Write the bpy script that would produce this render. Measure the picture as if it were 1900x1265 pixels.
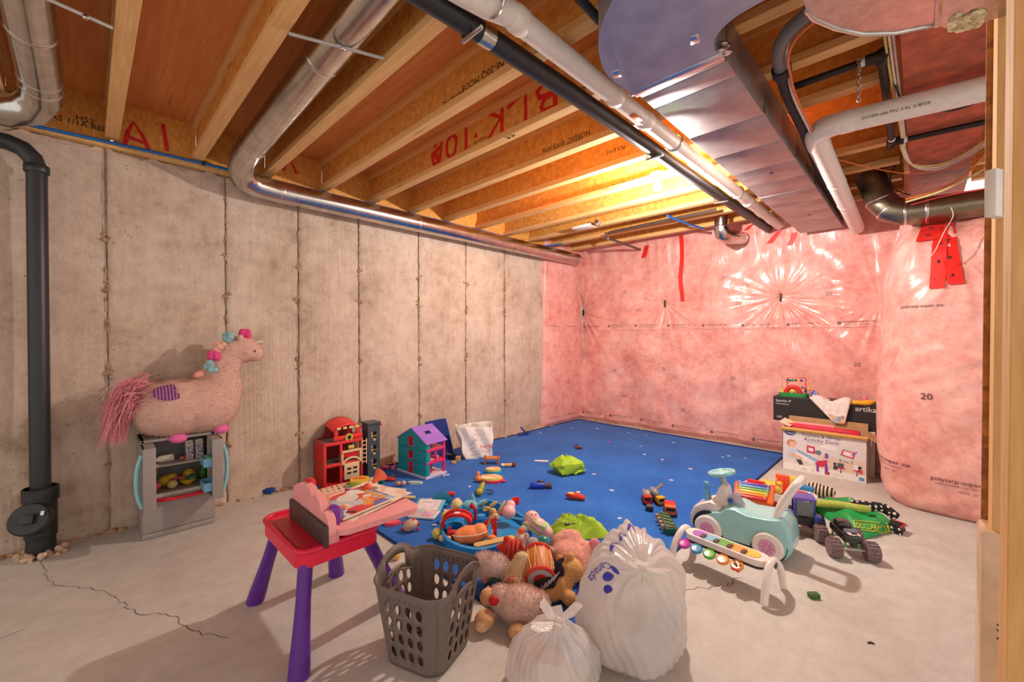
import bpy, bmesh, math, random
import numpy as np
from mathutils import Vector, Matrix, Euler
for o in list(bpy.data.objects): bpy.data.objects.remove(o)
random.seed(7); RNG=np.random.RandomState(5)
SC=bpy.context.scene
# ------------------------------------------------------------------ camera
CAMX,CAMZ,FPX,YAW,PIT=3.57,1.2,773.4,.77563,.0103
cd=bpy.data.cameras.new('camera'); cam=bpy.data.objects.new('camera',cd); SC.collection.objects.link(cam)
cd.sensor_width=36; cd.lens=FPX/1900*36; cd.clip_start=.02
cam.location=(CAMX,0,CAMZ); cam.rotation_euler=(math.pi/2-PIT,0,YAW)
SC.camera=cam
# ------------------------------------------------------------------ light
W=bpy.data.worlds.new('world'); SC.world=W; W.use_nodes=True
W.node_tree.nodes['Background'].inputs[0].default_value=(1,.95,.90,1)
W.node_tree.nodes['Background'].inputs[1].default_value=.97
BULB=(2.19,2.93,2.305); BULB_W=142
SC.view_settings.view_transform='Standard'; SC.view_settings.look='None'
SC.view_settings.exposure=.2; SC.view_settings.gamma=1; SC.view_settings.use_curve_mapping=False
# ------------------------------------------------------------------ helpers
def ray(px,py):
    a=(px-950)/FPX; b=(py-632.5)/FPX
    cp,sp=math.cos(PIT),math.sin(PIT); cy,sy=math.cos(YAW),math.sin(YAW)
    yy=cp*b+sp; zz=-sp*b+cp
    return Vector((cy*a-sy*zz, sy*a+cy*zz, -yy))
def at(px,py,z=0.0):
    """point of the horizontal plane at height z that the photograph shows at a pixel"""
    r=ray(px,py); return Vector((CAMX,0,CAMZ))+r*((z-CAMZ)/r.z)
def aty(px,py,y):
    r=ray(px,py); return Vector((CAMX,0,CAMZ))+r*(y/r.y)
def atx(px,py,x):
    r=ray(px,py); return Vector((CAMX,0,CAMZ))+r*((x-CAMX)/r.x)
def lin(c):
    return tuple((v/12.92 if v<=.04045 else ((v+.055)/1.055)**2.4) for v in [x/255 for x in c])+(1,)
MATS={}
def nodes_of(name):
    m=bpy.data.materials.new(name); m.use_nodes=True
    nt=m.node_tree; return m,nt,nt.nodes['Principled BSDF']
def N(nt,t,**k):
    n=nt.nodes.new(t)
    for a,b in k.items():
        if a.startswith('i_'):
            n.inputs[a[2:].replace('_',' ')].default_value=b
        else: setattr(n,a,b)
    return n
def coords(nt,scale=(1,1,1),kind='Object'):
    t=N(nt,'ShaderNodeTexCoord'); mp=N(nt,'ShaderNodeMapping'); mp.inputs['Scale'].default_value=scale
    nt.links.new(t.outputs[kind],mp.inputs[0]); return mp.outputs[0]
def ramp(nt,src,stops,const=False):
    r=N(nt,'ShaderNodeValToRGB'); cr=r.color_ramp
    if const: cr.interpolation='CONSTANT'
    while len(cr.elements)<len(stops): cr.elements.new(.5)
    for e,(p,c) in zip(cr.elements,stops): e.position=p; e.color=lin(c) if len(c)==3 else c
    nt.links.new(src,r.inputs[0]); return r.outputs[0]
def mixc(nt,fac,a,b,mode='MIX'):
    m=N(nt,'ShaderNodeMix',data_type='RGBA',blend_type=mode)
    for sock,v in ((m.inputs[0],fac),(m.inputs[6],a),(m.inputs[7],b)):
        if isinstance(v,(int,float)): sock.default_value=v
        elif isinstance(v,tuple): sock.default_value=v
        else: nt.links.new(v,sock)
    return m.outputs[2]
def bump(nt,p,h,strength=.3,dist=.01,into='Normal'):
    b=N(nt,'ShaderNodeBump'); b.inputs['Strength'].default_value=strength; b.inputs['Distance'].default_value=dist
    nt.links.new(h,b.inputs['Height']); nt.links.new(b.outputs[0],p.inputs[into])
def noise(nt,vec,scale,detail=4,rough=.6):
    n=N(nt,'ShaderNodeTexNoise'); n.inputs['Scale'].default_value=scale; n.inputs['Detail'].default_value=detail; n.inputs['Roughness'].default_value=rough
    nt.links.new(vec,n.inputs['Vector']); return n.outputs[0]
def M(name,c,rough=.5,metal=0,var=.06,scale=30,bmp=0,coat=0,bscale=None):
    """plain procedural material: a colour with a fine mottle"""
    key=(name,)
    if key in MATS: return MATS[key]
    m,nt,p=nodes_of(name); v=coords(nt)
    n=noise(nt,v,scale)
    lo=tuple(x*(1-var) for x in c); hi=tuple(min(255,x*(1+var)) for x in c)
    nt.links.new(ramp(nt,n,[(.3,lo),(.7,hi)]),p.inputs['Base Color'])
    p.inputs['Roughness'].default_value=rough; p.inputs['Metallic'].default_value=metal
    if coat: p.inputs['Coat Weight'].default_value=coat; p.inputs['Coat Roughness'].default_value=.12
    if bmp: bump(nt,p,noise(nt,v,bscale or scale*4),bmp,.004)
    MATS[key]=m; return m
def PL(c,rough=.38): return M('plastic_%d_%d_%d'%tuple(c),c,rough,var=.03)
def FAB(c,sc=160,b=.6): return M('plush_%d_%d_%d'%tuple(c),c,.95,var=.1,scale=sc,bmp=b)
def PRINT(name,cols,scale=20,rough=.5,stretch=(1,1,1)):
    if name in MATS: return MATS[name]
    m,nt,p=nodes_of(name); v=coords(nt,stretch)
    w=N(nt,'ShaderNodeTexVoronoi'); w.inputs['Scale'].default_value=scale; w.inputs['Randomness'].default_value=1
    nv=N(nt,'ShaderNodeTexNoise'); nv.inputs['Scale'].default_value=scale*.8; nt.links.new(v,nv.inputs['Vector'])
    mx=N(nt,'ShaderNodeMix',data_type='VECTOR'); mx.inputs[0].default_value=.12; nt.links.new(v,mx.inputs[4]); nt.links.new(nv.outputs['Color'],mx.inputs[5])
    nt.links.new(mx.outputs[1],w.inputs['Vector'])
    s=N(nt,'ShaderNodeSeparateColor'); nt.links.new(w.outputs['Color'],s.inputs[0])
    k=len(cols); nt.links.new(ramp(nt,s.outputs[0],[(i/k,c) for i,c in enumerate(cols)],True),p.inputs['Base Color'])
    p.inputs['Roughness'].default_value=rough; MATS[name]=m; return m
class MB:
    def __init__(s): s.v=[]; s.f=[]; s.X=Matrix.Identity(4)
    def add(s,vs,fs):
        b=len(s.v); s.v+=[tuple(s.X@Vector(v)) for v in vs]; s.f+=[tuple(i+b for i in f) for f in fs]; return s
    def box(s,c,d,bev=0,rot=None,seg=2):
        bm=bmesh.new(); bmesh.ops.create_cube(bm,size=1)
        for v in bm.verts: v.co=Vector((v.co.x*d[0],v.co.y*d[1],v.co.z*d[2]))
        if bev: bmesh.ops.bevel(bm,geom=bm.edges[:],offset=min(bev,min(d)*.49),segments=seg,profile=.5,affect='EDGES')
        R=Matrix.Translation(c)@(Euler(rot).to_matrix().to_4x4() if rot else Matrix.Identity(4))
        bm.verts.index_update()
        s.add([R@v.co for v in bm.verts],[[v.index for v in f.verts] for f in bm.faces]); bm.free(); return s
    def ell(s,c,r,n=16,m=10,rot=None):
        if isinstance(r,(int,float)): r=(r,r,r)
        R=Matrix.Translation(c)@(Euler(rot).to_matrix().to_4x4() if rot else Matrix.Identity(4))
        vs=[R@Vector((0,0,-r[2]))];fs=[]
        for j in range(1,m):
            t=-math.pi/2+math.pi*j/m
            for i in range(n):
                a=2*math.pi*i/n; vs.append(R@Vector((r[0]*math.cos(t)*math.cos(a),r[1]*math.cos(t)*math.sin(a),r[2]*math.sin(t))))
        vs.append(R@Vector((0,0,r[2]))); T=len(vs)-1
        for i in range(n):
            fs.append((0,1+(i+1)%n,1+i)); fs.append((T,1+(m-2)*n+i,1+(m-2)*n+(i+1)%n))
            for j in range(m-2):
                a=1+j*n+i;b=1+j*n+(i+1)%n; fs.append((a,b,b+n,a+n))
        return s.add(vs,fs)
    def tube(s,pts,r,n=12,cap=True,closed=False,flat=None):
        P=[Vector(p) for p in pts]; k=len(P)
        rs=r if isinstance(r,(list,tuple)) else [r]*k
        vs=[];fs=[];up=None
        for i in range(k):
            if closed: t=(P[(i+1)%k]-P[i-1]).normalized()
            else: t=((P[min(i+1,k-1)]-P[i]).normalized()+(P[i]-P[max(i-1,0)]).normalized())
            t=t.normalized() if t.length>1e-9 else Vector((0,0,1))
            if up is None:
                up=Vector((0,0,1)) if abs(t.z)<.9 else Vector((1,0,0))
                if flat: up=Vector(flat)
            a=(up-t*up.dot(t))
            a=a.normalized() if a.length>1e-6 else t.orthogonal().normalized()
            b=t.cross(a); up=a
            # widen the ring at a mitre so a bend keeps its diameter
            w=1.0
            if 0<i<k-1:
                d1=(P[i]-P[i-1]).normalized(); w=1/max(.6,abs(d1.dot(t)))
            for j in range(n):
                q=2*math.pi*j/n; vs.append(P[i]+(a*math.cos(q)*(.12 if flat else 1)+b*math.sin(q))*rs[i]*(w if not flat else 1))
        for i in range(k if closed else k-1):
            for j in range(n):
                A=i*n+j;B=i*n+(j+1)%n;C_=((i+1)%k)*n; fs.append((A,B,C_+(j+1)%n,C_+j))
        if cap and not closed: fs+=[tuple(range(n))[::-1],tuple((k-1)*n+j for j in range(n))]
        return s.add(vs,fs)
    def lathe(s,prof,n=24,c=(0,0,0),rot=None,cap=True):
        R=Matrix.Translation(c)@(Euler(rot).to_matrix().to_4x4() if rot else Matrix.Identity(4))
        vs=[R@Vector((r*math.cos(2*math.pi*j/n),r*math.sin(2*math.pi*j/n),z)) for r,z in prof for j in range(n)]
        k=len(prof); fs=[(i*n+j,i*n+(j+1)%n,(i+1)*n+(j+1)%n,(i+1)*n+j) for i in range(k-1) for j in range(n)]
        if cap: fs+=[tuple(range(n))[::-1],tuple((k-1)*n+j for j in range(n))]
        return s.add(vs,fs)
    def prism(s,poly,h,c=(0,0,0),rot=None):
        """polygon in xy pushed up h along z, then rotated and moved"""
        R=Matrix.Translation(c)@(Euler(rot).to_matrix().to_4x4() if rot else Matrix.Identity(4))
        n=len(poly); vs=[R@Vector((x,y,0)) for x,y in poly]+[R@Vector((x,y,h)) for x,y in poly]
        return s.add(vs,[tuple(range(n))[::-1],tuple(range(n,2*n))]+[(i,(i+1)%n,n+(i+1)%n,n+i) for i in range(n)])
    def grid(s,fn,nu,nv):
        vs=[fn(i/nu,j/nv) for j in range(nv+1) for i in range(nu+1)]
        return s.add(vs,[(j*(nu+1)+i,j*(nu+1)+i+1,(j+1)*(nu+1)+i+1,(j+1)*(nu+1)+i) for j in range(nv) for i in range(nu)])
    def mesh(s,name):
        me=bpy.data.meshes.new(name); me.from_pydata(s.v,[],s.f); me.update(); return me
    def build(s,name,mat,parent=None,smooth=True,ang=40,fix=True):
        me=s.mesh(name)
        if fix:
            bm=bmesh.new(); bm.from_mesh(me); bmesh.ops.recalc_face_normals(bm,faces=bm.faces); bm.to_mesh(me); bm.free()
        if smooth:
            me.polygons.foreach_set('use_smooth',[True]*len(me.polygons)); me.set_sharp_from_angle(angle=math.radians(ang))
        me.materials.append(mat)
        o=bpy.data.objects.new(name,me); SC.collection.objects.link(o)
        if parent: o.parent=parent
        return o
def tag(o,label=None,cat=None,group=None,kind=None):
    if label: o['label']=label
    if cat: o['category']=cat
    if group: o['group']=group
    if kind: o['kind']=kind
    return o
def thing(name,label,cat,loc=(0,0,0),rz=0,group=None,rot=None):
    o=bpy.data.objects.new(name,None); SC.collection.objects.link(o); o.empty_display_size=.05
    o.location=loc; o.rotation_euler=rot if rot else (0,0,rz); return tag(o,label,cat,group)
def struct(name,mb,mat,**k): return tag(mb.build(name,mat,**k),kind='structure')
def arc(cx,cy,r,a0,a1,n):
    return [(cx+r*math.cos(math.radians(a0+(a1-a0)*i/n)),cy+r*math.sin(math.radians(a0+(a1-a0)*i/n))) for i in range(n+1)]
def rrect(w,h,r,n=4):
    return arc(w/2-r,h/2-r,r,0,90,n)+arc(-w/2+r,h/2-r,r,90,180,n)+arc(-w/2+r,-h/2+r,r,180,270,n)+arc(w/2-r,-h/2+r,r,270,360,n)
def bez(pts,n=8):
    """smooth curve through points"""
    P=[Vector(p) for p in pts]; out=[]
    for i in range(len(P)-1):
        a=P[max(i-1,0)];b=P[i];c=P[i+1];d=P[min(i+2,len(P)-1)]
        for k in range(n):
            t=k/n; out.append(.5*((2*b)+(c-a)*t+(2*a-5*b+4*c-d)*t*t+(3*b-a-3*c+d)*t**3))
    out.append(P[-1]); return out
TXT={}
def textmesh(s):
    if s not in TXT:
        cu=bpy.data.curves.new('t','FONT'); cu.body=s; cu.size=1; cu.resolution_u=2
        ob=bpy.data.objects.new('t',cu); SC.collection.objects.link(ob)
        me=bpy.data.meshes.new_from_object(ob.evaluated_get(bpy.context.evaluated_depsgraph_get()))
        TXT[s]=([tuple(v.co) for v in me.vertices],[tuple(p.vertices) for p in me.polygons],max([v.co.x for v in me.vertices]+[.01]))
        bpy.data.objects.remove(ob); bpy.data.curves.remove(cu); bpy.data.meshes.remove(me)
    return TXT[s]
def write(mb,s,fn,size,bold=0):
    """lettering laid on a surface: fn(u,v) maps the flat text (metres) to a point"""
    vs,fs,w=textmesh(s)
    mb.add([fn(x*size,y*size) for x,y,_ in vs],fs)
def strokes(mb,lines,fn,r,normal):
    for L in lines: mb.tube([fn(*p) for p in L],r,8,flat=normal)
def blob(name,mat,parent,ells,vox=.012,it=4,jit=0):
    """one continuous soft body grown from overlapping ellipsoids"""
    mb=MB()
    for e in ells: mb.ell(e[0],e[1],20,14,e[2] if len(e)>2 else None)
    o=mb.build(name,mat,parent)
    md=o.modifiers.new('r','REMESH'); md.mode='VOXEL'; md.voxel_size=vox; md.use_smooth_shade=True
    sm=o.modifiers.new('s','SMOOTH'); sm.iterations=it; sm.factor=.6
    dg=bpy.context.evaluated_depsgraph_get(); me=bpy.data.meshes.new_from_object(o.evaluated_get(dg))
    o.modifiers.clear(); o.data=me
    if not me.materials: me.materials.append(mat)
    if jit:
        for v in me.vertices: v.co+=v.normal*random.gauss(0,jit)
    return o
def fur(body,mat,n,L,parent,droop=(0,0,-.3),w=.0016,name='fur'):
    me=body.data; mb=MB(); A=np.array([p.area for p in me.polygons]); cs=np.cumsum(A/A.sum())
    for u in RNG.rand(n):
        p=me.polygons[int(min(np.searchsorted(cs,u),len(A)-1))]
        nn=(p.normal+Vector(RNG.randn(3)*.45)+Vector(droop)*RNG.rand()).normalized(); c=p.center+Vector(RNG.randn(3))*.002
        t=nn.orthogonal().normalized()*w; t2=nn.cross(t).normalized()*w; l=L*(.6+.7*RNG.rand())
        mb.add([c-t,c+t,c+nn*l*.6+t2*.5+Vector(droop)*l*.15,c+nn*l+Vector(droop)*l*.4],[(0,1,2),(0,2,3),(1,3,2)])
    return tag(mb.build(name,mat,parent,smooth=False,fix=False),kind='stuff')
# ------------------------------------------------------------------ surface materials
def concrete_wall():
    m,nt,p=nodes_of('cast_concrete'); v=coords(nt)
    big=noise(nt,v,2.1,7,.7); mid=noise(nt,v,9,7,.75); st=noise(nt,coords(nt,(9,9,.5)),4,5,.6)
    base=ramp(nt,big,[(.33,(146,118,98)),(.45,(197,172,152)),(.60,(222,202,184))])
    c=mixc(nt,.42,base,ramp(nt,mid,[(.3,(136,110,92)),(.52,(209,187,167)),(.75,(228,210,192))]))
    c=mixc(nt,.13,c,ramp(nt,st,[(.3,(142,116,96)),(.6,(215,194,172))]))
    pit=N(nt,'ShaderNodeTexVoronoi'); pit.inputs['Scale'].default_value=26; nt.links.new(v,pit.inputs['Vector'])
    pr=ramp(nt,pit.outputs['Distance'],[(.06,(0,0,0)),(.13,(255,255,255))])
    gate=ramp(nt,noise(nt,v,5,2),[(.52,(255,255,255)),(.6,(0,0,0))]); pr=mixc(nt,1.0,pr,gate,'LIGHTEN')
    c=mixc(nt,pr,lin((120,92,70)),c); nt.links.new(c,p.inputs['Base Color'])
    p.inputs['Roughness'].default_value=.92
    wv=N(nt,'ShaderNodeTexWave'); wv.inputs['Scale'].default_value=11; wv.inputs['Distortion'].default_value=7; wv.inputs['Detail'].default_value=1; wv.inputs['Detail Scale'].default_value=.8
    nt.links.new(coords(nt,(1,1,.16)),wv.inputs['Vector']); wv.bands_direction='Y'
    mask=ramp(nt,noise(nt,coords(nt,(1,1,.7)),1.1,1),[(.5,(0,0,0)),(.62,(150,150,150))])
    h=mixc(nt,.5,mixc(nt,1.0,wv.outputs[0],mask,'MULTIPLY'),pr,'ADD'); h=mixc(nt,.6,h,noise(nt,v,50,6,.7))
    bump(nt,p,h,.9,.012); return m
def concrete_floor():
    m,nt,p=nodes_of('floor_concrete'); v=coords(nt)
    c=mixc(nt,.5,ramp(nt,noise(nt,v,1.1,6,.6),[(.3,(170,163,154)),(.6,(205,200,192))]),ramp(nt,noise(nt,coords(nt,(1.4,1,1)),9,7,.75),[(.3,(172,165,156)),(.65,(210,205,198))]))
    c=mixc(nt,ramp(nt,noise(nt,v,2.3,2),[(.62,(0,0,0)),(.8,(110,110,110))]),c,lin((158,138,116)))
    nt.links.new(c,p.inputs['Base Color']); p.inputs['Roughness'].default_value=.62; p.inputs['Specular IOR Level'].default_value=.3
    bump(nt,p,noise(nt,v,90,4),.15,.004); return m
def wood(name,a,b,scale=(2,30,30),rough=.7,knots=True):
    m,nt,p=nodes_of(name); v=coords(nt,scale)
    n=noise(nt,v,2.2,6,.65); c=ramp(nt,n,[(.28,a),(.55,tuple((x+y)/2 for x,y in zip(a,b))),(.75,b)])
    if knots:
        k=noise(nt,coords(nt,tuple(s*.25 for s in scale)),5,2); c=mixc(nt,ramp(nt,k,[(.68,(0,0,0)),(.76,(255,255,255))]),c,lin(tuple(x*.62 for x in a)))
    nt.links.new(c,p.inputs['Base Color']); p.inputs['Roughness'].default_value=rough
    bump(nt,p,n,.15,.004); return m
def osb(name,a,b):
    m,nt,p=nodes_of(name); v=coords(nt,(1,3,1))
    w=N(nt,'ShaderNodeTexVoronoi'); w.inputs['Scale'].default_value=34; nt.links.new(v,w.inputs['Vector'])
    s=N(nt,'ShaderNodeSeparateColor'); nt.links.new(w.outputs['Color'],s.inputs[0])
    c=mixc(nt,.5,ramp(nt,s.outputs[0],[(0,a),(.5,tuple((x+y)/2 for x,y in zip(a,b))),(1,b)]),ramp(nt,noise(nt,coords(nt,(2,2,2)),14,6,.7),[(.3,a),(.7,b)]))
    nt.links.new(c,p.inputs['Base Color']); p.inputs['Roughness'].default_value=.75; bump(nt,p,s.outputs[0],.2,.003); return m
def insulation():
    m,nt,p=nodes_of('pink_insulation_under_film'); v=coords(nt)
    n=noise(nt,v,3.0,6,.7); n2=noise(nt,v,11,6,.75)
    c=mixc(nt,.5,ramp(nt,n,[(.28,(208,116,106)),(.48,(236,160,148)),(.68,(250,204,192))]),ramp(nt,n2,[(.3,(206,112,104)),(.5,(240,168,156)),(.75,(252,216,204))]))
    nt.links.new(c,p.inputs['Base Color']); p.inputs['Roughness'].default_value=.75
    p.inputs['Coat Weight'].default_value=.8; p.inputs['Coat Roughness'].default_value=.24; p.inputs['Coat IOR'].default_value=1.45
    mus=noise(nt,coords(nt,(1,1,.45)),9,3,.55)
    b=N(nt,'ShaderNodeBump'); b.inputs['Strength'].default_value=.35; b.inputs['Distance'].default_value=.02; nt.links.new(mus,b.inputs['Height']); nt.links.new(b.outputs[0],p.inputs['Coat Normal'])
    bump(nt,p,n2,.4,.01); return m
def galv(name,c=(190,188,184),rough=.3,sc=(4,4,4)):
    m,nt,p=nodes_of(name); n=noise(nt,coords(nt,sc),6,4)
    nt.links.new(ramp(nt,n,[(.3,tuple(x*.86 for x in c)),(.7,c)]),p.inputs['Base Color'])
    p.inputs['Metallic'].default_value=1; p.inputs['Roughness'].default_value=rough; bump(nt,p,n,.03,.006); return m
def carpet_mat():
    m,nt,p=nodes_of('blue_carpet'); v=coords(nt)
    c=mixc(nt,.45,ramp(nt,noise(nt,v,2.2,5,.6),[(.3,(20,76,166)),(.55,(34,108,204)),(.75,(60,134,220))]),ramp(nt,noise(nt,v,150,3),[(.3,(14,66,156)),(.7,(60,134,222))]))
    nt.links.new(c,p.inputs['Base Color']); p.inputs['Roughness'].default_value=1; p.inputs['Specular IOR Level'].default_value=.1
    p.inputs['Sheen Weight'].default_value=.15; bump(nt,p,noise(nt,v,220,3),.8,.006); return m
CW=concrete_wall(); CF=concrete_floor(); PINE=wood('pine_flange',(214,160,96),(240,196,136)); STUDW=wood('pine_stud',(206,150,86),(236,190,128),(26,26,2))
PLY=wood('fir_plywood',(208,128,66),(234,160,90),(1.2,14,14)); OSB=osb('osb_web',(200,128,50),(238,176,86)); INS=insulation()
GALV=galv('galvanised_steel',(212,208,202),.2,(2,2,2)); GALV2=galv('duct_sheet',(186,176,174),.5,(1.5,1.5,1.5)); FOIL=galv('foil_tape',(226,220,214),.24,(30,30,30))
ABS=M('black_abs_pipe',(38,40,42),.42,var=.1); PVC=M('white_pvc_pipe',(232,222,212),.4,var=.03); RED=M('red_spray_paint',(206,26,26),.6,var=.12,scale=60)
INK=M('black_print',(40,34,34),.6); TAPE=M('red_sheathing_tape',(226,44,38),.3,var=.06); RUST=M('red_primer_steel',(170,82,54),.65,var=.2,scale=12,bmp=.2)
WHITE=M('white_plastic',(238,232,224),.35,var=.02); BLACK=M('black_plastic',(28,26,26),.4,var=.1); PEXB=M('blue_pex',(20,104,186),.35)
# ================================================================== the room
mb=MB(); mb.box((2.6,1.6,-.06),(6.4,8.4,.12)); floor=struct('floor',mb,CF,smooth=False)
def crack(px):
    pts=[]
    for i in range(len(px)-1):
        a=at(*px[i]);b=at(*px[i+1]); n=max(2,int((b-a).length/.025))
        for k in range(n):
            q=a.lerp(b,k/n); pts.append((q.x+random.gauss(0,.006),q.y+random.gauss(0,.006),.0006))
    m_=MB()
    for i in range(len(pts)-1):
        a=Vector(pts[i]);b=Vector(pts[i+1]); t=(b-a).normalized(); s_=Vector((-t.y,t.x,0))*random.uniform(.0008,.002)
        m_.add([a-s_,a+s_,b+s_,b-s_],[(0,1,2,3)])
    m_.build('crack',M('crack_shadow',(92,84,76),.95),floor,smooth=False)
crack([(75,1040),(95,1085),(170,1092),(215,1105),(255,1140),(320,1140),(335,1160),(375,1176),(440,1180)])
crack([(1270,1095),(1330,1088),(1370,1080),(1400,1083)]); crack([(1350,1090),(1365,1072),(1372,1068)]); crack([(0,1185),(60,1160)])
# --- concrete wall: base and one cast panel per form board
mb=MB(); mb.box((-.14,1.6,1.175),(.24,8.2,2.35)); wl=struct('wall_left',mb,CW,smooth=False)
seams=[-1.1,-.5,.09,.703,1.195,1.7,2.32,2.921,3.52,4.25]
for i in range(len(seams)-1):
    y0,y1=seams[i]+.004,seams[i+1]-.004; off=random.uniform(-.006,.004); ph=random.uniform(0,9)
    def fn(u,v,y0=y0,y1=y1,off=off,ph=ph):
        y=y0+(y1-y0)*u; z=2.35*v; e=min(u,1-u)*(y1-y0)
        x=off+.004*math.sin(3*z+ph)+.003*math.sin(7*y+ph)-(.008 if e<.003 else 0)
        if v>.999: z+=.012*math.sin(23*y)+.008*math.sin(61*y+ph)-.012
        return (x,y,z)
    mb=MB(); mb.grid(fn,28,60); mb.build('concrete_panel',CW,wl)
for i,y in enumerate(seams[1:-1]):
    pts=[];rs=[]; z=.02
    while z<2.3:
        pts.append((.001+random.uniform(-.003,.003),y+random.gauss(0,.004),z)); rs.append(max(.0008,random.gauss(.002,.002))); z+=.03
    mb=MB(); mb.tube(pts,rs,6)
    for z in (.42,.98,1.5,1.78):
        for k in range(6): mb.ell((.0,y+random.gauss(0,.014),z+random.gauss(0,.02)),(.006,random.uniform(.006,.016),random.uniform(.006,.014)),8,6)
    mb.build('seam_ridge',M('seam_mortar',(160,130,104),.95,var=.25,scale=60,bmp=.5),wl)
mb=MB()
for k in range(240):
    y=random.uniform(-.6,4.0); mb.ell((random.uniform(.004,.05),y,random.uniform(0,.008)),(random.uniform(.006,.02),random.uniform(.008,.03),random.uniform(.004,.012)),7,5)
tag(mb.build('rubble',M('crumbled_concrete',(176,140,104),.95,var=.25,scale=50,bmp=.5)),'crumbled concrete bits along the foot of the concrete wall','rubble',None,'stuff')
# sill plate and rim boards on top of the concrete
mb=MB(); mb.box((-.03,2.0,2.371),(.14,7.4,.038),.002); mb.build('sill_plate',PINE,wl,smooth=False)
# --- ceiling: plywood sheets on I-joists
mb=MB(); mb.box((2.45,1.6,2.70),(5.4,7.6,.06)); ceil=struct('ceiling',mb,PLY,smooth=False)
for ix in range(3):
    for iy in range(8):
        x0=-.1+ix*2.44-(1.22 if iy%2 else 0); y0=-2.05+iy*.95
        if x0>5: continue
        xa,xb=max(x0,-.1)+.002,min(x0+2.44,5.1)-.002
        if xb-xa<.1: continue
        mb=MB(); mb.box(((xa+xb)/2,y0+.475,2.654),(xb-xa,.946,.024)); mb.build('plywood_sheet',PLY,ceil,smooth=False)
JY=[-1.11,-.69,-.271,.148,.567,.986,1.405,1.83,2.245,2.655,3.09,3.53,3.96,4.38,4.80]
joists=[]
def ijoist(x0,x1,yr):
    yc=yr-.032; mb=MB(); mb.box(((x0+x1)/2,yc,2.52),(x1-x0,.0095,.17)); j=mb.build('i_joist',OSB,ceil,smooth=False)
    for z in (2.419,2.622):
        mb=MB(); mb.box(((x0+x1)/2,yc,z),(x1-x0,.064,.038),.002); mb.build('flange',PINE,j,smooth=False)
    return j
for i,y in enumerate(JY):
    joists.append(ijoist(.03,3.46,y)); 
    if y>.3: ijoist(3.84,5.0,y)
for i in range(len(JY)-1):
    a,b=JY[i]-.026,JY[i+1]-.038
    mb=MB(); mb.box((.014,(a+b)/2,2.516),(.028,b-a,.25)); mb.build('rim_board',OSB,ceil,smooth=False)
# spray-painted marks (upside down, as they stand) and mill stamps on the joist webs
def web_fn(i,x,z,flip=True):
    y=JY[i]-.032-.0058; s=-1 if flip else 1
    return lambda u,v:(x+s*u,y,z+s*v)
B_=[[(0,0),(0,1)],[(0,1),(.35,.95),(.42,.75),(.3,.55),(0,.5)],[(0,.5),(.45,.45),(.55,.22),(.4,.02),(0,0)]]
L_=[[(0,1.05),(0,0),(.35,.05),(.6,.2)]]; K_=[[(0,0),(0,1.1)],[(.6,1.1),(.05,.4),(.55,-.05)]]; D_=[[(0,.6),(.12,.6)]]
ONE=[[(0,-.1),(0,1)]]; O_=[[(.2,0),(0,.3),(.05,.8),(.25,1),(.45,.75),(.45,.25),(.2,0)]]
FOUR=[[(.0,.1),(.1,1)],[(.1,1),(.4,.9),(.5,.45),(.1,.3)],[(.2,.9),(.25,.3),(.45,.6),(.2,.6)],[(.3,.2),(.4,-.2)],[(.12,.8),(.4,.5)]]
p0=aty(1030,176,JY[7]-.038); p1=aty(805,300,JY[7]-.038); w=(p0.x-p1.x)
mb=MB(); hgt=.165
for L,px in ((B_,0),(L_,.19),(K_,.36),(D_,.56),(ONE,.66),(O_,.75),(FOUR,.9)):
    fn=web_fn(7,p0.x-px*w*1.02,2.605); strokes(mb,[[(a*.24,b*hgt-.01) for a,b in l] for l in L],fn,.0155,(0,1,0))
mb.build('spray_paint',RED,joists[7])
def stamp(i,px,py,s,size,flip=True):
    p=aty(px,py,JY[i]-.038); mb=MB(); f_=web_fn(i,p.x,p.z,flip); write(mb,s,f_,size); mb.build('mill_stamp',INK,joists[i],smooth=False,fix=False)
stamp(6,935,108,'NI-20Q MODE',.05); stamp(6,860,165,'Nordic HL',.04); stamp(6,985,70,'0176',.04)
stamp(7,960,235,'CE',.07); stamp(7,905,250,'1324-CPD 0833',.022); stamp(7,1010,205,'CCMC 12345-R',.026); stamp(7,1100,150,'NI-80',.03)
stamp(8,1095,240,'NORDIC  EWS-APA',.045); stamp(8,1080,255,'LAM STJ',.036); stamp(7,1075,110,'EWS 185',.03)
stamp(9,1160,268,'PL5 EWS',.04); stamp(6,1075,35,'CE 0178',.07); stamp(10,1180,330,'NORDIC EWS',.045,True); stamp(7,790,318,'NORDIC LAM',.018)
stamp(8,1535,80,'111 TT',.05); stamp(4,300,205,'P-51  EWS',.02)
mb=MB()
for px,py,L in ((230,272,[(0,-.01),(.02,.10),(.045,.165),(.09,.09),(.13,-.02)]),(232,272,[(.015,.065),(.1,.05)]),(310,280,[(0,0),(-.02,.17)]),(525,325,[(0,.04),(.05,.14),(.1,.04)])):
    p=atx(px,py,.03); mb.tube([(.031,p.y+a,p.z+b) for a,b in L],.011,8,flat=(1,0,0))
mb.build('spray_paint',RED,ceil)
for px,py,s in ((75,215,'MAS 1/1A REN'),(140,222,'H52'),(620,368,'CE 12345')):
    p=atx(px,py,.0285); mb=MB(); write(mb,s,lambda u,v,p=p:(.0295,p.y+u,p.z+v),.045); mb.build('mill_stamp',INK,ceil,smooth=False,fix=False)
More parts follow.
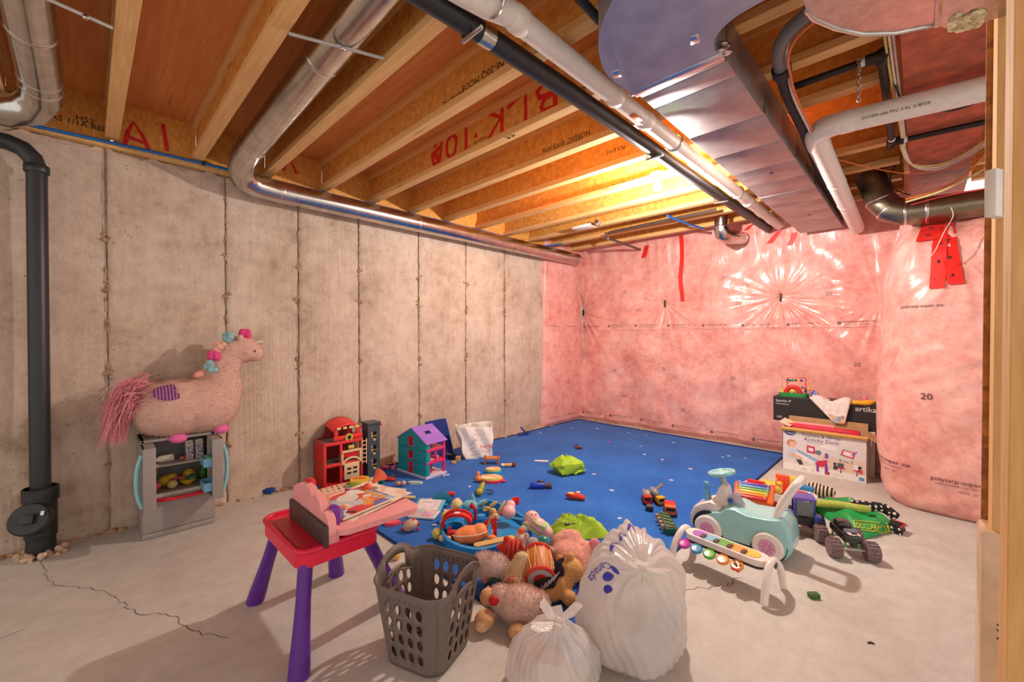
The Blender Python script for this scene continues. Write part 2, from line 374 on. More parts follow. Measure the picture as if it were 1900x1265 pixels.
# --- pink insulation behind polyethylene
FAST=[(1.27,1.615),(2.516,1.613),(.02,1.551),(3.3,1.5)]
def wrinkle(a,b,pts,seed):
    """relief of a taut film over soft batts, metres toward the room"""
    h=.022*np.sin(a*5.1+seed)*np.sin(b*2.3+1)+.012*np.sin(a*11+b*3+seed)
    h+=.006*np.sin(b*17+3*np.sin(a*4+seed))
    for k,(u,v) in enumerate(pts):
        dx,dz=a-u,b-v; r=np.sqrt(dx*dx+dz*dz)+1e-4; t=np.arctan2(dz,dx)
        h-=.055*np.exp(-r/.22)
        rid=(np.abs(np.sin(t*7.5+k+.9*np.sin(2*t+k)))**3-.3)+.6*(np.abs(np.sin(t*13+2*k))**4-.3)
        h+=.017*rid*np.clip(r/.10,0,1)*np.exp(-r/.62)*(.35+.65*np.clip(np.sin(-t+.5*k)*.8+.5,0,1))
    return h
def heightmesh(name,nu,nv,fn,mat,parent=None):
    U,V=np.meshgrid(np.linspace(0,1,nu+1),np.linspace(0,1,nv+1)); X,Y,Z=fn(U,V)
    me=bpy.data.meshes.new(name); vs=np.stack([X,Y,Z],-1).reshape(-1,3)
    i,j=np.meshgrid(np.arange(nu),np.arange(nv)); q=(j*(nu+1)+i).ravel()
    me.from_pydata(vs.tolist(),[],np.stack([q,q+1,q+nu+2,q+nu+1],-1).tolist()); me.polygons.foreach_set('use_smooth',[True]*len(me.polygons)); me.materials.append(mat); me.update()
    o=bpy.data.objects.new(name,me); SC.collection.objects.link(o)
    if parent: o.parent=parent
    return o
def back_y(x,z):
    x=np.asarray(x,float); z=np.asarray(z,float)
    h=wrinkle(x,z,FAST,.7)
    for xs in (2.06,2.17): h+=.012*np.exp(-((x-xs-.02*np.sin(3*z))/.012)**2)*(z<1.3)
    top=np.clip((z-1.75)/.5,0,1); h+=.010*top*np.abs(np.sin(x*16+2.5*np.sin(x*5)+.8*z))**3
    low=np.clip((.55-z)/.5,0,1); h+=.012*low*np.sin((x*.8+z)*16)**2*np.exp(-x/.6)
    h-=.06*np.clip((.06-z)/.06,0,1); h+=.012*np.exp(-((z-1.30)/.012)**2)*.6
    return 5.05-h
wb=tag(heightmesh('wall_back',420,300,lambda u,v:(u*3.5,back_y(u*3.5,v*2.63),v*2.63),INS),kind='structure')
def left_x(y,z):
    a=np.asarray(y,float)-4.2; z=np.asarray(z,float)
    h=.03+.035*np.sin(np.clip(a/.85,0,1)*np.pi)**.6+.5*wrinkle(a,z,[(.02,1.55),(.83,1.9)],2.1); h-=.03*np.clip((.05-z)/.05,0,1); h-=.05*np.clip((.03-a)/.03,0,1); return h
li=tag(heightmesh('wall_corner',100,220,lambda u,v:(left_x(4.18+u*.86,v*2.5),4.18+u*.86,v*2.5),INS),kind='structure')
# the insulated jog that steps forward on the right
JP=[(3.40,5.02),(3.385,4.75),(3.375,4.45),(3.40,4.2),(3.47,4.05),(3.60,3.985),(3.83,3.95),(4.2,3.93),(5.0,3.92)]
jpath=bez([(a,b,0) for a,b in JP],10); jl=[0.0]
for a,b in zip(jpath,jpath[1:]): jl.append(jl[-1]+(b-a).length)
JA=np.array([(p.x,p.y) for p in jpath]); JL=np.array(jl); TL=JL[-1]
JF=[(1.02,2.04),(1.30,1.72)]
def jog_pt(s,z):
    s=np.asarray(s,float);z=np.asarray(z,float)
    x=np.interp(s,JL,JA[:,0]);y=np.interp(s,JL,JA[:,1]); e=.02
    tx=np.interp(s+e,JL,JA[:,0])-np.interp(s-e,JL,JA[:,0]);ty=np.interp(s+e,JL,JA[:,1])-np.interp(s-e,JL,JA[:,1]); l=np.sqrt(tx*tx+ty*ty)+1e-9
    nx,ny=ty/l,-tx/l
    h=.055*np.sin(np.clip(z/1.62,0,1)*np.pi)**.7*np.clip(1.2-.4*z,.4,1)-.05*np.clip((.1-z)/.1,0,1)**2
    h+=.02*np.sin(np.clip((z-1.3)/.7,0,1)*np.pi)-.03*np.exp(-((z-1.33)/.05)**2)*0
    top=np.clip((z-1.55)/.45,0,1); h+=.022*top*np.abs(np.sin((s-1.15)*19+(z-1.9)*(s-1.15)*14))**2.5-.10*top**2
    h+=.007*np.sin(z*13+s*9+2.5*np.sin(s*7+z*3))*np.clip((1.3-z)/.5,0,1)*np.clip((s-.9)*3,0,1)+.003*np.sin(z*31-s*23+3*np.sin(z*6))
    h+=.5*wrinkle(s,z,JF,3.3)
    back=np.clip((z-1.80)/.3,0,1)**2*.35
    return x+nx*h,y+ny*h+back*(-ny),z
def jogf(u,v):
    s=u*TL; z=v*2.2; x,y,zz=jog_pt(s,z); return x,y,zz
wj=tag(heightmesh('wall_right',240,240,jogf,INS),kind='structure')
# printing on the film
def film_line(mb,x0,x1,z,size,step,txt='polytarp-super six'):
    x=x0
    while x<x1:
        for s,sz,dz in ((txt,size,0),('VAPOUR BARRIER CAN/CGSB-51.34',size*.42,-size*.75),('141770  DT',size*.4,-size*1.6)):
            write(mb,s,lambda u,v,x=x,dz=dz:(x+u,float(back_y(x+u,z+v+dz))-.0025,z+v+dz+.012*math.sin(2*(x+u))),sz)
        mb.lathe([(size*.55,0),(size*.55,.001)],8,(x-size*.9,float(back_y(x-size*.9,z))-.004,z+.02*0+.012*math.sin(2*x)),(math.pi/2,0,0)); x+=step
mb=MB(); film_line(mb,.1,3.3,1.335,.032,.42); film_line(mb,.12,2.6,.105,.036,.44)
for x,z in ((.72,1.78),(.9,1.53),(1.95,1.85),(2.1,1.55),(.55,.72),(1.25,.78),(2.05,.72),(.68,.38),(1.5,.3),(3.12,.92),(2.9,1.6)):
    write(mb,'20',lambda u,v:(x+u,float(back_y(x+u,z+v))-.003,z+v),.055)
mb.build('film_print',M('grey_film_print',(140,98,98),.6),wb,smooth=False,fix=False)
mb=MB()
for y0 in (4.32,4.68):
    for z in (1.34,.11): write(mb,'polytarp-super six',lambda u,v:(float(left_x(y0+u,z+v))+.003,y0+u,z+v),.026)
mb.build('film_print',M('grey_film_print',(140,98,98),.6),li,smooth=False,fix=False)
mb=MB()
def jw(s0,z0,txt,sz):
    def fn(u,v):
        x,y,z=jog_pt(s0+u,z0+v); return (float(x)-.002,float(y)-.004,float(z))
    write(mb,txt,fn,sz)
for s0,z0 in ((.80,.30),(1.17,.25)): jw(s0,z0,'polytarp-super six',.038); jw(s0+.02,z0-.025,'VAPOUR BARRIER CAN/CGSB-51.34',.014); jw(s0+.12,z0-.06,'141770   DT',.018)
jw(1.12,.78,'20',.06); jw(1.0,1.40,'polytarp-super six',.03)
mb.build('film_print',M('dark_film_print',(90,56,58),.6),wj,smooth=False,fix=False)
# wall-film fasteners and tape
for x,z in FAST[:3]:
    y=float(back_y(x,z)); mb=MB(); mb.box((x+.01*(x<.1),y-.02,z),(.014,.03,.085),.004); mb.build('fastener',BLACK,wb)
def strip(name,pts,wid,mat,parent,fn,dots=True):
    mb=MB(); vs=[];n=len(pts)
    for i,(a,b) in enumerate(pts):
        vs+=[fn(a-wid/2,b),fn(a+wid/2,b)]
    mb.add(vs,[(2*i,2*i+1,2*i+3,2*i+2) for i in range(n-1)]); o=mb.build(name,mat,parent,smooth=True,fix=False)
    if dots:
        m2=MB()
        for i in range(1,n-1,2):
            a,b=pts[i]; c=Vector(fn(a+random.uniform(-.01,.01),b)); m2.ell(c,(wid*.13,.002,wid*.15),8,6)
        m2.build('tape_print',M('tape_ink',(110,18,20),.5),o)
    return o
bf=lambda a,b:(a,float(back_y(a,b))-.006,b)
strip('red_tape',[(1.485+.012*math.sin(i*.9),2.43-.1*i) for i in range(9)],.05,TAPE,wb,bf)
strip('red_tape',[(1.0+.05*i/3,2.22+.05*i) for i in range(4)],.07,TAPE,wb,bf,False)
strip('red_tape',[(2.42+.03*i,2.18+.04*i) for i in range(4)],.05,TAPE,wb,bf,False)
strip('red_tape',[(2.20,2.36),(2.25,2.40),(2.32,2.42)],.05,TAPE,wb,bf,False)
strip('red_tape',[(2.60,2.14),(2.63,2.20),(2.64,2.26)],.05,TAPE,wb,bf,False)
def jfn(a,b):
    x,y,z=jog_pt(a,b); return (float(x)-.003,float(y)-.008,float(z))
strip('red_tape',[(1.19,1.52+.06*i) for i in range(9)],.075,TAPE,wj,jfn)
strip('red_tape',[(1.275-.008*i,1.54+.06*i) for i in range(9)],.075,TAPE,wj,jfn)
strip('red_tape',[(1.13,1.86+.03*i) for i in range(6)],.14,TAPE,wj,jfn)
# ================================================================== pipes, ducts and wiring under the joists
def pipe(name,label,cat,pts,r,mat,n=20,collars=(),cmat=None,cw=.02,cr=1.06,collar_name='collar'):
    t=thing(name,label,cat,tuple(pts[0])); X=Matrix.Translation(-Vector(pts[0]))
    mb=MB(); mb.X=X; mb.tube(pts,r,n); mb.build('pipe_run',mat,t)
    for a,b in collars:
        a=Vector(a);d=Vector(b).normalized(); mb=MB(); mb.X=X; mb.tube([a-d*cw,a-d*cw*.6,a+d*cw*.6,a+d*cw],[r*1.01,r*cr,r*cr,r*1.01],n); mb.build(collar_name,cmat or mat,t)
    return t
# round duct that comes down between two joists and turns along the concrete wall
RB=[(3.0,.775,2.53),(.50,.745,2.41),(.36,.74,2.388),(.26,.745,2.345),(.185,.78,2.305),(.155,.86,2.283),(.15,1.0,2.278),(.15,4.78,2.272)]
sl=Vector((2.5,.03,.12)).normalized()
t=pipe('round_duct','round galvanised duct dropping from between joists and turning along the concrete wall','duct',RB,.078,GALV,28,
  [((1.62,.758,2.464),sl),((.54,.7455,2.412),sl),((.15,1.02,2.278),(0,1,0)),((.15,2.2,2.276),(0,1,0)),((.15,3.5,2.274),(0,1,0)),((.15,4.76,2.272),(0,1,0))],FOIL,.012,1.03)
mb=MB(); mb.X=Matrix.Translation(-Vector(RB[0])); mb.tube([(.15,1.0,2.278),(.15,1.10,2.278)],.0795,28); mb.build('foil_tape',FOIL,t)
RA=[(2.6,-.155,2.50),(.62,-.144,2.40),(.48,-.15,2.38),(.38,-.19,2.345),(.335,-.27,2.322),(.32,-.5,2.318),(.32,-1.0,2.318)]
pipe('round_duct','short round galvanised duct with taped elbow at the top left corner','duct',RA,.075,GALV,28,[((1.05,-.146,2.4217),sl),((.66,-.144,2.402),sl),((.58,-.144,2.395),sl),((.322,-.36,2.32),(0,1,0))],FOIL,.014,1.04)
# metal straps slung under the ducts from joist to joist
for i,(a,b,z) in enumerate((((92,0),(209,52),2.392),((536,62),(712,108),2.392))):
    p,q=at(*a,z),at(*b,z); t_=thing('hanger_strap',['thin grey metal strap under the joists at the top left corner','thin grey metal strap crossing under the slanted round duct'][i],'strap',tuple(p))
    mb=MB(); d=q-p; up=Vector((0,0,2.40-z)); mb.tube([tuple(-d*.6*(1-i)),tuple(d)],.007,10)
    mb.build('strap_rod',M('grey_zinc',(190,186,180),.4,.3),t_)
    mb=MB(); mb.ell(tuple(d*.55+Vector((0,0,-.004))),.011,8,6); mb.build('screw',GALV,t_)
# black drain stack in the left corner
t=thing('drain_stack','black plastic drain pipe standing against the concrete wall with floor cleanout','pipe',(.12,-.185,0))
mb=MB(); mb.tube([(0,0,.05),(0,0,2.12),(0,-.015,2.17),(0,-.05,2.21),(0,-.10,2.228),(0,-.6,2.238)],.041,24); mb.build('pipe_run',ABS,t)
mb=MB(); mb.lathe([(.046,2.09),(.05,2.095),(.05,2.13),(.046,2.135)],24); mb.build('collar',ABS,t)
mb=MB(); mb.tube([(0,-.135,2.229),(0,-.205,2.231)],.045,24); mb.build('collar',ABS,t)
mb=MB(); mb.lathe([(.06,.30),(.072,.302),(.072,.37),(.066,.375),(.066,.30)],28); mb.build('hub',ABS,t)
mb=MB(); mb.lathe([(.058,.03),(.058,.10),(.064,.105),(.064,.30)],28); mb.build('fitting_body',ABS,t)
mb=MB(); mb.lathe([(.08,0),(.084,.012),(.084,.05),(.075,.06)],28,(.05,-.02,.215),(0,math.radians(66),math.radians(-20))); o=mb.build('cleanout_cap',ABS,t)
mb=MB(); mb.box((.118,-.045,.245),(.012,.055,.05),.004,(0,-.4,-.35)); mb.build('cap_key',ABS,o)
mb=MB(); mb.box((.12,.012,.262),(.004,.014,.022),.001,(0,-.4,-.35)); mb.build('sticker',WHITE,o)
mb=MB()
for k in range(60):
    a=random.uniform(0,6.28); r=random.uniform(.055,.09); mb.ell((r*math.cos(a),r*math.sin(a),random.uniform(.0,.03)),(random.uniform(.008,.02),)*2+(random.uniform(.006,.022),),7,5)
mb.build('grout',M('crumbled_grout',(206,176,150),.95,var=.2,scale=50,bmp=.5),t)
# blue water line clipped along the joist ends
pp=[atx(40,228,.055),atx(365,297,.055),atx(600,350,.055),atx(840,405,.055),(.055,3.3,2.385),(.06,3.9,2.37),(.09,4.15,2.375),(.3,4.25,2.39)]
pp=[(p[0],p[1],min(p[2],2.385)) for p in pp]
t=pipe('water_line','blue plastic water line clipped along the joist ends above the wall duct','pipe',bez(pp,6),.0095,PEXB,12)
for k in range(5):
    y=.567+k*.8; mb=MB(); mb.X=Matrix.Translation(-Vector(bez(pp,6)[0])); mb.tube([(.055,y-.008,2.384),(.055,y+.008,2.384)],.013,12); mb.build('clip',BLACK,t)
a=at(1238,400,2.385); b=at(1305,424,2.36)
pipe('water_line','short blue plastic water line under the joists beside the small elbow duct','pipe',[a,a.lerp(b,.5)-Vector((0,0,.01)),b],.011,PEXB,12,[(tuple(b),b-a)],M('brass',(190,150,80),.35,.9),.02,1.4)
a=at(1125,436,2.36); b=aty(1188,463,5.04); pp=[(a.x+1.2,a.y-.05,2.385),(a.x+.06,a.y,2.385),(a.x,a.y,2.37),(a.x,a.y+.02,2.33),tuple(b)]
pipe('copper_line','dull grey metal pipe with elbow running into the pink wall near red tape','pipe',pp,.013,M('dull_copper',(104,92,86),.4,.6),14,[(pp[2],(0,0,1)),(pp[3],b-Vector(pp[3]))],GALV,.018,1.5)
# pair of pipes under the joists, black drain and white vent
zb=2.335
bp=[(2.365,.55,zb),(2.385,.9,zb),(2.40,1.6,zb),(2.41,3.0,zb-.005),(2.425,5.0,zb-.012)]
pipe('drain_pipe','long black plastic pipe slung under the joists beside the white vent pipe','pipe',bp,.039,ABS,24,[((2.39,1.06,zb),(.04,1,0))],GALV,.03,1.04)
wp=[(2.46,.83,2.352),(2.475,.88,2.345),(2.50,.96,zb),(2.53,1.05,zb),(2.53,3.0,zb),(2.52,5.0,zb+.01)]
t=pipe('vent_pipe','long white plastic vent pipe running under the joists beside the black pipe','pipe',wp,.041,PVC,24,[((2.53,1.09,zb),(0,1,0)),((2.53,1.75,zb),(0,1,0)),((2.53,2.06,zb),(0,1,0)),((2.53,2.9,zb),(0,1,0)),((2.525,3.9,zb),(0,1,0))],PVC,.035,1.13)
X=Matrix.Translation(-Vector(wp[0]))
for y in (.98,2.42,3.6):
    mb=MB(); mb.X=X; mb.tube([(2.46,y,zb-.046),(2.36,y,zb-.045),(2.355,y,zb+.03),(2.36,y,2.40)],.008,8); mb.tube([(2.53+.0455*math.cos(q*.5),y,zb+.0455*math.sin(q*.5)) for q in range(13)],.006,6,closed=True); mb.build('pipe_strap',GALV,t)
mb=MB(); mb.X=X; mb.box((2.545,1.93,zb-.041),(.03,.09,.004),.001); mb.build('orange_label',PL((226,120,40)),t)
mb=MB(); mb.X=X
for y0 in (1.15,1.45): write(mb,'IPEX SYSTEM 636  PVC  CLASS II - 63 DEG C',lambda u,v,y0=y0:(2.53-.0415*math.sin(.5+v/.041),y0+u,zb-.0415*math.cos(.5+v/.041)),.014)
mb.build('pipe_print',INK,t,smooth=False,fix=False)
# black conduit near the top edge
a=at(1060,-20,2.385); b=at(1135,62,2.385)
pipe('conduit','thin black pipe crossing the joists above the sheet metal duct','pipe',[a+(a-b),b+(b-a)*1.2],.016,ABS,14)
# --- sheet metal trunk duct with radius elbow
zd=2.215; t=thing('trunk_duct','rectangular sheet metal trunk duct with a curved elbow under the joists','duct',(2.88,1.6,zd))
X=Matrix.Translation((-2.88,-1.6,-zd)); x0,x1=2.715,3.05
ys=[1.60,1.66,1.78,2.18,2.52,2.86,3.16,3.46,3.78,4.10,4.42,4.93]
for i in range(len(ys)-1):
    mb=MB(); mb.X=X; mb.box(((x0+x1)/2,(ys[i]+ys[i+1])/2,zd+.088),(x1-x0+random.uniform(-.003,.003),ys[i+1]-ys[i]-.004,.175+random.uniform(-.003,.003)),.003); o=mb.build('duct_section',GALV2,t)
    if i in (2,4,6,8):
        for xx in (x0,x1):
            m2=MB(); m2.X=X; m2.box((xx,ys[i+1],zd+.02),(.006,.03,.035),.002); m2.build('drive_clip',GALV,o)
    if i in (5,9):
        m2=MB(); m2.X=X; m2.lathe([(.012,0),(.012,.003)],12,(2.9,ys[i]+.12,zd-.004)); m2.build('hole_plug',BLACK,o)
out=[(x0,1.6),(2.70,1.45),(2.725,1.33),(2.80,1.20),(2.93,1.09),(3.1,1.03),(3.33,1.0)]; inn=[(3.33,1.42),(3.2,1.425),(3.13,1.44),(3.075,1.48),(3.05,1.54),(x1,1.6)]
mb=MB(); mb.X=X; mb.prism([(a.x,a.y) for a in bez([(p,q,0) for p,q in out],6)]+[(a.x,a.y) for a in bez([(p,q,0) for p,q in inn],6)],.19,(0,0,zd-.012)); mb.build('elbow',galv('blue_tinted_sheet',(186,198,210),.5,(1.5,1.5,1.5)),t)
mb=MB(); mb.X=X; mb.box((2.885,1.60,zd-.008),(.35,.045,.012),.004); 
for k in range(26): mb.ell((random.choice((x0,x1))+random.uniform(-.02,.02),1.6+random.uniform(-.03,.03),zd-.01+random.uniform(0,.05)),(.02,.014,.008),6,5)
mb.build('foil_tape',FOIL,t)
for p in ((2.735,1.42),(3.02,1.44)):
    m2=MB(); m2.X=X; m2.box((p[0],p[1],zd-.014),(.03,.045,.006),.002,(0,0,.3)); m2.build('drive_clip',FOIL,t)
# foil-covered plenum at the top right edge
tr=[at(a,b,2.08) for a,b in ((1496,20),(1510,36),(1550,53),(1600,64),(1660,62),(1740,46),(1765,52),(1820,40),(1900,16),(1980,-10))]
t=thing('plenum_duct','wide foil wrapped duct with rounded end at the top right edge','duct',tuple(tr[3]))
X=Matrix.Translation(-tr[3]); poly=[(p.x,p.y) for p in tr[:6]]
mb=MB(); mb.X=X; mb.prism(poly+[(poly[-1][0],1.0),(3.36,1.0)],.29,(0,0,2.08)); mb.build('rounded_end',galv('rosy_sheet',(222,200,194),.3),t,ang=50)
mb=MB(); mb.X=X; mb.prism([(tr[5].x+.003,tr[5].y)]+[(p.x,p.y) for p in tr[6:]]+[(tr[-1].x,1.0),(tr[5].x+.003,1.0)],.29,(0,0,2.075)); mb.build('duct_section',galv('rosy_sheet2',(216,204,198),.34),t)
mb=MB(); mb.X=X; mb.tube([tuple(p+Vector((0,-.001,.0))) for p in tr[:6]],.006,8); mb.tube([tuple(tr[5]),tuple(tr[5]-Vector((0,.5,0)))],.009,8); mb.build('seam_bead',GALV,t)
mb=MB(); mb.X=X
for k in range(160): q=tr[6].lerp(tr[7],random.random()); mb.ell((q.x,q.y-random.uniform(-.01,.07),2.074+random.uniform(-.003,.01)),(random.uniform(.006,.012),random.uniform(.006,.012),.004),7,5)
mb.build('duct_sealant',M('cream_sealant',(214,190,150),.9,var=.25,scale=60,bmp=.5),t)
# --- red steel beam
mb=MB(); t=thing('steel_beam','rust red steel beam carrying the joists behind the foil plenum','beam',(3.655,3.2,2.345))
mb=MB(); mb.box((0,0,.008),(.30,3.4,.016),.002); mb.build('bottom_flange',RUST,t,smooth=False)
mb=MB(); mb.box((0,0,.15),(.012,3.4,.268)); mb.build('web',RUST,t,smooth=False)
mb=MB(); mb.box((0,0,.288),(.30,3.4,.010)); mb.build('top_flange',RUST,t,smooth=False)
# --- white vent pipe with elbow
vp=[(3.145,4.98,2.20),(3.16,2.80,2.262),(3.162,2.74,2.268),(3.175,2.69,2.27),(3.21,2.655,2.27),(3.27,2.65,2.27),(4.3,2.80,2.27)]
t=pipe('vent_pipe','white plastic vent pipe with elbow crossing below the red steel beam','pipe',vp,.052,PVC,28,[((3.155,3.55,2.24),(0,1,0)),((3.15,4.1,2.225),(0,1,0)),((3.16,2.83,2.262),(0,1,0)),((3.30,2.655,2.27),(1,.1,0))],PVC,.03,1.05)
mb=MB(); mb.X=Matrix.Translation(-Vector(vp[0])); mb.tube([(3.285,2.653,2.27),(3.291,2.653,2.27)],.0535,28); mb.build('primer_band',M('purple_primer',(120,96,150),.5),t)
mb=MB(); mb.X=Matrix.Translation(-Vector(vp[0])); write(mb,'SYSTEM 636 PVC 3 IN  II BFG0',lambda u,v:(3.36+u,2.66+.145*u-.0525*math.sin(1.0+v/.05),2.27-.0525*math.cos(1.0+v/.05)),.018); mb.build('pipe_print',INK,t,smooth=False,fix=False)
# --- black gas pipe with elbows and chain hanger
g=[at(1480,158,2.375),at(1628,106,2.375)]; gx=g[1].x+.012; y0=g[1].y
gp=[(3.08,y0,2.375),(gx,y0,2.375)]; gp2=[(gx,y0,2.375),(gx,y0+.93,2.322)]; gp3=[(gx,y0+.93,2.322),(4.2,y0+.98,2.318)]
t=thing('gas_pipe','black iron gas pipe with two elbows beside the red beam','pipe',gp[0]); X=Matrix.Translation(-Vector(gp[0]))
IR=M('black_iron',(40,32,28),.5,.3,var=.2)
for q in (gp,gp2,gp3):
    mb=MB(); mb.X=X; mb.tube(q,.0155,16); mb.build('pipe_run',IR,t)
for q,a,b in ((gp2[0],(-1,0,0),(0,1,0)),(gp2[1],(0,-1,0),(1,0,0))):
    mb=MB(); mb.X=X; q=Vector(q); mb.tube([q+Vector(a)*.05,q+Vector(a)*.02,q,q+Vector(b)*.02,q+Vector(b)*.05],[.023,.023,.025,.023,.023],16); o=mb.build('elbow_fitting',IR,t)
    mb=MB(); mb.X=X; mb.tube([q+Vector(b)*.05,q+Vector(b)*.065],.017,14); mb.tube([q+Vector(a)*.05,q+Vector(a)*.065],.017,14); mb.build('thread_sealant',WHITE,o)
t=thing('hanger_chain','small steel chain hanging by the black gas pipe elbow','chain',(gx-.07,y0-.02,2.39)); CH=M('zinc_chain',(188,180,168),.35,.8)
for k in range(12):
    z=-.016*k; mb=MB(); pts=[]
    for q in range(10):
        a=q/10*6.283; pts.append((.006*math.cos(a)*(k%2),.006*math.cos(a)*((k+1)%2),z+.011*math.sin(a)))
    mb.tube(pts,.0022,5,closed=True); mb.build('chain_link',CH,t)
# --- refrigerant lines and cables
ls=[at(a,b,2.31) for a,b in ((1535,-15),(1500,25),(1462,60),(1446,95),(1450,128))]
t=thing('refrigerant_line','black foam insulated pipe and copper wire hanging beside the trunk duct','pipe',tuple(ls[0])); X=Matrix.Translation(-ls[0])
FO=M('black_foam',(48,44,46),.8,var=.15); 
mb=MB(); mb.X=X; mb.tube(bez(ls,5),.026,16); mb.build('wrapped_run',M('grey_wrap',(116,112,114),.55),t)
l2=[ls[-1]+Vector((0,-.01,0)),at(1462,175,2.29),at(1500,262,2.29),at(1530,335,2.29),Vector((3.085,4.9,2.28))]
mb=MB(); mb.X=X; mb.tube(bez(l2,6),[.036]*3+[.024]*22,16); mb.build('foam_sleeve',FO,t)
for nm,c,dx,dz in (('copper_wire',(206,110,64),.03,-.01),('white_wire',(214,200,186),.022,.012)):
    pts=[p+Vector((dx,.0,-.02+dz)) for p in ls]+[p+Vector((dx*1.1+.01*math.sin(i*2),0,-.03)) for i,p in enumerate(l2[1:])]
    mb=MB(); mb.X=X; mb.tube(bez(pts,6),.0055,8); mb.build(nm,M(nm,c,.45),t)
def cable(label,pts,c,r=.0045):
    P=bez(pts,8); t=tag(MB().tube([p-P[0] for p in P],r,8).build('electric_cable',M('cable_%d_%d_%d'%c,c,.45)),label,'cable'); t.location=P[0]; return t
z=2.33
for i,(lab,c) in enumerate((('yellow cable drooping lowest across the red steel beam',(206,190,110)),('cream cable of the bundle drooping under the red beam',(226,214,186)),('grey white cable of the bundle drooping under the beam',(206,198,188)))):
    pts=[(3.46+.012*i,2.1,2.375),(3.465+.012*i,2.5,2.36),at(1672+3*i,250,2.33),at(1672+4*i,275+3*i,2.30),at(1690+4*i,304+3*i,2.29),at(1740,306+4*i,2.30),at(1790,285+4*i,2.32),at(1850,245+5*i,2.34)]
    cable(lab,pts,c)
cable('thin orange cable stretched from the white pipe to the studs',[at(1555,296,2.30),at(1620,312,2.29),at(1690,322,2.29),at(1760,312,2.30),at(1860,278,2.32)],(214,110,50),.0035)
cable('orange cable running low above the taped pink jog',[aty(1680,370,4.0),aty(1740,352,4.0),aty(1790,325,3.9),aty(1850,260,3.7)],(220,120,40),.006)
cable('pale yellow cable low above the taped pink jog',[aty(1680,375,3.98),aty(1745,355,3.98),aty(1800,328,3.9),aty(1850,300,3.8)],(216,200,140),.007)
cable('red wire running low above the taped pink jog',[aty(1690,380,3.95),aty(1760,362,3.95),aty(1860,345,3.9)],(196,50,50),.004)
cable('black cable sagging across the white vent pipe to the stud',[at(1650,148,2.37),at(1662,160,2.35),at(1675,186,2.32),at(1710,186,2.30),at(1752,206,2.30),at(1800,195,2.30),at(1826,180,2.30),at(1822,165,2.30),at(1830,155,2.3),at(1860,130,2.28),at(1900,85,2.25)],(52,48,46),.005)
cable('black cable loop above the elbow duct',[aty(1570,305,4.1),aty(1620,312,4.1),aty(1660,300,4.1),aty(1652,330,4.1),aty(1662,352,4.1),aty(1690,362,4.1)],(40,36,36),.004)
cable('thin white wire hanging down from the elbow duct over red tape',[aty(1765,385,3.90),aty(1768,402,3.88),aty(1752,430,3.86),aty(1735,465,3.86),aty(1722,480,3.86)],(222,200,170),.0025)
# --- small round ducts
rp=[aty(1612,322,4.15),aty(1625,352,4.15),aty(1634,372,4.15),aty(1652,388,4.15),aty(1680,394,4.15),aty(1720,390,4.15),aty(1835,374,4.15)]
DARKG=galv('dull_steel',(150,140,120),.34)
pipe('round_duct','dull round duct elbow lying above the pink jog on the right','duct',rp,.09,DARKG,28,[(tuple(rp[2]),rp[2]-rp[1]),(tuple(rp[3]),rp[3]-rp[2]),(tuple(rp[4]),(1,0,0)),(tuple(rp[5]),(1,0,0))],FOIL,.008,1.03)
ep=[(2.10,4.58,2.43),(2.095,4.58,2.30),(2.10,4.60,2.26),(2.13,4.66,2.235),(2.16,4.80,2.25),(2.17,5.0,2.27)]
pipe('round_duct','small galvanised duct elbow entering the pink wall below the joists','duct',ep,.068,GALV,24,[((2.095,4.58,2.33),(0,0,1)),((2.15,4.76,2.245),(0,1,0))],FOIL,.01,1.04)
# --- bare bulb in a porcelain holder
t=thing('ceiling_bulb','lit bare bulb in a white round holder under the joists','lamp',(BULB[0],BULB[1],2.398))
mb=MB(); mb.lathe([(.055,0),(.062,-.004),(.06,-.016),(.04,-.026),(.026,-.03),(.024,-.05)],28); mb.build('holder',WHITE,t)
m,nt,p=nodes_of('bulb_glow'); p.inputs['Emission Color'].default_value=(1,.90,.78,1); p.inputs['Emission Strength'].default_value=30; p.inputs['Base Color'].default_value=(1,1,1,1)
mb=MB(); mb.lathe([(.014,-.05),(.016,-.066),(.026,-.084),(.031,-.102),(.028,-.118),(.016,-.131),(.002,-.135)],24); g=mb.build('bulb',m,t)
ld=bpy.data.lights.new('bulb_light','POINT'); ld.energy=BULB_W; ld.color=(1,.94,.87); ld.shadow_soft_size=.032
lo=bpy.data.objects.new('bulb_light',ld); SC.collection.objects.link(lo); lo.parent=t; lo.location=(0,0,-.19)
# --- white metal tray between joists
a=at(1062,424,2.385); t=thing('ceiling_vent','small white metal tray clipped under the joists near the bulb','vent',tuple(a+Vector((.13,.04,0))),0)
mb=MB(); mb.box((0,0,-.01),(.24,.11,.006),.002); mb.build('tray',WHITE,t)
for y in (-.055,.055): mb=MB(); mb.box((0,y,.0),(.24,.005,.026),.001); mb.build('rim',WHITE,t)
mb=MB(); mb.box((-.16,.0,.004),(.08,.09,.004),.001,(0,.25,0)); mb.box((.15,.02,.02),(.06,.05,.05),.008,(0,.5,.3)); mb.build('bracket',galv('vent_clip',(220,214,206),.3),t)
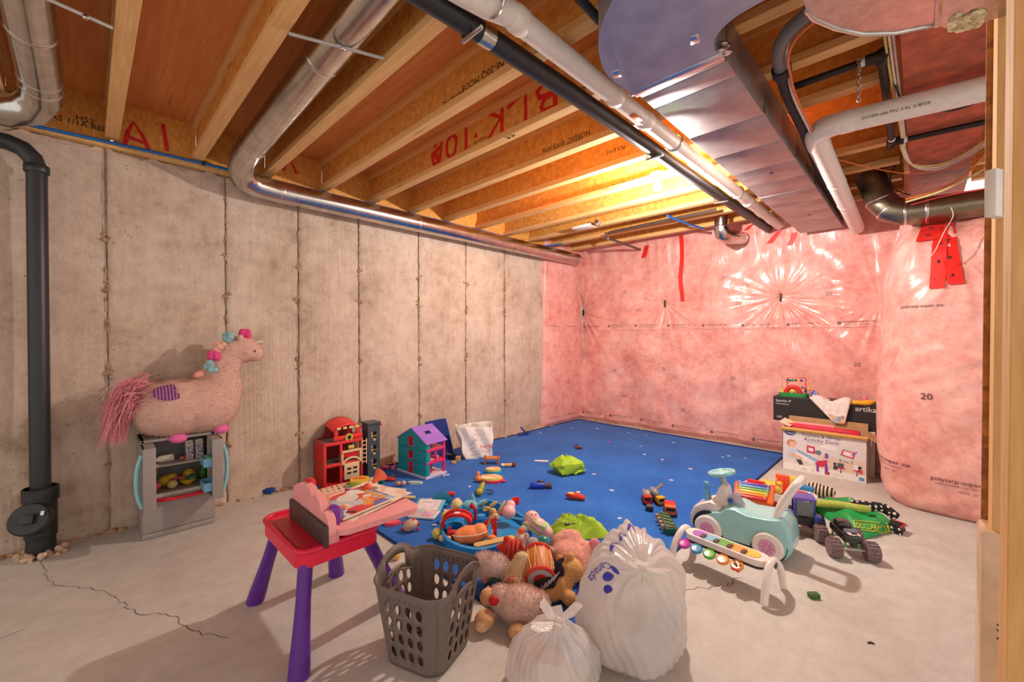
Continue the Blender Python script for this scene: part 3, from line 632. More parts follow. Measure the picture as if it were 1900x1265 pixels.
# ================================================================== studs at the right edge
FT=[(3.705,1.76,.089,.105),(3.665,.99,.089,.085)]
t=thing('wall_stud','unpainted wooden post with faint red handwriting near the right edge','stud',(3.75,1.81,0))
mb=MB(); mb.X=Matrix.Translation((-3.75,-1.81,0)); mb.box((3.715+.06,1.81,1.2),(.12,.10,2.4),.002); post=mb.build('post',STUDW,t,smooth=False)
mb=MB(); mb.X=Matrix.Translation((-3.75,-1.81,0)); mb.box((3.702+.055,1.865,1.25),(.11,.011,2.3)); mb.build('sheathing_edge',osb('dark_osb_edge',(120,70,34),(206,140,76)),t,smooth=False)
mb=MB(); mb.X=Matrix.Translation((-3.75,-1.81,0)); y=1.759
for i,L in enumerate(([[(0,.0),(.02,.05)],[(.02,.05),(.035,0)]],[[(.0,.02),(.03,.02)]],[[(.03,.05),(0,.04),(.005,0),(.03,0)]],[[(0,.02),(.03,.0)]],[[(.0,.0),(.02,.03),(.03,0)]],[[(0,.04),(.02,.05),(.035,.03)]],[[(.01,0),(.035,.03),(.02,.05)]])):
    for l in L: mb.tube([(3.735+a,y,1.05-.065*i+b) for a,b in l],.0016,6,flat=(0,1,0))
mb.build('handwriting',M('red_pencil',(200,70,50),.7),post)
mb=MB(); mb.X=Matrix.Translation((-3.75,-1.81,0)); mb.box((3.70+.06,1.806,.33),(.135,.118,.66),.012); mb.build('film_wrap',M('dusty_film',(214,176,140),.3,var=.08,scale=8,coat=.6),t)
mb=MB(); mb.X=Matrix.Translation((-3.75,-1.81,0))
for k,s in enumerate(('1A','bsmt','bath')): write(mb,s,lambda u,v:(3.725+.03*k+v*.6,1.7455,.42-u),.045)
mb.build('marker_note',INK,post,smooth=False,fix=False)
t=thing('wall_stud','wooden stud with red paint spots at the right edge of the view','stud',(3.71,1.03,0))
mb=MB(); mb.X=Matrix.Translation((-3.71,-1.03,0)); mb.box((3.6665+.019+.019,1.022,1.2),(.076,.085,2.4),.002); post=mb.build('post',STUDW,t,smooth=False)
mb=MB(); mb.X=Matrix.Translation((-3.71,-1.03,0))
for z in (1.22,1.09): mb.ell((3.70,.979,z+.02),(.012,.002,.018),10,8)
mb.build('paint_spot',RED,post)
# low-voltage box on the post
q=aty(1852,360,1.70); t=thing('junction_box','white plastic junction box with clear back fixed to the wooden post','box',tuple(q))
mb=MB(); mb.box((-.004,-.006,0),(.022,.05,.125),.003,(0,0,-.5)); mb.build('cover',WHITE,t)
mb=MB(); mb.box((.014,.018,0),(.022,.05,.12),.003,(0,0,-.5)); mb.build('clear_back',M('cloudy_plastic',(190,180,168),.2),t)
mb=MB(); mb.box((.022,.02,.045),(.012,.014,.012),.002); mb.box((.022,.02,-.05),(.012,.014,.012),.002); mb.build('cable_clamp',BLACK,t)
# ================================================================== rug
mb=MB()
def cf(u,v):
    x=.05+2.55*u; y=1.24+3.72*v; e=min(u*2.55,(1-u)*2.55,v*3.72,(1-v)*3.72); return (x,y,.011 if e>.004 else .001)
mb.grid(lambda u,v:cf(u,v),60,80); mb.add([cf(0,0),cf(1,0),cf(1,1),cf(0,1)],[]) 
rug=tag(mb.build('carpet',carpet_mat()),'large rectangular blue carpet spread over the concrete floor','carpet')
mb=MB(); mb.tube([(.05,1.24,.006),(2.6,1.24,.006),(2.6,4.96,.006),(.05,4.96,.006)],.007,6,closed=True); mb.build('bound_edge',M('navy_binding',(20,46,110),.9),rug)
RZ=.0115
# ================================================================== toy fridge
GR=M('grey_toy_plastic',(150,140,134),.45,var=.03); LB=PL((140,196,206)); LBB=PL((120,186,226))
t=thing('toy_fridge','grey toy fridge with open doors below the plush unicorn','toy fridge',(.18,.395,0))
X=Matrix.Translation((-.18,-.395,0)); y0,y1,xb,xf=.215,.575,.055,.305
mb=MB(); mb.X=X
mb.box((xb+.006,(y0+y1)/2,.30),(.012,y1-y0,.57)); mb.box(((xb+xf)/2,y0+.008,.30),(xf-xb,.016,.57)); mb.box(((xb+xf)/2,y1-.008,.30),(xf-xb,.016,.57))
mb.box(((xb+xf)/2,(y0+y1)/2,.577),(xf-xb,y1-y0,.016),.003); mb.box(((xb+xf)/2,(y0+y1)/2,.008),(xf-xb,y1-y0,.016)); mb.box(((xb+xf)/2,(y0+y1)/2,.252),(xf-xb-.01,y1-y0-.03,.012))
mb.build('body',GR,t,smooth=False)
mb=MB(); mb.X=X; mb.box((xb+.12,.395,.41),(.20,.33,.01),.002); sh=mb.build('shelf',M('pale_grey_plastic',(196,186,178),.45),t)
for k in range(16):
    m2=MB(); m2.X=X; m2.lathe([(.005,0),(.005,.001)],8,(.13+.035*(k//4),.245+.03*(k%4),.4155)); m2.build('shelf_hole',BLACK,sh)
mb=MB(); mb.X=X; mb.box((xf+.006,.395,.135),(.022,.355,.20),.006); dr=mb.build('drawer',GR,t)
mb=MB(); mb.X=X; mb.tube(bez([(xf+.014,.29,.222),(xf+.04,.33,.222),(xf+.045,.40,.222),(xf+.04,.49,.222),(xf+.014,.53,.222)],5),.011,8); mb.build('handle',PL((222,24,44)),dr)
mb=MB(); mb.X=X; mb.box((xf+.006,.395,.018),(.018,.355,.03),.003); mb.build('kick_plate',GR,t)
mb=MB(); mb.X=X; mb.box((xf+.008,.395,.246),(.02,.33,.022),.003); mb.build('sill',M('pale_grey_plastic',(196,186,178),.45),t)
def fdoor(yh,sgn,parent_name):
    # door swung out at right angles: local x outward, thickness along y
    mb=MB(); mb.X=X; L=.17; T=.058; yc=yh+sgn*0
    yy=(yh+T/2) if sgn<0 else (yh-T/2+.012)
    mb.box((xf+L/2+.002,yy-(T/2-.006)*(-1 if sgn<0 else 1)*-1,.385),(L,.012,.37),.003)
    mb.box((xf+L-.004,yy,.385),(.016,T,.37),.003); mb.box((xf+.012,yy,.385),(.014,T,.37),.003)
    mb.box((xf+L/2,yy,.564),(L,T,.012),.003); mb.box((xf+L/2,yy,.206),(L,T,.012),.003)
    d=mb.build('door',GR,t)
    ho=yh-.0 if sgn<0 else yh+.014
    mb=MB(); mb.X=X; s2=-1 if sgn<0 else 1
    mb.tube(bez([(xf+.13,ho,.53),(xf+.13,ho+s2*.018,.46),(xf+.13,ho+s2*.024,.38),(xf+.13,ho+s2*.018,.30),(xf+.13,ho,.23)],6),.012,10); mb.build('handle',LB,d)
    return d,yy
fdoor(.212,-1,'l'); d,yy=fdoor(.578,1,'r')
for z in (.25,.40):
    mb=MB(); mb.X=X; xx=xf+.085; yb=yy-.035
    mb.box((xx,yb,z),(.12,.06,.004)); mb.box((xx,yb-.03,z+.025),(.12,.004,.05)); mb.box((xx-.06,yb,z+.025),(.004,.06,.05)); mb.box((xx+.06,yb,z+.025),(.004,.06,.05)); mb.build('bin',LBB,d,smooth=False)
    if z>.3:
        for i,(c,lab) in enumerate((((120,150,160),'grey blue toy egg in the upper bin of the fridge door'),((96,196,70),'green toy lime in the upper bin of the fridge door'))):
            o=tag(MB().ell((0,0,0),.026,14,10).build('toy_food',PL(c)),lab,'toy food'); o.location=(xx-.028+.055*i,yb,z+.03)
# cartons and food inside
for i,(yq,lab) in enumerate(((.455,'blue and white toy milk carton on the fridge shelf, left of two'),(.505,'blue and white toy milk carton on the fridge shelf, right of two'))):
    c=thing('milk_carton',lab,'toy carton',(.215,yq,.4155),.1,'toy milk cartons')
    MB().box((0,0,.045),(.04,.04,.09),.002).build('carton_body',PRINT('carton_print',[(60,80,140),(236,226,220),(222,170,160),(150,180,210)],60),c)
    mb=MB(); mb.add([(-.02,-.02,.09),(.02,-.02,.09),(.02,.02,.09),(-.02,.02,.09),(0,-.02,.11),(0,.02,.11),(0,-.02,.118),(0,.02,.118)],[(0,1,4),(2,3,5),(1,2,5,4),(3,0,4,5),(4,5,7,6)]); mb.build('gable_top',WHITE,c,smooth=False)
def food(lab,loc,fn,c,name='toy_food',rot=(0,0,0)):
    mb=MB(); fn(mb); o=tag(mb.build(name,PL(c)),lab,'toy food'); o.location=loc; o.rotation_euler=rot; return o
food('small white toy bottle lying on the fridge shelf',(.2,.33,.438),lambda m:m.lathe([(.005,-.05),(.022,-.048),(.022,.02),(.008,.04),(.008,.055)],16),(226,216,196),rot=(math.pi/2,0,.1))
food('small orange toy piece beside the cartons on the fridge shelf',(.2,.42,.427),lambda m:m.box((0,0,0),(.03,.03,.022),.008),(196,110,50))
food('pink toy cup lying at the left of the fridge bottom',(.25,.275,.29),lambda m:m.lathe([(.022,-.03),(.031,.03),(.028,.03),(.02,-.026)],18),(226,72,110),'toy_cup',(1.5,.3,.2))
food('yellow toy pepper lying at the back of the fridge bottom',(.19,.34,.297),lambda m:m.ell((0,0,0),(.03,.045,.034)).ell((0,.03,.01),(.025,.03,.03)),(214,176,30))
food('pale round toy potato lying at the front of the fridge',(.255,.365,.283),lambda m:m.ell((0,0,0),(.026,.028,.026)),(214,190,120))
food('yellow toy bowl with curved sides in the fridge bottom',(.235,.445,.262),lambda m:m.lathe([(.018,0),(.04,.02),(.046,.034),(.043,.034),(.016,.004)],18),(220,180,40),'toy_bowl')
food('dark green toy lid resting on the yellow bowl',(.25,.462,.306),lambda m:m.ell((0,0,0),(.025,.028,.012)),(50,110,80),rot=(.3,.4,0))
food('pink toy plate edge across the fridge bottom',(.225,.40,.31),lambda m:m.ell((0,0,0),(.02,.045,.006)),(226,90,120))
food('yellow toy corn standing behind the bowl',(.16,.46,.30),lambda m:m.ell((0,0,0),(.026,.035,.04)),(226,186,40))
food('green toy vegetable at the right of the fridge bottom',(.17,.53,.295),lambda m:m.ell((0,0,0),(.02,.022,.036)).ell((0,.005,.03),.02),(60,140,50))
# ================================================================== plush unicorn on the fridge
UF=FAB((246,192,174),220,.9)
t=thing('plush_unicorn','big pink plush unicorn with fluffy tail lying on the toy fridge','plush toy',(.2,.45,.586)); X=Matrix.Translation((-.2,-.45,-.586))
body=blob('body',UF,t,[((.02,-.04,.165),(.165,.235,.18),(.15,0,0)),((.02,.09,.165),(.17,.195,.18),(.25,0,0)),((.01,.17,.235),(.14,.125,.19),(-.2,0,0)),((0,.185,.39),(.095,.105,.16),(-.3,0,0)),((0,.245,.50),(.082,.085,.095)),((0,.31,.53),(.09,.10,.092)),((0,.375,.50),(.07,.06,.064)),((0,-.16,.20),(.11,.11,.13))],.014,8,.0012)
fur(body,UF,9000,.012,t,(0,0,-.2),.0016)
def puff(px,py,x,r,c):
    p=atx(px,py,x)-Vector((.2,.45,.586)); mb=MB()
    for k in range(12): mb.ell(p+Vector(RNG.randn(3))*r*.38,r*.62,10,8)
    mb.build('mane_puff',FAB(c,200),t)
for a in ((425,628,.24,.036,(150,190,194)),(455,621,.23,.035,(226,70,130)),(406,642,.25,.034,(240,178,160)),(397,660,.28,.030,(228,76,140)),(389,677,.30,.030,(150,192,196)),(370,695,.31,.022,(236,160,150))): puff(*a)
mb=MB()
for k in range(900):
    a=RNG.rand(); b=RNG.randn(3); r0=Vector((.0+.05*b[0],-.215+.03*b[1],.265+.05*b[2])); tip=Vector((.0+.075*RNG.randn()*(.55),-.425+.13*RNG.rand()**.6+.0,-.03+.22*RNG.rand()**1.3))
    mid=r0.lerp(tip,.45)+Vector((.05*RNG.randn()*.6,-.03,.055+.02*RNG.randn())); w=.0045
    P=[r0.lerp(mid,.0),r0.lerp(mid,.6)+Vector((0,-.01,.015)),mid,mid.lerp(tip,.55),tip]
    s=Vector((RNG.randn(),RNG.randn(),.3)).normalized(); vs=[]
    for i,q in enumerate(P): vs+=[q-s*w*(1-i/4.2),q+s*w*(1-i/4.2)]
    mb.add(vs,[(2*i,2*i+1,2*i+3,2*i+2) for i in range(4)])
tag(mb.build('tail_hair',FAB((236,150,160),90),t,fix=False),kind='stuff')
m,nt,p=nodes_of('striped_saddle'); w_=N(nt,'ShaderNodeTexWave'); w_.bands_direction='Y'; w_.inputs['Scale'].default_value=20; nt.links.new(coords(nt),w_.inputs['Vector'])
nt.links.new(ramp(nt,w_.outputs[0],[(.4,(96,40,100)),(.55,(170,110,150))]),p.inputs['Base Color']); p.inputs['Roughness'].default_value=.9
mb=MB(); mb.X=X; q=atx(322,713,.30); mb.ell((.325,q.y-.01,.862),(.016,.095,.06),24,14,(0,-.75,0)); mb.build('saddle_patch',m,t)
for i,(px,py,x) in enumerate(((332,818,.335),(412,800,.33))):
    q=atx(px,py,x); mb=MB(); mb.X=X; mb.ell((x-.03,q.y,q.z+.012),(.04,.047,.03),16,10,(0,.3,0)); mb.build('hoof',FAB((232,110,170)),t)
mb=MB(); mb.X=X; q=atx(472,651,.265); mb.ell((.268,q.y,q.z),(.008,.008,.011)); mb.build('eye',BLACK,t)
mb=MB(); q=Vector((0,.40,.575)); mb.tube([q+Vector((0,-.02,-.01)),q+Vector((0,.01,.003)),q+Vector((0,.045,.006))],[.012,.008,.002],10); mb.build('horn',M('pearl_horn',(236,214,196),.3,.2),t)
mb=MB(); mb.ell((.055,.285,.60),(.014,.02,.03),10,8,(.2,.4,0)); mb.build('ear',UF,t)
# ================================================================== activity desk
PK=PL((238,158,158)); HOT=PL((224,28,66)); PUR=PL((92,36,140))
t=thing('activity_desk','hot pink plastic play desk with purple legs in the foreground','play desk',(1.775,.68,0)); X=Matrix.Translation((-1.775,-.68,0))
mb=MB(); mb.X=X; mb.prism([(x+1.775,y+.68) for x,y in rrect(.44,.32,.05,5)],.058,(0,0,.362)); mb.build('table_base',HOT,t,ang=30)
mb=MB(); mb.X=X; rim=[(x+1.775,y+.68,.421) for x,y in rrect(.436,.316,.05,6)]; mb.tube(rim,.011,10,closed=True); mb.build('rim',HOT,t)
mb=MB(); mb.X=X; mb.prism([(x+1.79,y+.565) for x,y in rrect(.33,.055,.02)],.004,(0,0,.4185)); mb.build('pen_tray',PL((196,14,50)),t)
for x,y,w,h in ((1.958,.66,.05,.075),(1.955,.76,.055,.09)):
    mb=MB(); mb.X=X; mb.prism([(a+x,b+y) for a,b in rrect(w,h,.022,6)],.004,(0,0,.4185)); mb.build('cup_well',PL((196,14,50)),t)
    mb=MB(); mb.X=X; mb.tube([(a+x,b+y,.4225) for a,b in rrect(w,h,.022,6)],.003,6,closed=True); mb.build('well_rim',HOT,t)
for tx,ty,bx,by in ((1.60,.57,1.425,.525),(1.965,.555,2.02,.512),(1.62,.79,1.47,.875),(1.955,.80,1.86,.99)):
    mb=MB(); mb.X=X; a=Vector((tx,ty,.37));b=Vector((bx,by,.004)); pts=[a.lerp(b,k/6) for k in range(7)]
    mb.tube(pts,[.026,.026,.026,.028,.031,.035,.037],18); mb.build('leg',PUR,t)
# hinged writing board with raised back ridge
mb=MB(); mb.X=X; mb.box((1.825,.612,.462),(.39,.014,.08),.003); back=mb.build('back_panel',M('dark_brown_plastic',(72,58,52),.5),t)
m2=MB(); m2.X=X; m2.lathe([(.006,0),(.006,.002)],10,(1.82,.603,.47),(math.pi/2,0,0)); m2.build('screw',GALV,back)
cl=[(-.195,0),(.195,0),(.195,.01),(.185,.055),(.15,.075),(.125,.06),(.11,.095),(.07,.12),(.03,.10),(.0,.125),(-.05,.13),(-.08,.115),(-.11,.12),(-.15,.105),(-.18,.09),(-.195,.05)]
mb=MB(); mb.X=X; mb.prism(cl,.03,(1.825,.648,.468),(math.pi/2,0,0)); ridge=mb.build('cloud_ridge',PK,t,ang=50)
for (cx,cz,w,h,c,nm) in ((1.72,.56,.06,.075,(214,34,50),'red_panel'),(1.86,.535,.055,.06,(238,150,50),'orange_panel'),(1.965,.515,.05,.075,(120,44,160),'purple_panel')):
    mb=MB(); mb.X=X; mb.box((cx,.662,cz),(w,.03,h),.01); mb.build(nm,PL(c),ridge)
mb=MB(); mb.X=X; mb.box((1.99,.640,.455),(.04,.05,.06),.01); mb.build('hinge_block',PK,t)
mb=MB(); mb.X=X; mb.prism([(a,b_) for a,b_ in rrect(.42,.36,.05,6)],.022,(1.83,.825,.452),(-.02,0,0)); mb.build('writing_board',PK,t,ang=30)
mb=MB(); mb.X=X; mb.tube([(1.96,.70,.43),(1.93,.86,.43)],.02,10); mb.build('underside_cup',PL((226,200,140)),t)
# papers and book on the desk
BOOK=PRINT('picture_book_cover',[(236,120,60),(230,214,200),(150,180,206),(222,80,56),(196,206,210),(232,160,80),(240,230,216),(120,110,170)],16)
def slab(name,lab,cat,loc,dims,rot,mat,group=None,bev=.002,pages=None):
    if pages:
        t_=thing(name,lab,cat,loc,0,group,rot); MB().box((0,0,dims[2]*.5),dims,bev).build('pages',pages,t_,smooth=False)
        MB().box((0,0,dims[2]+.001),(dims[0],dims[1],.002)).build('cover',mat,t_,smooth=False); return t_
    o=tag(MB().box((0,0,dims[2]*.5),dims,bev).build(name,mat,smooth=False),lab,cat,group); o.location=loc; o.rotation_euler=rot; return o
slab('paper_sheet','large cream paper sheet under the book on the pink desk','paper',(1.80,.845,.4785),(.30,.33,.0012),(.02,0,.25),PRINT('cream_letters',[(236,216,196),(240,222,204),(232,208,190),(226,190,170),(240,226,210)],26),None,.0)
t=slab('picture_book','open colourful picture book with orange artwork on the pink desk','book',(1.83,.80,.485),(.235,.25,.008),(.02,0,.16),BOOK,None,.001,M('page_paper',(236,224,206),.7))
mb=MB(); 
for i in range(9): mb.box((-.09+.021*i,.095-.0*i,.0105),(.015,.022,.001),0,(0,0,random.uniform(-.3,.3)))
mb.build('title_letters',PL((226,160,60)),t,smooth=False); MB().box((-.02,.118,.0095),(.19,.012,.001)).build('title_band',PL((96,84,160)),t,smooth=False)
MB().lathe([(.045,.0092),(.045,.0106)],24,(-.045,0,0)).build('white_oval',PL((226,224,220)),t); MB().box((.085,-.04,.0105),(.03,.075,.001),0,(0,0,-.5)).build('red_figure',PL((214,50,70)),t,smooth=False)
MB().box((.095,-.075,.0105),(.014,.04,.001),0,(0,0,-.9)).build('dark_mark',BLACK,t,smooth=False)
q=at(592,915,.50); o=tag(MB().tube([(0,0,0),(.05,.05,.0),(.085,.085,0)],[.007,.008,.006],10).build('toy_pen',PL((170,60,170))),'purple toy pen lying across the top of the papers','pen'); o.location=(1.68,.83,.491)
q=at(632,920,.49); t=thing('toy_megaphone','small orange toy with a ball and a flared horn on the desk papers','toy',(1.745,.905,.483)); MB().ell((0,0,.02),.019,14,10).build('ball_end',PL((238,92,50)),t); MB().lathe([(.01,0),(.018,.03),(.036,.055),(.034,.056),(.016,.03)],18,(-.005,.03,.035),(-1.1,0,.2)).build('horn',PL((240,110,76)),t)
# ================================================================== laundry basket
BK=M('taupe_plastic',(112,98,90),.5,var=.04)
t=thing('laundry_basket','taupe plastic laundry basket with rows of oval holes and two handles','basket',(2.225,.915,0))
ang0=math.atan2(.082,.227); HB=.298
def bs(a,v,inset=0):
    """a: 0..4 round the four sides, v: 0..1 up"""
    half=(.126+.038*v)-inset; r=.066+.012*v; s=int(a)%4; f=a-int(a)
    per=2*(half-r); q=math.pi/2*r; tot=per+q; d=f*tot
    if d<q/2: an=-math.pi/4+d/r*1; x,y=half-r+r*math.cos(an),-half+r+r*math.sin(an); an2=an
    elif d<q/2+per: x,y=half,-half+r+(d-q/2)
    else: an=(d-q/2-per)/r; x,y=half-r+r*math.cos(an),half-r+r*math.sin(an)
    for _ in range(s): x,y=-y,x
    c,s_=math.cos(ang0),math.sin(ang0); return (x*c-y*s_,x*s_+y*c)
def topz(a):
    k=a%2  # handles rise on sides 0 and 2
    return HB+(.055*max(0,math.sin(math.pi*max(0,min(1,(k-.13)/.74))))**.8 if k<1 else 0)
def bpt(a,v):
    z=v*topz(a); x,y=bs(a,z/HB); return (x,y,z+.004)
mb=MB(); NC=6; NR=6
def cell(a0,a1,v0,v1,hole,ra=.33,rb=.36):
    if not hole: 
        mb.grid(lambda u,v:bpt(a0+(a1-a0)*u,v0+(v1-v0)*v),4,2); return
    n=16; ou=[];inn=[]
    for k in range(n):
        th=2*math.pi*k/n; c,s=math.cos(th),math.sin(th); m_=max(abs(c),abs(s)); ou.append(bpt(a0+(a1-a0)*(.5+.5*c/m_),v0+(v1-v0)*(.5+.5*s/m_))); inn.append(bpt(a0+(a1-a0)*(.5+ra*c),v0+(v1-v0)*(.5+rb*s)))
    mb.add(ou+inn,[(k,(k+1)%n,n+(k+1)%n,n+k) for k in range(n)])
for s in range(4):
    cols=[0,.17]+[.17+.165*k for k in range(1,5)]+[1.0]
    rows=[0,.09,.285,.48,.675,.87,1.0] if s%2 else [0,.075,.24,.405,.57,.735,1.0]
    for i in range(len(cols)-1):
        for j in range(len(rows)-1):
            h=0<i<5 and 0<j<5
            if s%2==0 and j==5 and 0<i<5: continue
            cell(s+cols[i],s+cols[i+1],rows[j],rows[j+1],h,.30,.37)
    if s%2==0:   # handle loop above an opening
        cell(s+.17,s+.30,.735,1,False); cell(s+.70,s+.83,.735,1,False)
        mb.grid(lambda u,v:bpt(s+.30+.4*u,.735+.05*v),8,1); mb.grid(lambda u,v:bpt(s+.30+.4*u,.90+.10*v),8,1)
mb.add([bpt(k/10,0) for k in range(40)],[tuple(range(40))])
o=mb.build('shell',BK,t,fix=False,ang=60); bm=bmesh.new(); bm.from_mesh(o.data); bmesh.ops.remove_doubles(bm,verts=bm.verts,dist=.0008); bmesh.ops.recalc_face_normals(bm,faces=bm.faces); bm.to_mesh(o.data); bm.free()
md=o.modifiers.new('thick','SOLIDIFY'); md.thickness=.0035; md.offset=-1
mb=MB(); mb.tube([bpt(k/16,1) for k in range(64)],.004,8,closed=True); mb.build('rim',BK,t)
# ================================================================== plastic bags
def film(name,c,tr=.25):
    m,nt,p=nodes_of(name); out=nt.nodes['Material Output']
    p.inputs['Base Color'].default_value=lin(c); p.inputs['Roughness'].default_value=.22; p.inputs['Specular IOR Level'].default_value=.7
    b=N(nt,'ShaderNodeBump'); b.inputs['Strength'].default_value=.6; b.inputs['Distance'].default_value=.01; nt.links.new(noise(nt,coords(nt,(1,1,.4)),26,4),b.inputs['Height']); nt.links.new(b.outputs[0],p.inputs['Normal'])
    trn=N(nt,'ShaderNodeBsdfTransparent'); tl=N(nt,'ShaderNodeBsdfTranslucent'); tl.inputs[0].default_value=lin(c)
    m1=N(nt,'ShaderNodeMixShader'); m1.inputs[0].default_value=.35; nt.links.new(p.outputs[0],m1.inputs[1]); nt.links.new(tl.outputs[0],m1.inputs[2])
    m2=N(nt,'ShaderNodeMixShader'); m2.inputs[0].default_value=tr; nt.links.new(m1.outputs[0],m2.inputs[1]); nt.links.new(trn.outputs[0],m2.inputs[2]); nt.links.new(m2.outputs[0],out.inputs[0]); return m
FILM=film('white_bag_film',(240,234,228),.2)
def bag(lab,loc,prof,seed,amp=1.0,calm=None):
    """prof: rings (z, rx, ry, ox, oy, tilt); pleats gather toward the knot in the last ring"""
    t_=thing('plastic_bag',lab,'bag',loc); A=np.array(prof); n=len(A)
    def fn(u,v):
        k=v*(n-1); z,rx,ry,ox,oy,ti=[float(np.interp(k,np.arange(n),A[:,c])) for c in range(6)]
        a=2*math.pi*u; g=max(0,min(1,(v-.45)/.4)); 
        w_=1.0 if calm is None else min(1,max(.04,(abs(u-calm)-.05)/.06,(v-.80)/.1)); pl=1+amp*w_*(g*.11*math.sin(a*11+seed)+g*.07*math.sin(a*23+2*seed+z*9)+.05*math.sin(a*3+z*17+seed)+.03*math.sin(a*5-z*29)+.015*math.sin(a*31+z*60))
        sq=1/max(abs(math.cos(a)),abs(math.sin(a)))**.3
        x=ox+rx*pl*sq*math.cos(a); y=oy+ry*pl*sq*math.sin(a); return (x,y,max(.003,z+ti*(-.7*(x-ox)+.714*(y-oy))))
    mb=MB(); mb.grid(fn,150,70); mb.build('bag_film',FILM,t_,fix=False,ang=180)
    mb=MB(); k=Vector((A[-1][3],A[-1][4],A[-1][0])); mb.ell(k,(.018,.018,.016),12,8)
    for i in range(6):
        a=i*1.05+seed; d=Vector((math.cos(a),math.sin(a),.45+.4*math.sin(i*2))).normalized(); s=d.cross(Vector((0,0,1))).normalized(); L=.05+.025*(i%3)
        mb.add([k,k+d*L*.5+s*.024,k+d*L+s*.02+Vector((0,0,.008)),k+d*L*1.1,k+d*L-s*.022,k+d*L*.5-s*.022-Vector((0,0,.006))],[(0,1,2,3),(0,3,4,5)])
    mb.build('knot',FILM,t_,fix=False); return t_,fn
BL=Vector((2.79,1.47,0))
t,bfn=bag('big white tied plastic bag with blue lettering standing on the floor',tuple(BL),[(.004,.06,.08,0,0,0),(.012,.13,.17,0,0,0),(.05,.17,.215,0,0,0),(.12,.185,.225,-.01,0,0),(.20,.18,.215,-.015,0,.05),(.27,.165,.20,-.02,.01,.16),(.325,.14,.17,-.015,.01,.30),(.365,.11,.13,.0,-.01,.45),(.385,.075,.085,.03,-.045,.6),(.385,.04,.045,.06,-.075,.7),(.38,.015,.015,.075,-.09,.7)],1.0,1.0,.68)
for i,(c,x,y,z,r) in enumerate((((226,190,180),-.03,-.05,.12,.10),((170,190,210),.05,.06,.10,.09),((210,200,190),.0,.0,.20,.09),((120,110,120),.06,-.08,.10,.07))):
    mb=MB(); mb.ell((x,y,z),(r,r*1.1,r*.9),16,12); mb.build('contents',FAB(c,60),t)
BLU=M('blue_bag_print',(56,50,170),.45)
def onbag(u,v):
    p=Vector(bfn(u,v)); q=(Vector(bfn(u+.004,v))-p).cross(Vector(bfn(u,v+.004))-p).normalized(); 
    if q.dot(p-Vector((0,0,.15)))<0: q=-q
    return p+q*.003
mb=MB(); write(mb,'Canada',lambda a,b:tuple(onbag(.650+b*.95,.76-a*1.25)),.055); mb.build('lettering',BLU,t,smooth=False,fix=False)
for (u,v,ru,rv) in ((.715,.68,.022,.045),(.745,.61,.016,.035),(.70,.765,.03,.02),(.62,.44,.014,.035),(.635,.36,.008,.02),(.55,.78,.04,.016),(.46,.80,.035,.016),(.37,.79,.03,.014)):
    n=14; mb=MB(); mb.add([tuple(onbag(u+ru*math.cos(k/n*6.283)+.006*math.sin(k/n*6.283),v+rv*math.sin(k/n*6.283))) for k in range(n)],[tuple(range(n))]); mb.build('logo_swirl',BLU,t,smooth=False,fix=False)
t,_=bag('smaller white tied plastic bag at the bottom edge before the big bag',(2.675,1.115,0),[(.004,.06,.07,0,0,0),(.012,.12,.13,0,0,0),(.05,.15,.15,0,0,0),(.11,.145,.14,0,0,0),(.165,.11,.11,0,0,0),(.195,.07,.07,.01,0,.1),(.22,.035,.035,.02,0,.2),(.23,.012,.012,.02,0,.2)],2.4,.8)
for c,x,y,z,r in (((226,120,110),-.075,-.02,.07,.06),((150,160,210),.04,.05,.11,.055),((236,200,190),.02,-.03,.08,.06)):
    mb=MB(); mb.ell((x,y,z),(r,r,r*.9),14,10); mb.build('contents',FAB(c,60),t)
# ================================================================== toy fire station
RR=PL((206,30,30)); RD=PL((226,52,50)); DG=PL((74,80,84)); CRM=PL((226,192,150))
t=thing('toy_fire_station','red toy fire station with a grey window tower against the concrete wall','toy building',(.165,1.5,0)); X=Matrix.Translation((-.165,-1.5,0))
fp=lambda px,py,x:atx(px,py,x)
ya,yb=1.285,1.60; xb=.055; xf=.265
mb=MB(); mb.X=X; prof=[(ya,0),(yb,0),(yb,.48),(yb-.06,.50),(yb-.14,.505),(yb-.20,.49),(yb-.225,.46),(yb-.235,.40),(yb-.25,.375),(ya,.365)]
mb.add([(xb,y,z) for y,z in prof]+[(xb+.01,y,z) for y,z in prof],[tuple(range(10)),tuple(range(10,20))]+[(i,(i+1)%10,10+(i+1)%10,10+i) for i in range(10)]); mb.build('back_wall',M('deep_red_plastic',(150,18,20),.45),t,smooth=False)
mb=MB(); mb.X=X; mb.box(((xb+xf)/2,(ya+yb)/2,.012),(xf-xb,yb-ya,.024),.004); mb.build('base',RD,t)
for z in (.185,.355):
    mb=MB(); mb.X=X; mb.box(((xb+xf)/2,(ya+yb)/2,z),(xf-xb-.01,yb-ya,.010),.002); mb.build('floor_slab',PL((110,112,112)),t,smooth=False)
    mb=MB(); mb.X=X; mb.box((xf-.006,(ya+yb)/2,z-.004),(.014,yb-ya,.026),.004); mb.build('floor_edge',RD,t)
for y in (ya+.008,ya+.135,yb-.01):
    mb=MB(); mb.X=X; mb.box((xf-.01,y,.18),(.018,.02,.36),.004); mb.build('column',RD,t)
mb=MB(); mb.X=X; mb.box(((xb+xf)/2,ya+.006,.19),(xf-xb-.02,.01,.36)); mb.build('side_wall',RR,t,smooth=False)
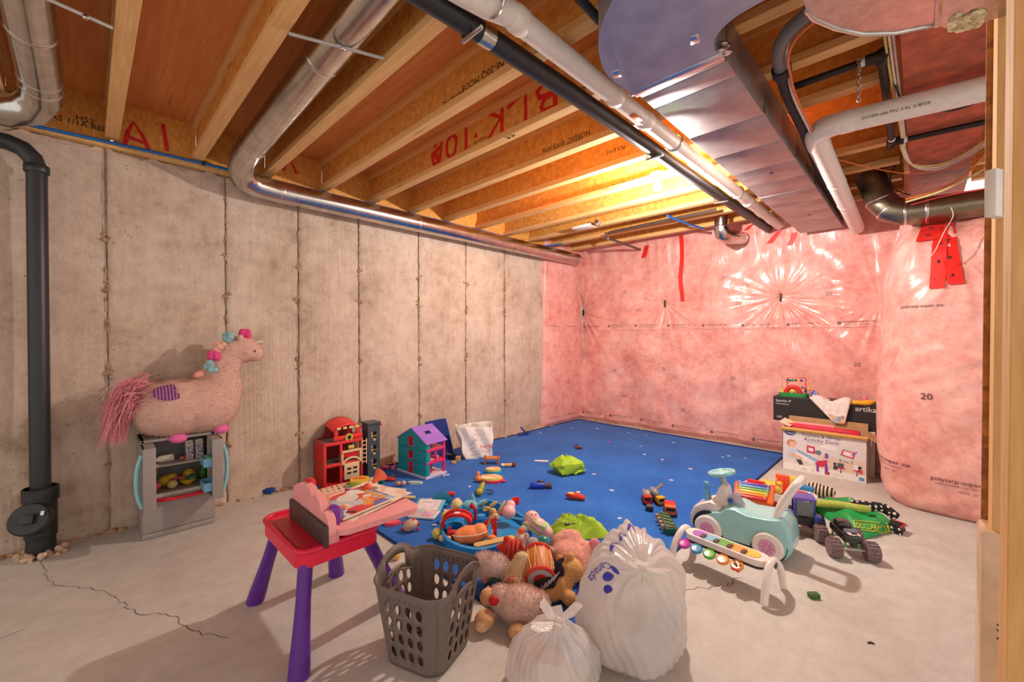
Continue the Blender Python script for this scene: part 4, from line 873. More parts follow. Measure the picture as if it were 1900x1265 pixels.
# curved roof with loudspeakers
def roof(u,v):
    th=math.radians(35+110*u); return (xb+.0+(xf-xb-.03)*v,yb-.115-.135*math.cos(th)*1.0,.405+.105*math.sin(th)-.035*v)
mb=MB(); mb.X=X; mb.grid(roof,16,4); o=mb.build('roof',RD,t,fix=False); md=o.modifiers.new('s','SOLIDIFY'); md.thickness=.014
mb=MB(); mb.X=X; mb.box((xf-.02,yb-.115,.385),(.02,.24,.035),.006); mb.build('roof_beam',RD,t)
for y in (yb-.21,yb-.03): mb=MB(); mb.X=X; mb.box((xf-.03,y,.42),(.02,.03,.07),.004); mb.build('roof_column',RD,t)
for k in range(4): mb=MB(); mb.X=X; mb.box((xf-.012,yb-.195+.05*k,.463),(.014,.034,.02),.005); mb.build('loudspeaker',PL((236,200,130)),t)
mb=MB(); mb.X=X; mb.lathe([(.03,0),(.03,.006)],24,(xf-.006,yb-.115,.385),(0,math.pi/2,0)); o=mb.build('emblem',PL((236,220,80)),t)
mb=MB(); mb.X=X
for a in (0,math.pi/4,math.pi/2,3*math.pi/4): mb.box((xf+.001,yb-.115,.385),(.003,.044,.007),.0,(a,0,0))
mb.lathe([(.009,0),(.009,.003)],14,(xf,yb-.115,.385),(0,math.pi/2,0)); mb.build('emblem_cross',BLACK,o,smooth=False)
# cream garage doors
mb=MB(); mb.X=X; mb.box((xf+.01,1.50,.115),(.012,.125,.13),.003); gd=mb.build('garage_door',CRM,t)
for y in (1.475,1.525):
    for z in (.10,.135): m2=MB(); m2.X=X; m2.box((xf+.0175,y,z),(.003,.032,.016)); m2.build('door_window',BLACK,gd,smooth=False)
mb=MB(); mb.X=X; mb.box((xf+.008,1.50,.275),(.022,.165,.02),.005); mb.box((xf+.004,1.425,.22),(.018,.016,.10),.003); mb.box((xf+.004,1.575,.22),(.018,.016,.10),.003); mb.tube([(xf+.01,1.50+.07*math.cos(math.radians(a)),.175+.045*math.sin(math.radians(a))) for a in range(0,181,20)],.009,8); mb.build('door_frame',CRM,t)
mb=MB(); mb.X=X; mb.box((xf+.002,1.50,.245),(.008,.12,.035)); sg=mb.build('sign_panel',RR,t,smooth=False)
mb=MB(); mb.X=X; mb.box((xf+.0,1.50,.305),(.02,.05,.03),.008); mb.build('yellow_grip',PL((206,186,90)),t)
mb=MB(); mb.X=X; mb.box((xf-.003,1.345,.014),(.006,.1,.016)); mb.build('yellow_stripe',PL((236,190,50)),t,smooth=False)
# ladder
mb=MB(); mb.X=X
for y in (1.588,1.625): mb.box((xf+.012,y,.25),(.008,.008,.21),.002)
for k in range(6): mb.box((xf+.012,1.607,.165+.034*k),(.006,.036,.008),.002)
mb.build('ladder',CRM,t)
# grey tower
def tower_face():
    mb=MB(); mb.X=X; y0,y1=1.655,1.765; holes=[(.09,.155),(.215,.275),(.335,.39)]; z=0.0; xs=xf-.03
    for a,b_ in holes+[(.46,.46)]:
        mb.box((xs,(y0+y1)/2,(z+a)/2),(.012,y1-y0,a-z))
        if b_>a: mb.box((xs,y0+.016,(a+b_)/2),(.012,.032,b_-a)); mb.box((xs,y1-.016,(a+b_)/2),(.012,.032,b_-a))
        z=b_
    mb.box((xs-.05,y1-.005,.23),(.10,.01,.46)); mb.box((xs-.05,y0+.005,.23),(.10,.01,.46)); mb.box((xs-.045,(y0+y1)/2,.462),(.125,y1-y0+.012,.014)); return mb
tower_face().build('tower',DG,t,smooth=False)
for z in (.09,.215,.335): mb=MB(); mb.X=X; mb.box((xf-.02,1.71,z-.012),(.012,.022,.018),.003); mb.build('window_box',PL((196,186,180)),t); mb=MB(); mb.X=X; mb.box((xf-.022,1.71,z+.02),(.006,.05,.006)); mb.build('window_bar',PL((206,160,80)),t,smooth=False)
mb=MB(); mb.X=X; mb.box((xf-.05,1.785,.44),(.01,.02,.03),.004,(.4,0,0)); mb.build('siren',RD,t)
mb=MB(); mb.X=X; mb.prism([(.275,1.24),(.36,1.27),(.33,1.36),(.24,1.35)],.008,(0,0,.002)); mb.build('ramp_mat',PL((52,74,100)),t,smooth=False)
# ================================================================== dollhouse
TE=PL((24,150,156)); HP=PL((226,50,110)); LV=PL((168,120,214)); ORG=PL((240,120,60)); PKF=PL((238,196,204))
t=thing('dollhouse','teal and pink open dollhouse with a lavender roof on the blue carpet','dollhouse',(.45,2.05,RZ),.10)
a,bw,zr=.19,.105,.345   # half length along x', half width along y'
mb=MB(); mb.box((0,0,.012),(2*a+.02,2*bw+.02,.024),.004); mb.build('base',PL((206,200,226)),t)
# teal gable wall on the side facing the camera-left (-y): with three openings
def wallpoly(mb,y,th):
    op=[(.024,.12),(.145,.215),(.25,.325)]; w=.028; cx=-.01
    for x0,x1 in ((-a,cx-w),(cx+w,a)): mb.box(((x0+x1)/2,y,.145+.012),(x1-x0,th,.266))
    zz=.024
    for z0,z1 in op+[(.29,.29)]:
        if z0>zz: mb.box((cx,y,(zz+min(z0,.29))/2),(2*w,th,min(z0,.29)-zz))
        zz=z1
    g=[(-a,.29),(cx-w,.29),(cx-w,.335),(cx+w,.335),(cx+w,.29),(a,.29),(a,.30),(0,.405),(-a,.30)]
    n=len(g); mb.add([(x,y-th/2,z) for x,z in g]+[(x,y+th/2,z) for x,z in g],[tuple(range(n)),tuple(range(n,2*n))[::-1]]+[(i,(i+1)%n,n+(i+1)%n,n+i) for i in range(n)])
mb=MB(); wallpoly(mb,-bw,.008); mb.build('gable_wall',TE,t,smooth=False)
mb=MB(); mb.box((a-.006,-bw+.02,.16),(.012,.04,.27)); mb.build('corner_panel',TE,t,smooth=False)
for z in (.132,.235): mb=MB(); mb.box((0,-bw-.004,z),(2*a,.004,.004)); mb.build('trim_groove',PL((16,110,118)),t,smooth=False)
for z0,z1 in ((.024,.12),(.145,.215),(.25,.335)):
    mb=MB(); c=-.01
    for x in (c-.028,c+.028): mb.box((x,-bw-.002,(z0+z1)/2),(.006,.014,z1-z0))
    mb.box((c,-bw-.002,z0+.004),(.06,.014,.008)); mb.build('window_surround',HP,t,smooth=False)
for z,mt in ((.135,HP),(.24,ORG)):
    mb=MB(); mb.box((0,0,z),(2*a-.004,2*bw-.01,.008)); mb.build('floor_slab',mt,t,smooth=False)
    mb=MB(); mb.box((a-.004,0,z-.006),(.012,2*bw-.004,.024),.003); mb.build('floor_edge',HP,t)
mb=MB(); mb.box((0,0,.026),(2*a-.02,2*bw-.02,.004)); mb.build('ground_floor',PKF,t,smooth=False)
for x in (a-.01,-a+.01,0.0): mb=MB(); mb.box((x,bw-.012,.16),(.022,.02,.27),.004); mb.build('column',HP,t)
mb=MB(); mb.box((a-.05,-.02,.16),(.01,.03,.27),.003); mb.build('inner_post',PL((190,24,84)),t)
mb=MB(); mb.box((-a+.006,0,.16),(.01,2*bw-.01,.27)); mb.build('rear_wall',HP,t,smooth=False)
for s in (-1,1):
    L=math.hypot(a+.012,.112); an=math.atan2(.112,a+.012); mb=MB()
    if s>0:
        # the slope facing the room has a chimney hole
        for (u0,u1,v0,v1) in ((0,1,0,.34),(0,1,.62,1),(0,.30,.34,.62),(.52,1,.34,.62)):
            mb.box((0,-bw-.01+(v0+v1)/2*(2*bw+.02),0),(1,1,1)) if 0 else mb.add([((a+.012)*u,-bw-.01+(2*bw+.02)*v,.412-.112*u+dz) for dz in (0,-.008) for u,v in ((u0,v0),(u1,v0),(u1,v1),(u0,v1))],[(0,1,2,3),(7,6,5,4),(0,4,5,1),(1,5,6,2),(2,6,7,3),(3,7,4,0)])
    else: mb.add([(-(a+.012)*u,-bw-.01+(2*bw+.02)*v,.412-.112*u+dz) for dz in (0,-.008) for u,v in ((0,0),(1,0),(1,1),(0,1))],[(0,1,2,3),(7,6,5,4),(0,4,5,1),(1,5,6,2),(2,6,7,3),(3,7,4,0)])
    rf=mb.build('roof_panel',LV,t,smooth=False)
    if s>0:
        for k in range(14):
            u=.07*k+.03; m2=MB()
            if .30<u<.52: m2.box((0,0,0),(.002,.08,.002)); 
            else: m2.box((0,0,0),(.002,2*bw+.016,.002))
            o=m2.build('shingle_ridge',PL((150,104,196)),rf,smooth=False); o.location=((a+.012)*u,0 if not(.30<u<.52) else -bw+.03,.413-.112*u)
def inside(nm,lab,x,y,z,fn,c):
    mb=MB(); fn(mb); o=tag(mb.build(nm,PL(c)),lab,'toy furniture'); R=Matrix.Rotation(.10,3,'Z'); o.location=Vector((.45,2.05,RZ))+R@Vector((x,y,z)); o.rotation_euler=(0,0,.1)
inside('toy_chair','tiny pink toy chair on the middle floor of the dollhouse',.14,.05,.139,lambda m:m.box((0,0,.018),(.03,.03,.012),.004).box((-.012,0,.035),(.008,.03,.04),.003).box((0,0,.006),(.02,.02,.012)),(236,130,170))
inside('toy_bed','tiny purple toy bed on the middle floor of the dollhouse',.04,.04,.139,lambda m:m.box((0,0,.012),(.06,.05,.024),.005).box((-.026,0,.026),(.008,.05,.035),.003),(150,70,170))
inside('toy_sofa','tiny dark toy sofa on the ground floor of the dollhouse',-.03,-.02,.028,lambda m:m.box((0,0,.014),(.05,.04,.028),.006).box((-.02,0,.03),(.012,.04,.035),.004),(70,40,50))
inside('toy_shelf','tiny striped toy shelf lying on the middle floor of the dollhouse',.12,-.04,.139,lambda m:[m.box((0,-.03+.015*k,.006),(.09,.008,.012),.001) for k in range(5)],(226,206,196))
# folded blue fabric bin behind the dollhouse
t=thing('fabric_panel','dark blue fabric covered board leaning on the wall behind the dollhouse','panel',(.10,2.42,RZ),0)
MB().box((.10,0,.185),(.014,.25,.37),.003,(0,-.35,.08)).build('board',M('navy_fabric',(22,44,120),.9,var=.15,scale=90,bmp=.4),t)
mb=MB(); mb.tube([(.165,-.125,.012),(.165,.125,.012),(.035,.125,.362),(.035,-.125,.362)],.004,6,closed=True); mb.build('piping',M('blue_piping',(60,110,190),.7),t)
# ================================================================== white paper shopping bag
PB=M('white_kraft_paper',(232,222,216),.7,var=.03,scale=8,bmp=.3,bscale=14)
t=thing('paper_bag','crumpled white paper shopping bag with red lettering beside the dollhouse','bag',(.44,2.70,RZ),-.45)
def pb(u,v):
    # rectangular tube, slightly crushed, leaning
    P=[(-.15,-.06),(.15,-.06),(.15,.06),(-.15,.06),(-.15,-.06)]; s=u*4; i=min(3,int(s)); f=s-i; w=.9+.28*v
    x=(P[i][0]*(1-f)+P[i+1][0]*f)*w; y=(P[i][1]*(1-f)+P[i+1][1]*f)*(1-.25*v); z=.315*v*(1+.06*math.sin(u*9)*(v>.9))
    x+=.012*math.sin(z*30+y*40)-.03*v; y+=.012*math.sin(x*40+z*22); return (y*1.6 if False else y,x,z+.001)
mb=MB(); mb.grid(pb,48,20); mb.add([pb(0,0),pb(.25,0),pb(.5,0),pb(.75,0)],[(0,1,2,3)]); o=mb.build('bag_sides',PB,t,fix=False,ang=25); md=o.modifiers.new('s','SOLIDIFY'); md.thickness=.0015
for sy,pos in ((-.045,(-.0,-.12)),(.045,(.0,.09))):
    mb=MB(); mb.tube(bez([(sy,pos[1]-.03,.29),(sy,pos[1]-.04,.335),(sy,pos[1],.36),(sy,pos[1]+.04,.335),(sy,pos[1]+.03,.29)],6),.003,6); mb.build('handle',M('paper_cord',(226,208,180),.8),t)
def bagface(u,v,y0,z0): 
    q=Vector(pb(.25+.25*max(0,min(1,0)),0)); return (0,0,0)
def onface(y,z):
    # nearest point of the side facing the room
    uu=.25+.25*((y/ ((.9+.28*z/.3)) +.03*z/.3+.10)/.2) if False else None
mb=MB()
for s,y0,z0,sz,c in (('FAMO',.005,.10,.05,1),):
    write(mb,s,lambda u,v:(.092,y0+u,z0+v),sz)
mb.build('lettering',PL((214,50,40)),t,smooth=False,fix=False)
mb=MB()
for z0,w in ((.24,.03),(.19,.03),(.185,.05),(.145,.035),(.08,.04),(.05,.05)): mb.box((.083,-.045,z0),(.003,w,.004))
mb.build('small_print',M('grey_print',(150,140,140),.6),t,smooth=False)
# ================================================================== boxes by the pink wall
CARD=M('brown_cardboard',(196,156,108),.8,var=.05,scale=20)
def boxart(mb_parent,x0,x1,z0,z1,y):
    W_=x1-x0; H_=z1-z0
    def R(nm,u0,u1,v0,v1,c,d=.0012,poly=None):
        mb=MB()
        pts=poly or [(u0,v0),(u1,v0),(u1,v1),(u0,v1)]
        n=len(pts); mb.add([(x0+u*W_,y-d,z0+v*H_) for u,v in pts],[tuple(range(n))]); return mb.build(nm,PL(c,.45),mb_parent,smooth=False,fix=False)
    def T(nm,s,u,v,sz,c,d=.0016):
        mb=MB(); write(mb,s,lambda a,b:(x0+u*W_+a,y-d,z0+v*H_+b),sz); return mb.build(nm,PL(c,.45),mb_parent,smooth=False,fix=False)
    R('print_panel',0,1,.0,1,(226,216,214)); R('print_band',.0,1,.0,.17,(238,232,228),.0014); R('print_floor',.45,1,.17,.5,(222,200,184),.0013)
    R('print_logo',0,0,0,0,(40,44,110),.0015,[(.095+.075*math.cos(a*.5236),.965+.075*math.sin(a*.5236)) for a in range(12)])
    T('print_brand','Vtech',.04,.93,.030,(240,240,244),.0018); T('print_title','Explore & Write',.25,.92,.040,(48,44,110)); T('print_title','Activity Desk',.27,.81,.046,(48,44,110)); T('print_line','Interactive Learning Center',.30,.765,.012,(120,110,120)); T('print_title','4-in-1',.69,.40,.042,(96,84,70))
    circ=lambda u,v,ru,rv,k=20:[(u+ru*math.cos(i*2*math.pi/k),v+rv*math.sin(i*2*math.pi/k)) for i in range(k)]
    R('print_circle',0,0,0,0,(206,216,206),.0016,circ(.78,.62,.12,.17)); R('print_pad',0,0,0,0,(214,44,90),.0019,[(.71,.58),(.86,.52),(.88,.68),(.74,.73)]); R('print_pad',0,0,0,0,(236,222,230),.0022,[(.735,.60),(.845,.56),(.86,.66),(.75,.70)]); R('print_pen',0,0,0,0,(150,70,180),.0024,[(.83,.62),(.89,.72),(.905,.71),(.845,.61)])
    # child seated at the desk: hair, face, shirt, arm, trousers
    R('print_hair',0,0,0,0,(206,140,96),.0017,circ(.115,.69,.065,.10)); R('print_face',0,0,0,0,(232,190,168),.0020,circ(.13,.66,.045,.08)); R('print_shirt',0,0,0,0,(206,214,222),.0018,[(.05,.55),(.10,.58),(.17,.54),(.19,.30),(.05,.28)]); R('print_arm',0,0,0,0,(228,182,158),.0021,[(.08,.42),(.12,.44),(.26,.36),(.25,.31),(.10,.34)]); R('print_trousers',0,0,0,0,(72,58,58),.0019,[(.17,.29),(.24,.30),(.27,.18),(.22,.16)])
    # desk picture
    R('print_desk',0,0,0,0,(150,180,214),.0017,[(.19,.56),(.46,.36),(.42,.30),(.18,.50)]); R('print_paper',0,0,0,0,(240,232,226),.0019,[(.18,.50),(.42,.30),(.36,.24),(.16,.40)]); R('print_screen',0,0,0,0,(206,40,80),.0021,[(.31,.52),(.41,.50),(.41,.68),(.31,.70)]); R('print_screen',0,0,0,0,(240,220,220),.0024,[(.33,.56),(.39,.55),(.39,.64),(.33,.65)])
    R('print_case',0,0,0,0,(206,44,84),.0021,[(.41,.24),(.44,.34),(.56,.40),(.56,.28),(.50,.20)]); R('print_leg',.43,.46,.08,.24,(130,60,160),.0022); R('print_leg',0,0,0,0,(130,60,160),.0022,[(.53,.30),(.56,.30),(.575,.07),(.53,.08)]); R('print_turret',.53,.57,.44,.56,(130,70,170),.0022); R('print_dome',0,0,0,0,(110,120,130),.0022,circ(.45,.55,.04,.06)); R('print_cloud',0,0,0,0,(240,234,228),.0016,circ(.57,.72,.10,.05))
    for u in (.68,.86): R('print_small_child',0,0,0,0,(70,60,64),.0018,circ(u-.03+(.1 if u>.8 else 0),.34,.022,.035)); R('print_small_child',u-.05+(.1 if u>.8 else 0),u+(.1 if u>.8 else 0),.20,.30,(60,60,70) if u<.8 else (206,90,90),.0018); R('print_small_desk',u-.0,u+.09,.24,.27,(206,40,60),.0019); R('print_small_desk',u+.03,u+.045,.13,.24,(150,70,160),.0019); R('print_easel',u+.0,u+.07,.27,.38,(90,80,90) if u<.8 else (236,230,230),.0018)
    for k,(u,s) in enumerate(((.26,'40+'),(.36,'15+'),(.43,'90+'))): T('print_count',s,u,.055,.018,(90,80,84))
    R('print_badge',.53,.59,.03,.11,(206,60,80),.0018); R('print_badge',.92,.98,.03,.12,(110,150,200),.0018); T('print_note','Press Button to Try',.63,.08,.009,(130,120,120)); T('print_note','Learn Write Create',.63,.05,.009,(130,120,120))
BX0,BX1,BY=2.672,3.265,4.455
t=thing('toy_box','white printed cardboard box of an activity desk standing open on the floor','box',((BX0+BX1)/2,BY+.11,0)); X=Matrix.Translation((-(BX0+BX1)/2,-BY-.11,0))
bm_=MB(); bm_.X=X; th=.005; Dp=.21; Hb=.375
mb=MB(); mb.X=X; mb.box(((BX0+BX1)/2,BY+th/2,Hb/2),(BX1-BX0,th,Hb)); front=mb.build('front_panel',CARD,t,smooth=False)
class _P: pass
_old=MB.build
def _shift(self,*a,**k):
    self.v=[(v[0]-(BX0+BX1)/2,v[1]-BY-.11,v[2]) for v in self.v]; return _old(self,*a,**k)
MB.build=_shift; boxart(front,BX0+.004,BX1-.004,.0,Hb-.03,BY); MB.build=_old
for nm,c,d in (('back_panel',((BX0+BX1)/2,BY+Dp,Hb/2+.04),(BX1-BX0-.02,th,Hb+.08)),('side_panel',(BX0+th/2,BY+Dp/2,Hb/2),(th,Dp,Hb)),('side_panel',(BX1-th/2,BY+Dp/2,Hb/2),(th,Dp,Hb)),('bottom_panel',((BX0+BX1)/2,BY+Dp/2,.003),(BX1-BX0,Dp,.004))):
    mb=MB(); mb.X=X; mb.box(c,d); mb.build(nm,CARD if nm=='back_panel' else M('white_card',(226,216,208),.6),t,smooth=False)
mb=MB(); mb.X=X; mb.box(((BX0+BX1)/2+.0,BY-.012,Hb-.008),(BX1-BX0+.01,.03,.022),.002,(.5,0,0)); mb.build('front_flap',M('flap_cardboard',(206,160,90),.8),t,smooth=False)
mb=MB(); mb.X=X; mb.box((BX1+.05,BY+.09,Hb-.02),(.13,.16,.004),0,(.1,.55,0)); mb.build('side_flap',CARD,t,smooth=False)
mb=MB(); mb.X=X; mb.box((BX0+.02,BY+.08,Hb+.035),(.10,.09,.004),0,(.35,.3,-.3)); mb.build('side_flap',M('cream_flap',(232,200,170),.7),t,smooth=False)
mb=MB(); mb.X=X; mb.box((BX0+.275,BY+Dp-.004,Hb+.012),(.15,.003,.028),.002); mb.build('hand_hole',M('pale_slot',(226,196,160),.7),t,smooth=False)
t=thing('toy_tray','bright red and pink toy tray packed upright inside the open printed box','tray',((BX0+BX1)/2-.02,BY+.085,.006))
MB().box((0,0,.20),(.53,.05,.40),.012).build('tray_body',HOT,t); MB().box((-.06,.045,.205),(.30,.03,.42),.012).build('pink_insert',PK,t); MB().lathe([(.0,0),(.02,.03),(.02,.09)],14,(.13,.055,.35),(0,-1.25,0)).build('purple_cone',PUR,t)
mb=MB(); mb.box((0,-.026,.385),(.40,.003,.014)); mb.build('embossed_strip',PL((240,90,110)),t,smooth=False)
t=thing('cardboard_box','plain white cardboard box standing behind the printed desk box','box',(3.02,4.79,0)); MB().box((0,0,.193),(.56,.2,.386),.003).build('carton',M('white_card',(226,216,208),.6),t,smooth=False); MB().box((.281,0,.19),(.003,.10,.3)).build('side_print',PRINT('side_print',[(200,60,70),(196,170,140),(120,90,80),(214,190,160)],18),t,smooth=False)
t=thing('light_fixture_box','long black cardboard box with white lettering lying on the white box','box',(2.93,4.79,.388)); BB=M('black_card',(42,34,34),.5)
MB().box((0,0,.118),(.77,.19,.234),.003).build('carton',BB,t,smooth=False)
mb=MB(); write(mb,'Sparkle 4"',lambda u,v:(-.365+u,-.0965,.185+v),.032); write(mb,'Pendant light bar',lambda u,v:(-.365+u,-.0965,.16+v),.016); write(mb,'LED',lambda u,v:(-.355+u,-.0965,.03+v),.026); mb.build('lettering',WHITE,t,smooth=False,fix=False)
mb=MB(); write(mb,'artika',lambda u,v:(.235+u,-.0965,.165+v),.062); mb.build('brand_lettering',WHITE,t,smooth=False,fix=False)
# bead maze on the black box
zt=.388+.236
t=thing('bead_maze','green wooden bead maze with coloured wire loops on the black box','toy',(2.695,4.79,zt)); 
MB().prism([(x,y) for x,y in rrect(.24,.13,.05,6)],.035).build('base',PL((40,140,70)),t,ang=30)
REDW=PL((214,40,30)); YW=PL((232,190,60)); BW=PL((36,52,140)); GW=PL((40,130,60))
mb=MB(); mb.tube([(-.055,0,.03),(-.055,0,.17),(-.04,0,.178),(.09,.0,.182),(.095,0,.17),(.095,0,.03)],.0035,8); mb.build('wire_loop',REDW,t)
mb=MB(); mb.tube(bez([(-.10,.03,.03),(-.10,.03,.18),(-.06,.03,.12),(.0,.03,.18),(.06,.03,.2),(.13,.02,.12),(.125,.0,.03)],6),.003,8); mb.build('wire_loop',M('thin_wire',(206,150,80),.5),t)
mb=MB(); mb.tube([(0+.055*math.cos(math.radians(a)),-.03,.035+.058*math.sin(math.radians(a))) for a in range(0,181,15)],.02,10); mb.build('red_arch',REDW,t)
mb=MB(); mb.ell((-.005,-.03,.05),(.022,.02,.024)); mb.build('yellow_duck',YW,t)
for i,(x,z,m_) in enumerate(((-.05,.155,BW),(-.03,.152,GW),(-.012,.152,GW),(.015,.155,BW),(.042,.157,YW),(.062,.155,BW),(.07,.09,GW),(.095,.085,REDW),(.097,.06,BW),(.10,.035,BW),(.118,.075,YW),(.065,.03,YW))): mb=MB(); mb.ell((x,-.002,z),.0115,12,8); mb.build('bead',m_,t)
for x in (-.1,-.085): mb=MB(); mb.lathe([(.012,.035),(.008,.06),(.012,.075)],10,(x,-.035,0)); mb.build('peg',PL((236,200,120)),t)
# paper hat and toy banana draped over the box
t=thing('folded_cloth','white crumpled cloth with a printed blue edge draped over the black box','cloth',(2.97,4.72,zt))
def clothf(u,v):
    x=-.13+.30*u; 
    if v<.5: return (x,.06-.24*v*.95,.012+.02*math.sin(u*9)+.02*(1-u)*0)
    w=(v-.5)*2; taper=1-.75*w; return (.05+(x-.05)*taper+.05*w,-.056-.025*w,.012-.20*w+.02*math.sin(u*9)*(1-w))
mb=MB(); mb.grid(clothf,16,16); o=mb.build('cloth',M('white_cloth',(232,222,216),.8,bmp=.3),t,fix=False,ang=180); md=o.modifiers.new('s','SOLIDIFY'); md.thickness=.004
mb=MB(); mb.grid(lambda u,v:tuple(Vector(clothf(.1+.8*u,.84+.16*v))+Vector((0,-.005,0))),8,4); mb.build('printed_edge',PRINT('cloth_print',[(120,160,200),(232,190,110),(214,130,90),(150,180,210)],40),t,fix=False)
t=tag(MB().box((0,0,.01),(.045,.05,.07),.01,(0,.35,0)).build('toy_block',PRINT('dotted_blue',[(60,80,170),(50,70,160),(226,226,240),(60,80,170)],60)),'blue dotted soft block beside the bead maze on the black box','toy'); t.location=(2.86,4.76,zt+.026)
t=tag(MB().tube(bez([(-.12,.0,.02),(-.06,-.02,.012),(.02,-.025,.012),(.09,-.01,.016),(.13,.02,.03)],5),[.006]*4+[.012]*3+[.02]*6+[.024]*5+[.014]*3,10).build('toy_banana',PL((226,176,40))),'yellow toy slide lying at the right end of the black box','toy'); t.location=(3.16,4.715,zt-.01)
t=tag(MB().ell((0,0,.012),(.05,.03,.012)).ell((-.03,.01,.03),(.018,.018,.02)).build('toy_cup',PL((236,130,170))),'small pink toy on the far end of the black box','toy'); t.location=(3.25,4.80,zt)
# ================================================================== ride-on car
AQ=M('aqua_plastic',(150,206,208),.28,var=.02,coat=.5); IV=M('ivory_plastic',(234,226,220),.3,var=.02,coat=.4)
t=thing('ride_on_car','aqua and white toddler ride-on car with steering wheel and ivory push handle','ride-on toy',(2.84,2.66,0),math.pi); # local +x = forward (world -x), local +y = camera side
# side profile of the aqua shell
prof=[(-.255,.06),(-.262,.12),(-.25,.19),(-.215,.235),(-.16,.225),(-.05,.215),(.02,.235),(.06,.225),(.10,.19),(.15,.175),(.215,.14),(.235,.07),(.225,.05),(.205,.09),(.17,.115),(.13,.112),(.095,.08),(.08,.05),(-.07,.05),(-.085,.10),(-.125,.125),(-.17,.12),(-.20,.085),(-.215,.03),(-.235,.03)]
def shell(prof,wy,mat,nm,inset=.025):
    mb=MB(); n=len(prof); L=[]
    cx=sum(p[0] for p in prof)/n; cz=sum(p[1] for p in prof)/n
    for y,s in ((-wy,.90),(-wy+.012,.97),(-wy+.035,1.0),(wy-.035,1.0),(wy-.012,.97),(wy,.90)): L.append([(cx+(x-cx)*s,y,(cz+(z-cz)*(s if z>cz else 1))) for x,z in prof])
    vs=[p for l in L for p in l]; fs=[tuple(range(n))[::-1],tuple(range(5*n,6*n))]
    for k in range(5): fs+=[(k*n+i,k*n+(i+1)%n,(k+1)*n+(i+1)%n,(k+1)*n+i) for i in range(n)]
    mb.add(vs,fs); return mb.build(nm,mat,t,ang=42)
shell(prof,.115,AQ,'shell')
shell([(.10,.06),(.09,.20),(.115,.225),(.15,.23),(.20,.205),(.25,.17),(.272,.12),(.27,.06)],.095,IV,'hood')
shell([(.055,.20),(.08,.31),(.105,.325),(.12,.31),(.15,.215)],.05,IV,'dashboard')
mb=MB(); mb.box((.03,.01,.232),(.05,.045,.006),.002,(0,.1,0)); mb.build('seat_label',WHITE,t)
for wx in (.152,-.153):
    for wy in (.112,-.112):
        s=1 if wy>0 else -1
        mb=MB(); mb.lathe([(.03,-.02),(.068,-.022),(.076,-.014),(.076,.014),(.068,.022),(.04,.024)],32,(wx,wy,.077),(-math.pi/2*s,0,0)); w_=mb.build('wheel',IV,t)
        mb=MB(); mb.lathe([(.0,.025),(.04,.026),(.045,.022)],28,(wx,wy,.077),(-math.pi/2*s,0,0),False); mb.build('hubcap',PL((222,160,196)),w_)
        mb=MB()
        for k in range(8): mb.box((wx+.022*math.cos(k*math.pi/4),wy+s*.0262,.077+.022*math.sin(k*math.pi/4)),(.022,.002,.004),0,(0,-k*math.pi/4,0))
        mb.build('hub_spoke_print',PL((190,110,160)),w_,smooth=False)
        mb=MB(); mb.lathe([(.09,-.012),(.09,.012)],28,(wx,wy-s*.012,.085),(-math.pi/2*s,0,0)); mb.build('wheel_arch',BLACK,t)
mb=MB(); mb.tube([(.10,0,.30),(.115,0,.375)],.018,14); mb.build('steering_column',M('clear_grey_plastic',(150,170,170),.2),t)
sw=Euler((0,.25,0)).to_matrix().to_4x4()
mb=MB(); mb.X=Matrix.Translation((.118,0,.385))@sw; mb.tube([(.066*math.cos(a*.2618),.066*math.sin(a*.2618),0) for a in range(24)],.0125,10,closed=True); 
st=mb.build('steering_wheel',M('aqua_wheel',(140,200,206),.25,coat=.5),t); mb=MB(); mb.X=Matrix.Translation((.118,0,.385))@sw; mb.lathe([(.064,-.006),(.05,.004),(.015,.006)],24); mb.build('wheel_dish',M('aqua_dish',(170,214,216),.25),st)
mb=MB(); mb.X=Matrix.Translation((.118,0,.385))@sw; mb.ell((0,0,.008),(.014,.014,.005)); mb.build('horn_button',WHITE,st)
# push handle at the back: two posts and a bar leaning backwards
mb=MB(); mb.tube(bez([(-.175,.07,.20),(-.205,.07,.30),(-.255,.068,.40),(-.272,.06,.425),(-.278,.03,.432),(-.278,-.03,.432),(-.272,-.06,.425),(-.255,-.068,.40),(-.205,-.07,.30),(-.175,-.07,.20)],4),.02,14); mb.build('push_handle',IV,t)
# toys on the hood
mb=MB(); mb.lathe([(.028,.0),(.02,.03),(.010,.075),(.008,.085)],16,(.19,.03,.218)); sp=mb.build('toy_figure',M('blue_toy',(90,160,206),.3),t); mb=MB(); mb.ell((.19,.03,.31),.013); mb.tube([(.185,.03,.312),(.12,.02,.30)],.004,8); mb.ell((.205,.03,.318),(.006,.006,.004)); mb.build('figure_arms',PL((120,180,214)),sp)
mb=MB(); mb.box((.035,.035,.25),(.09,.004,.07),.002,(0,.6,0)); o=mb.build('clear_visor',M('clear_plastic',(206,200,214),.15),t); mb=MB(); mb.ell((.05,.055,.25),.014); mb.build('blue_bead',PL((50,90,170)),t)
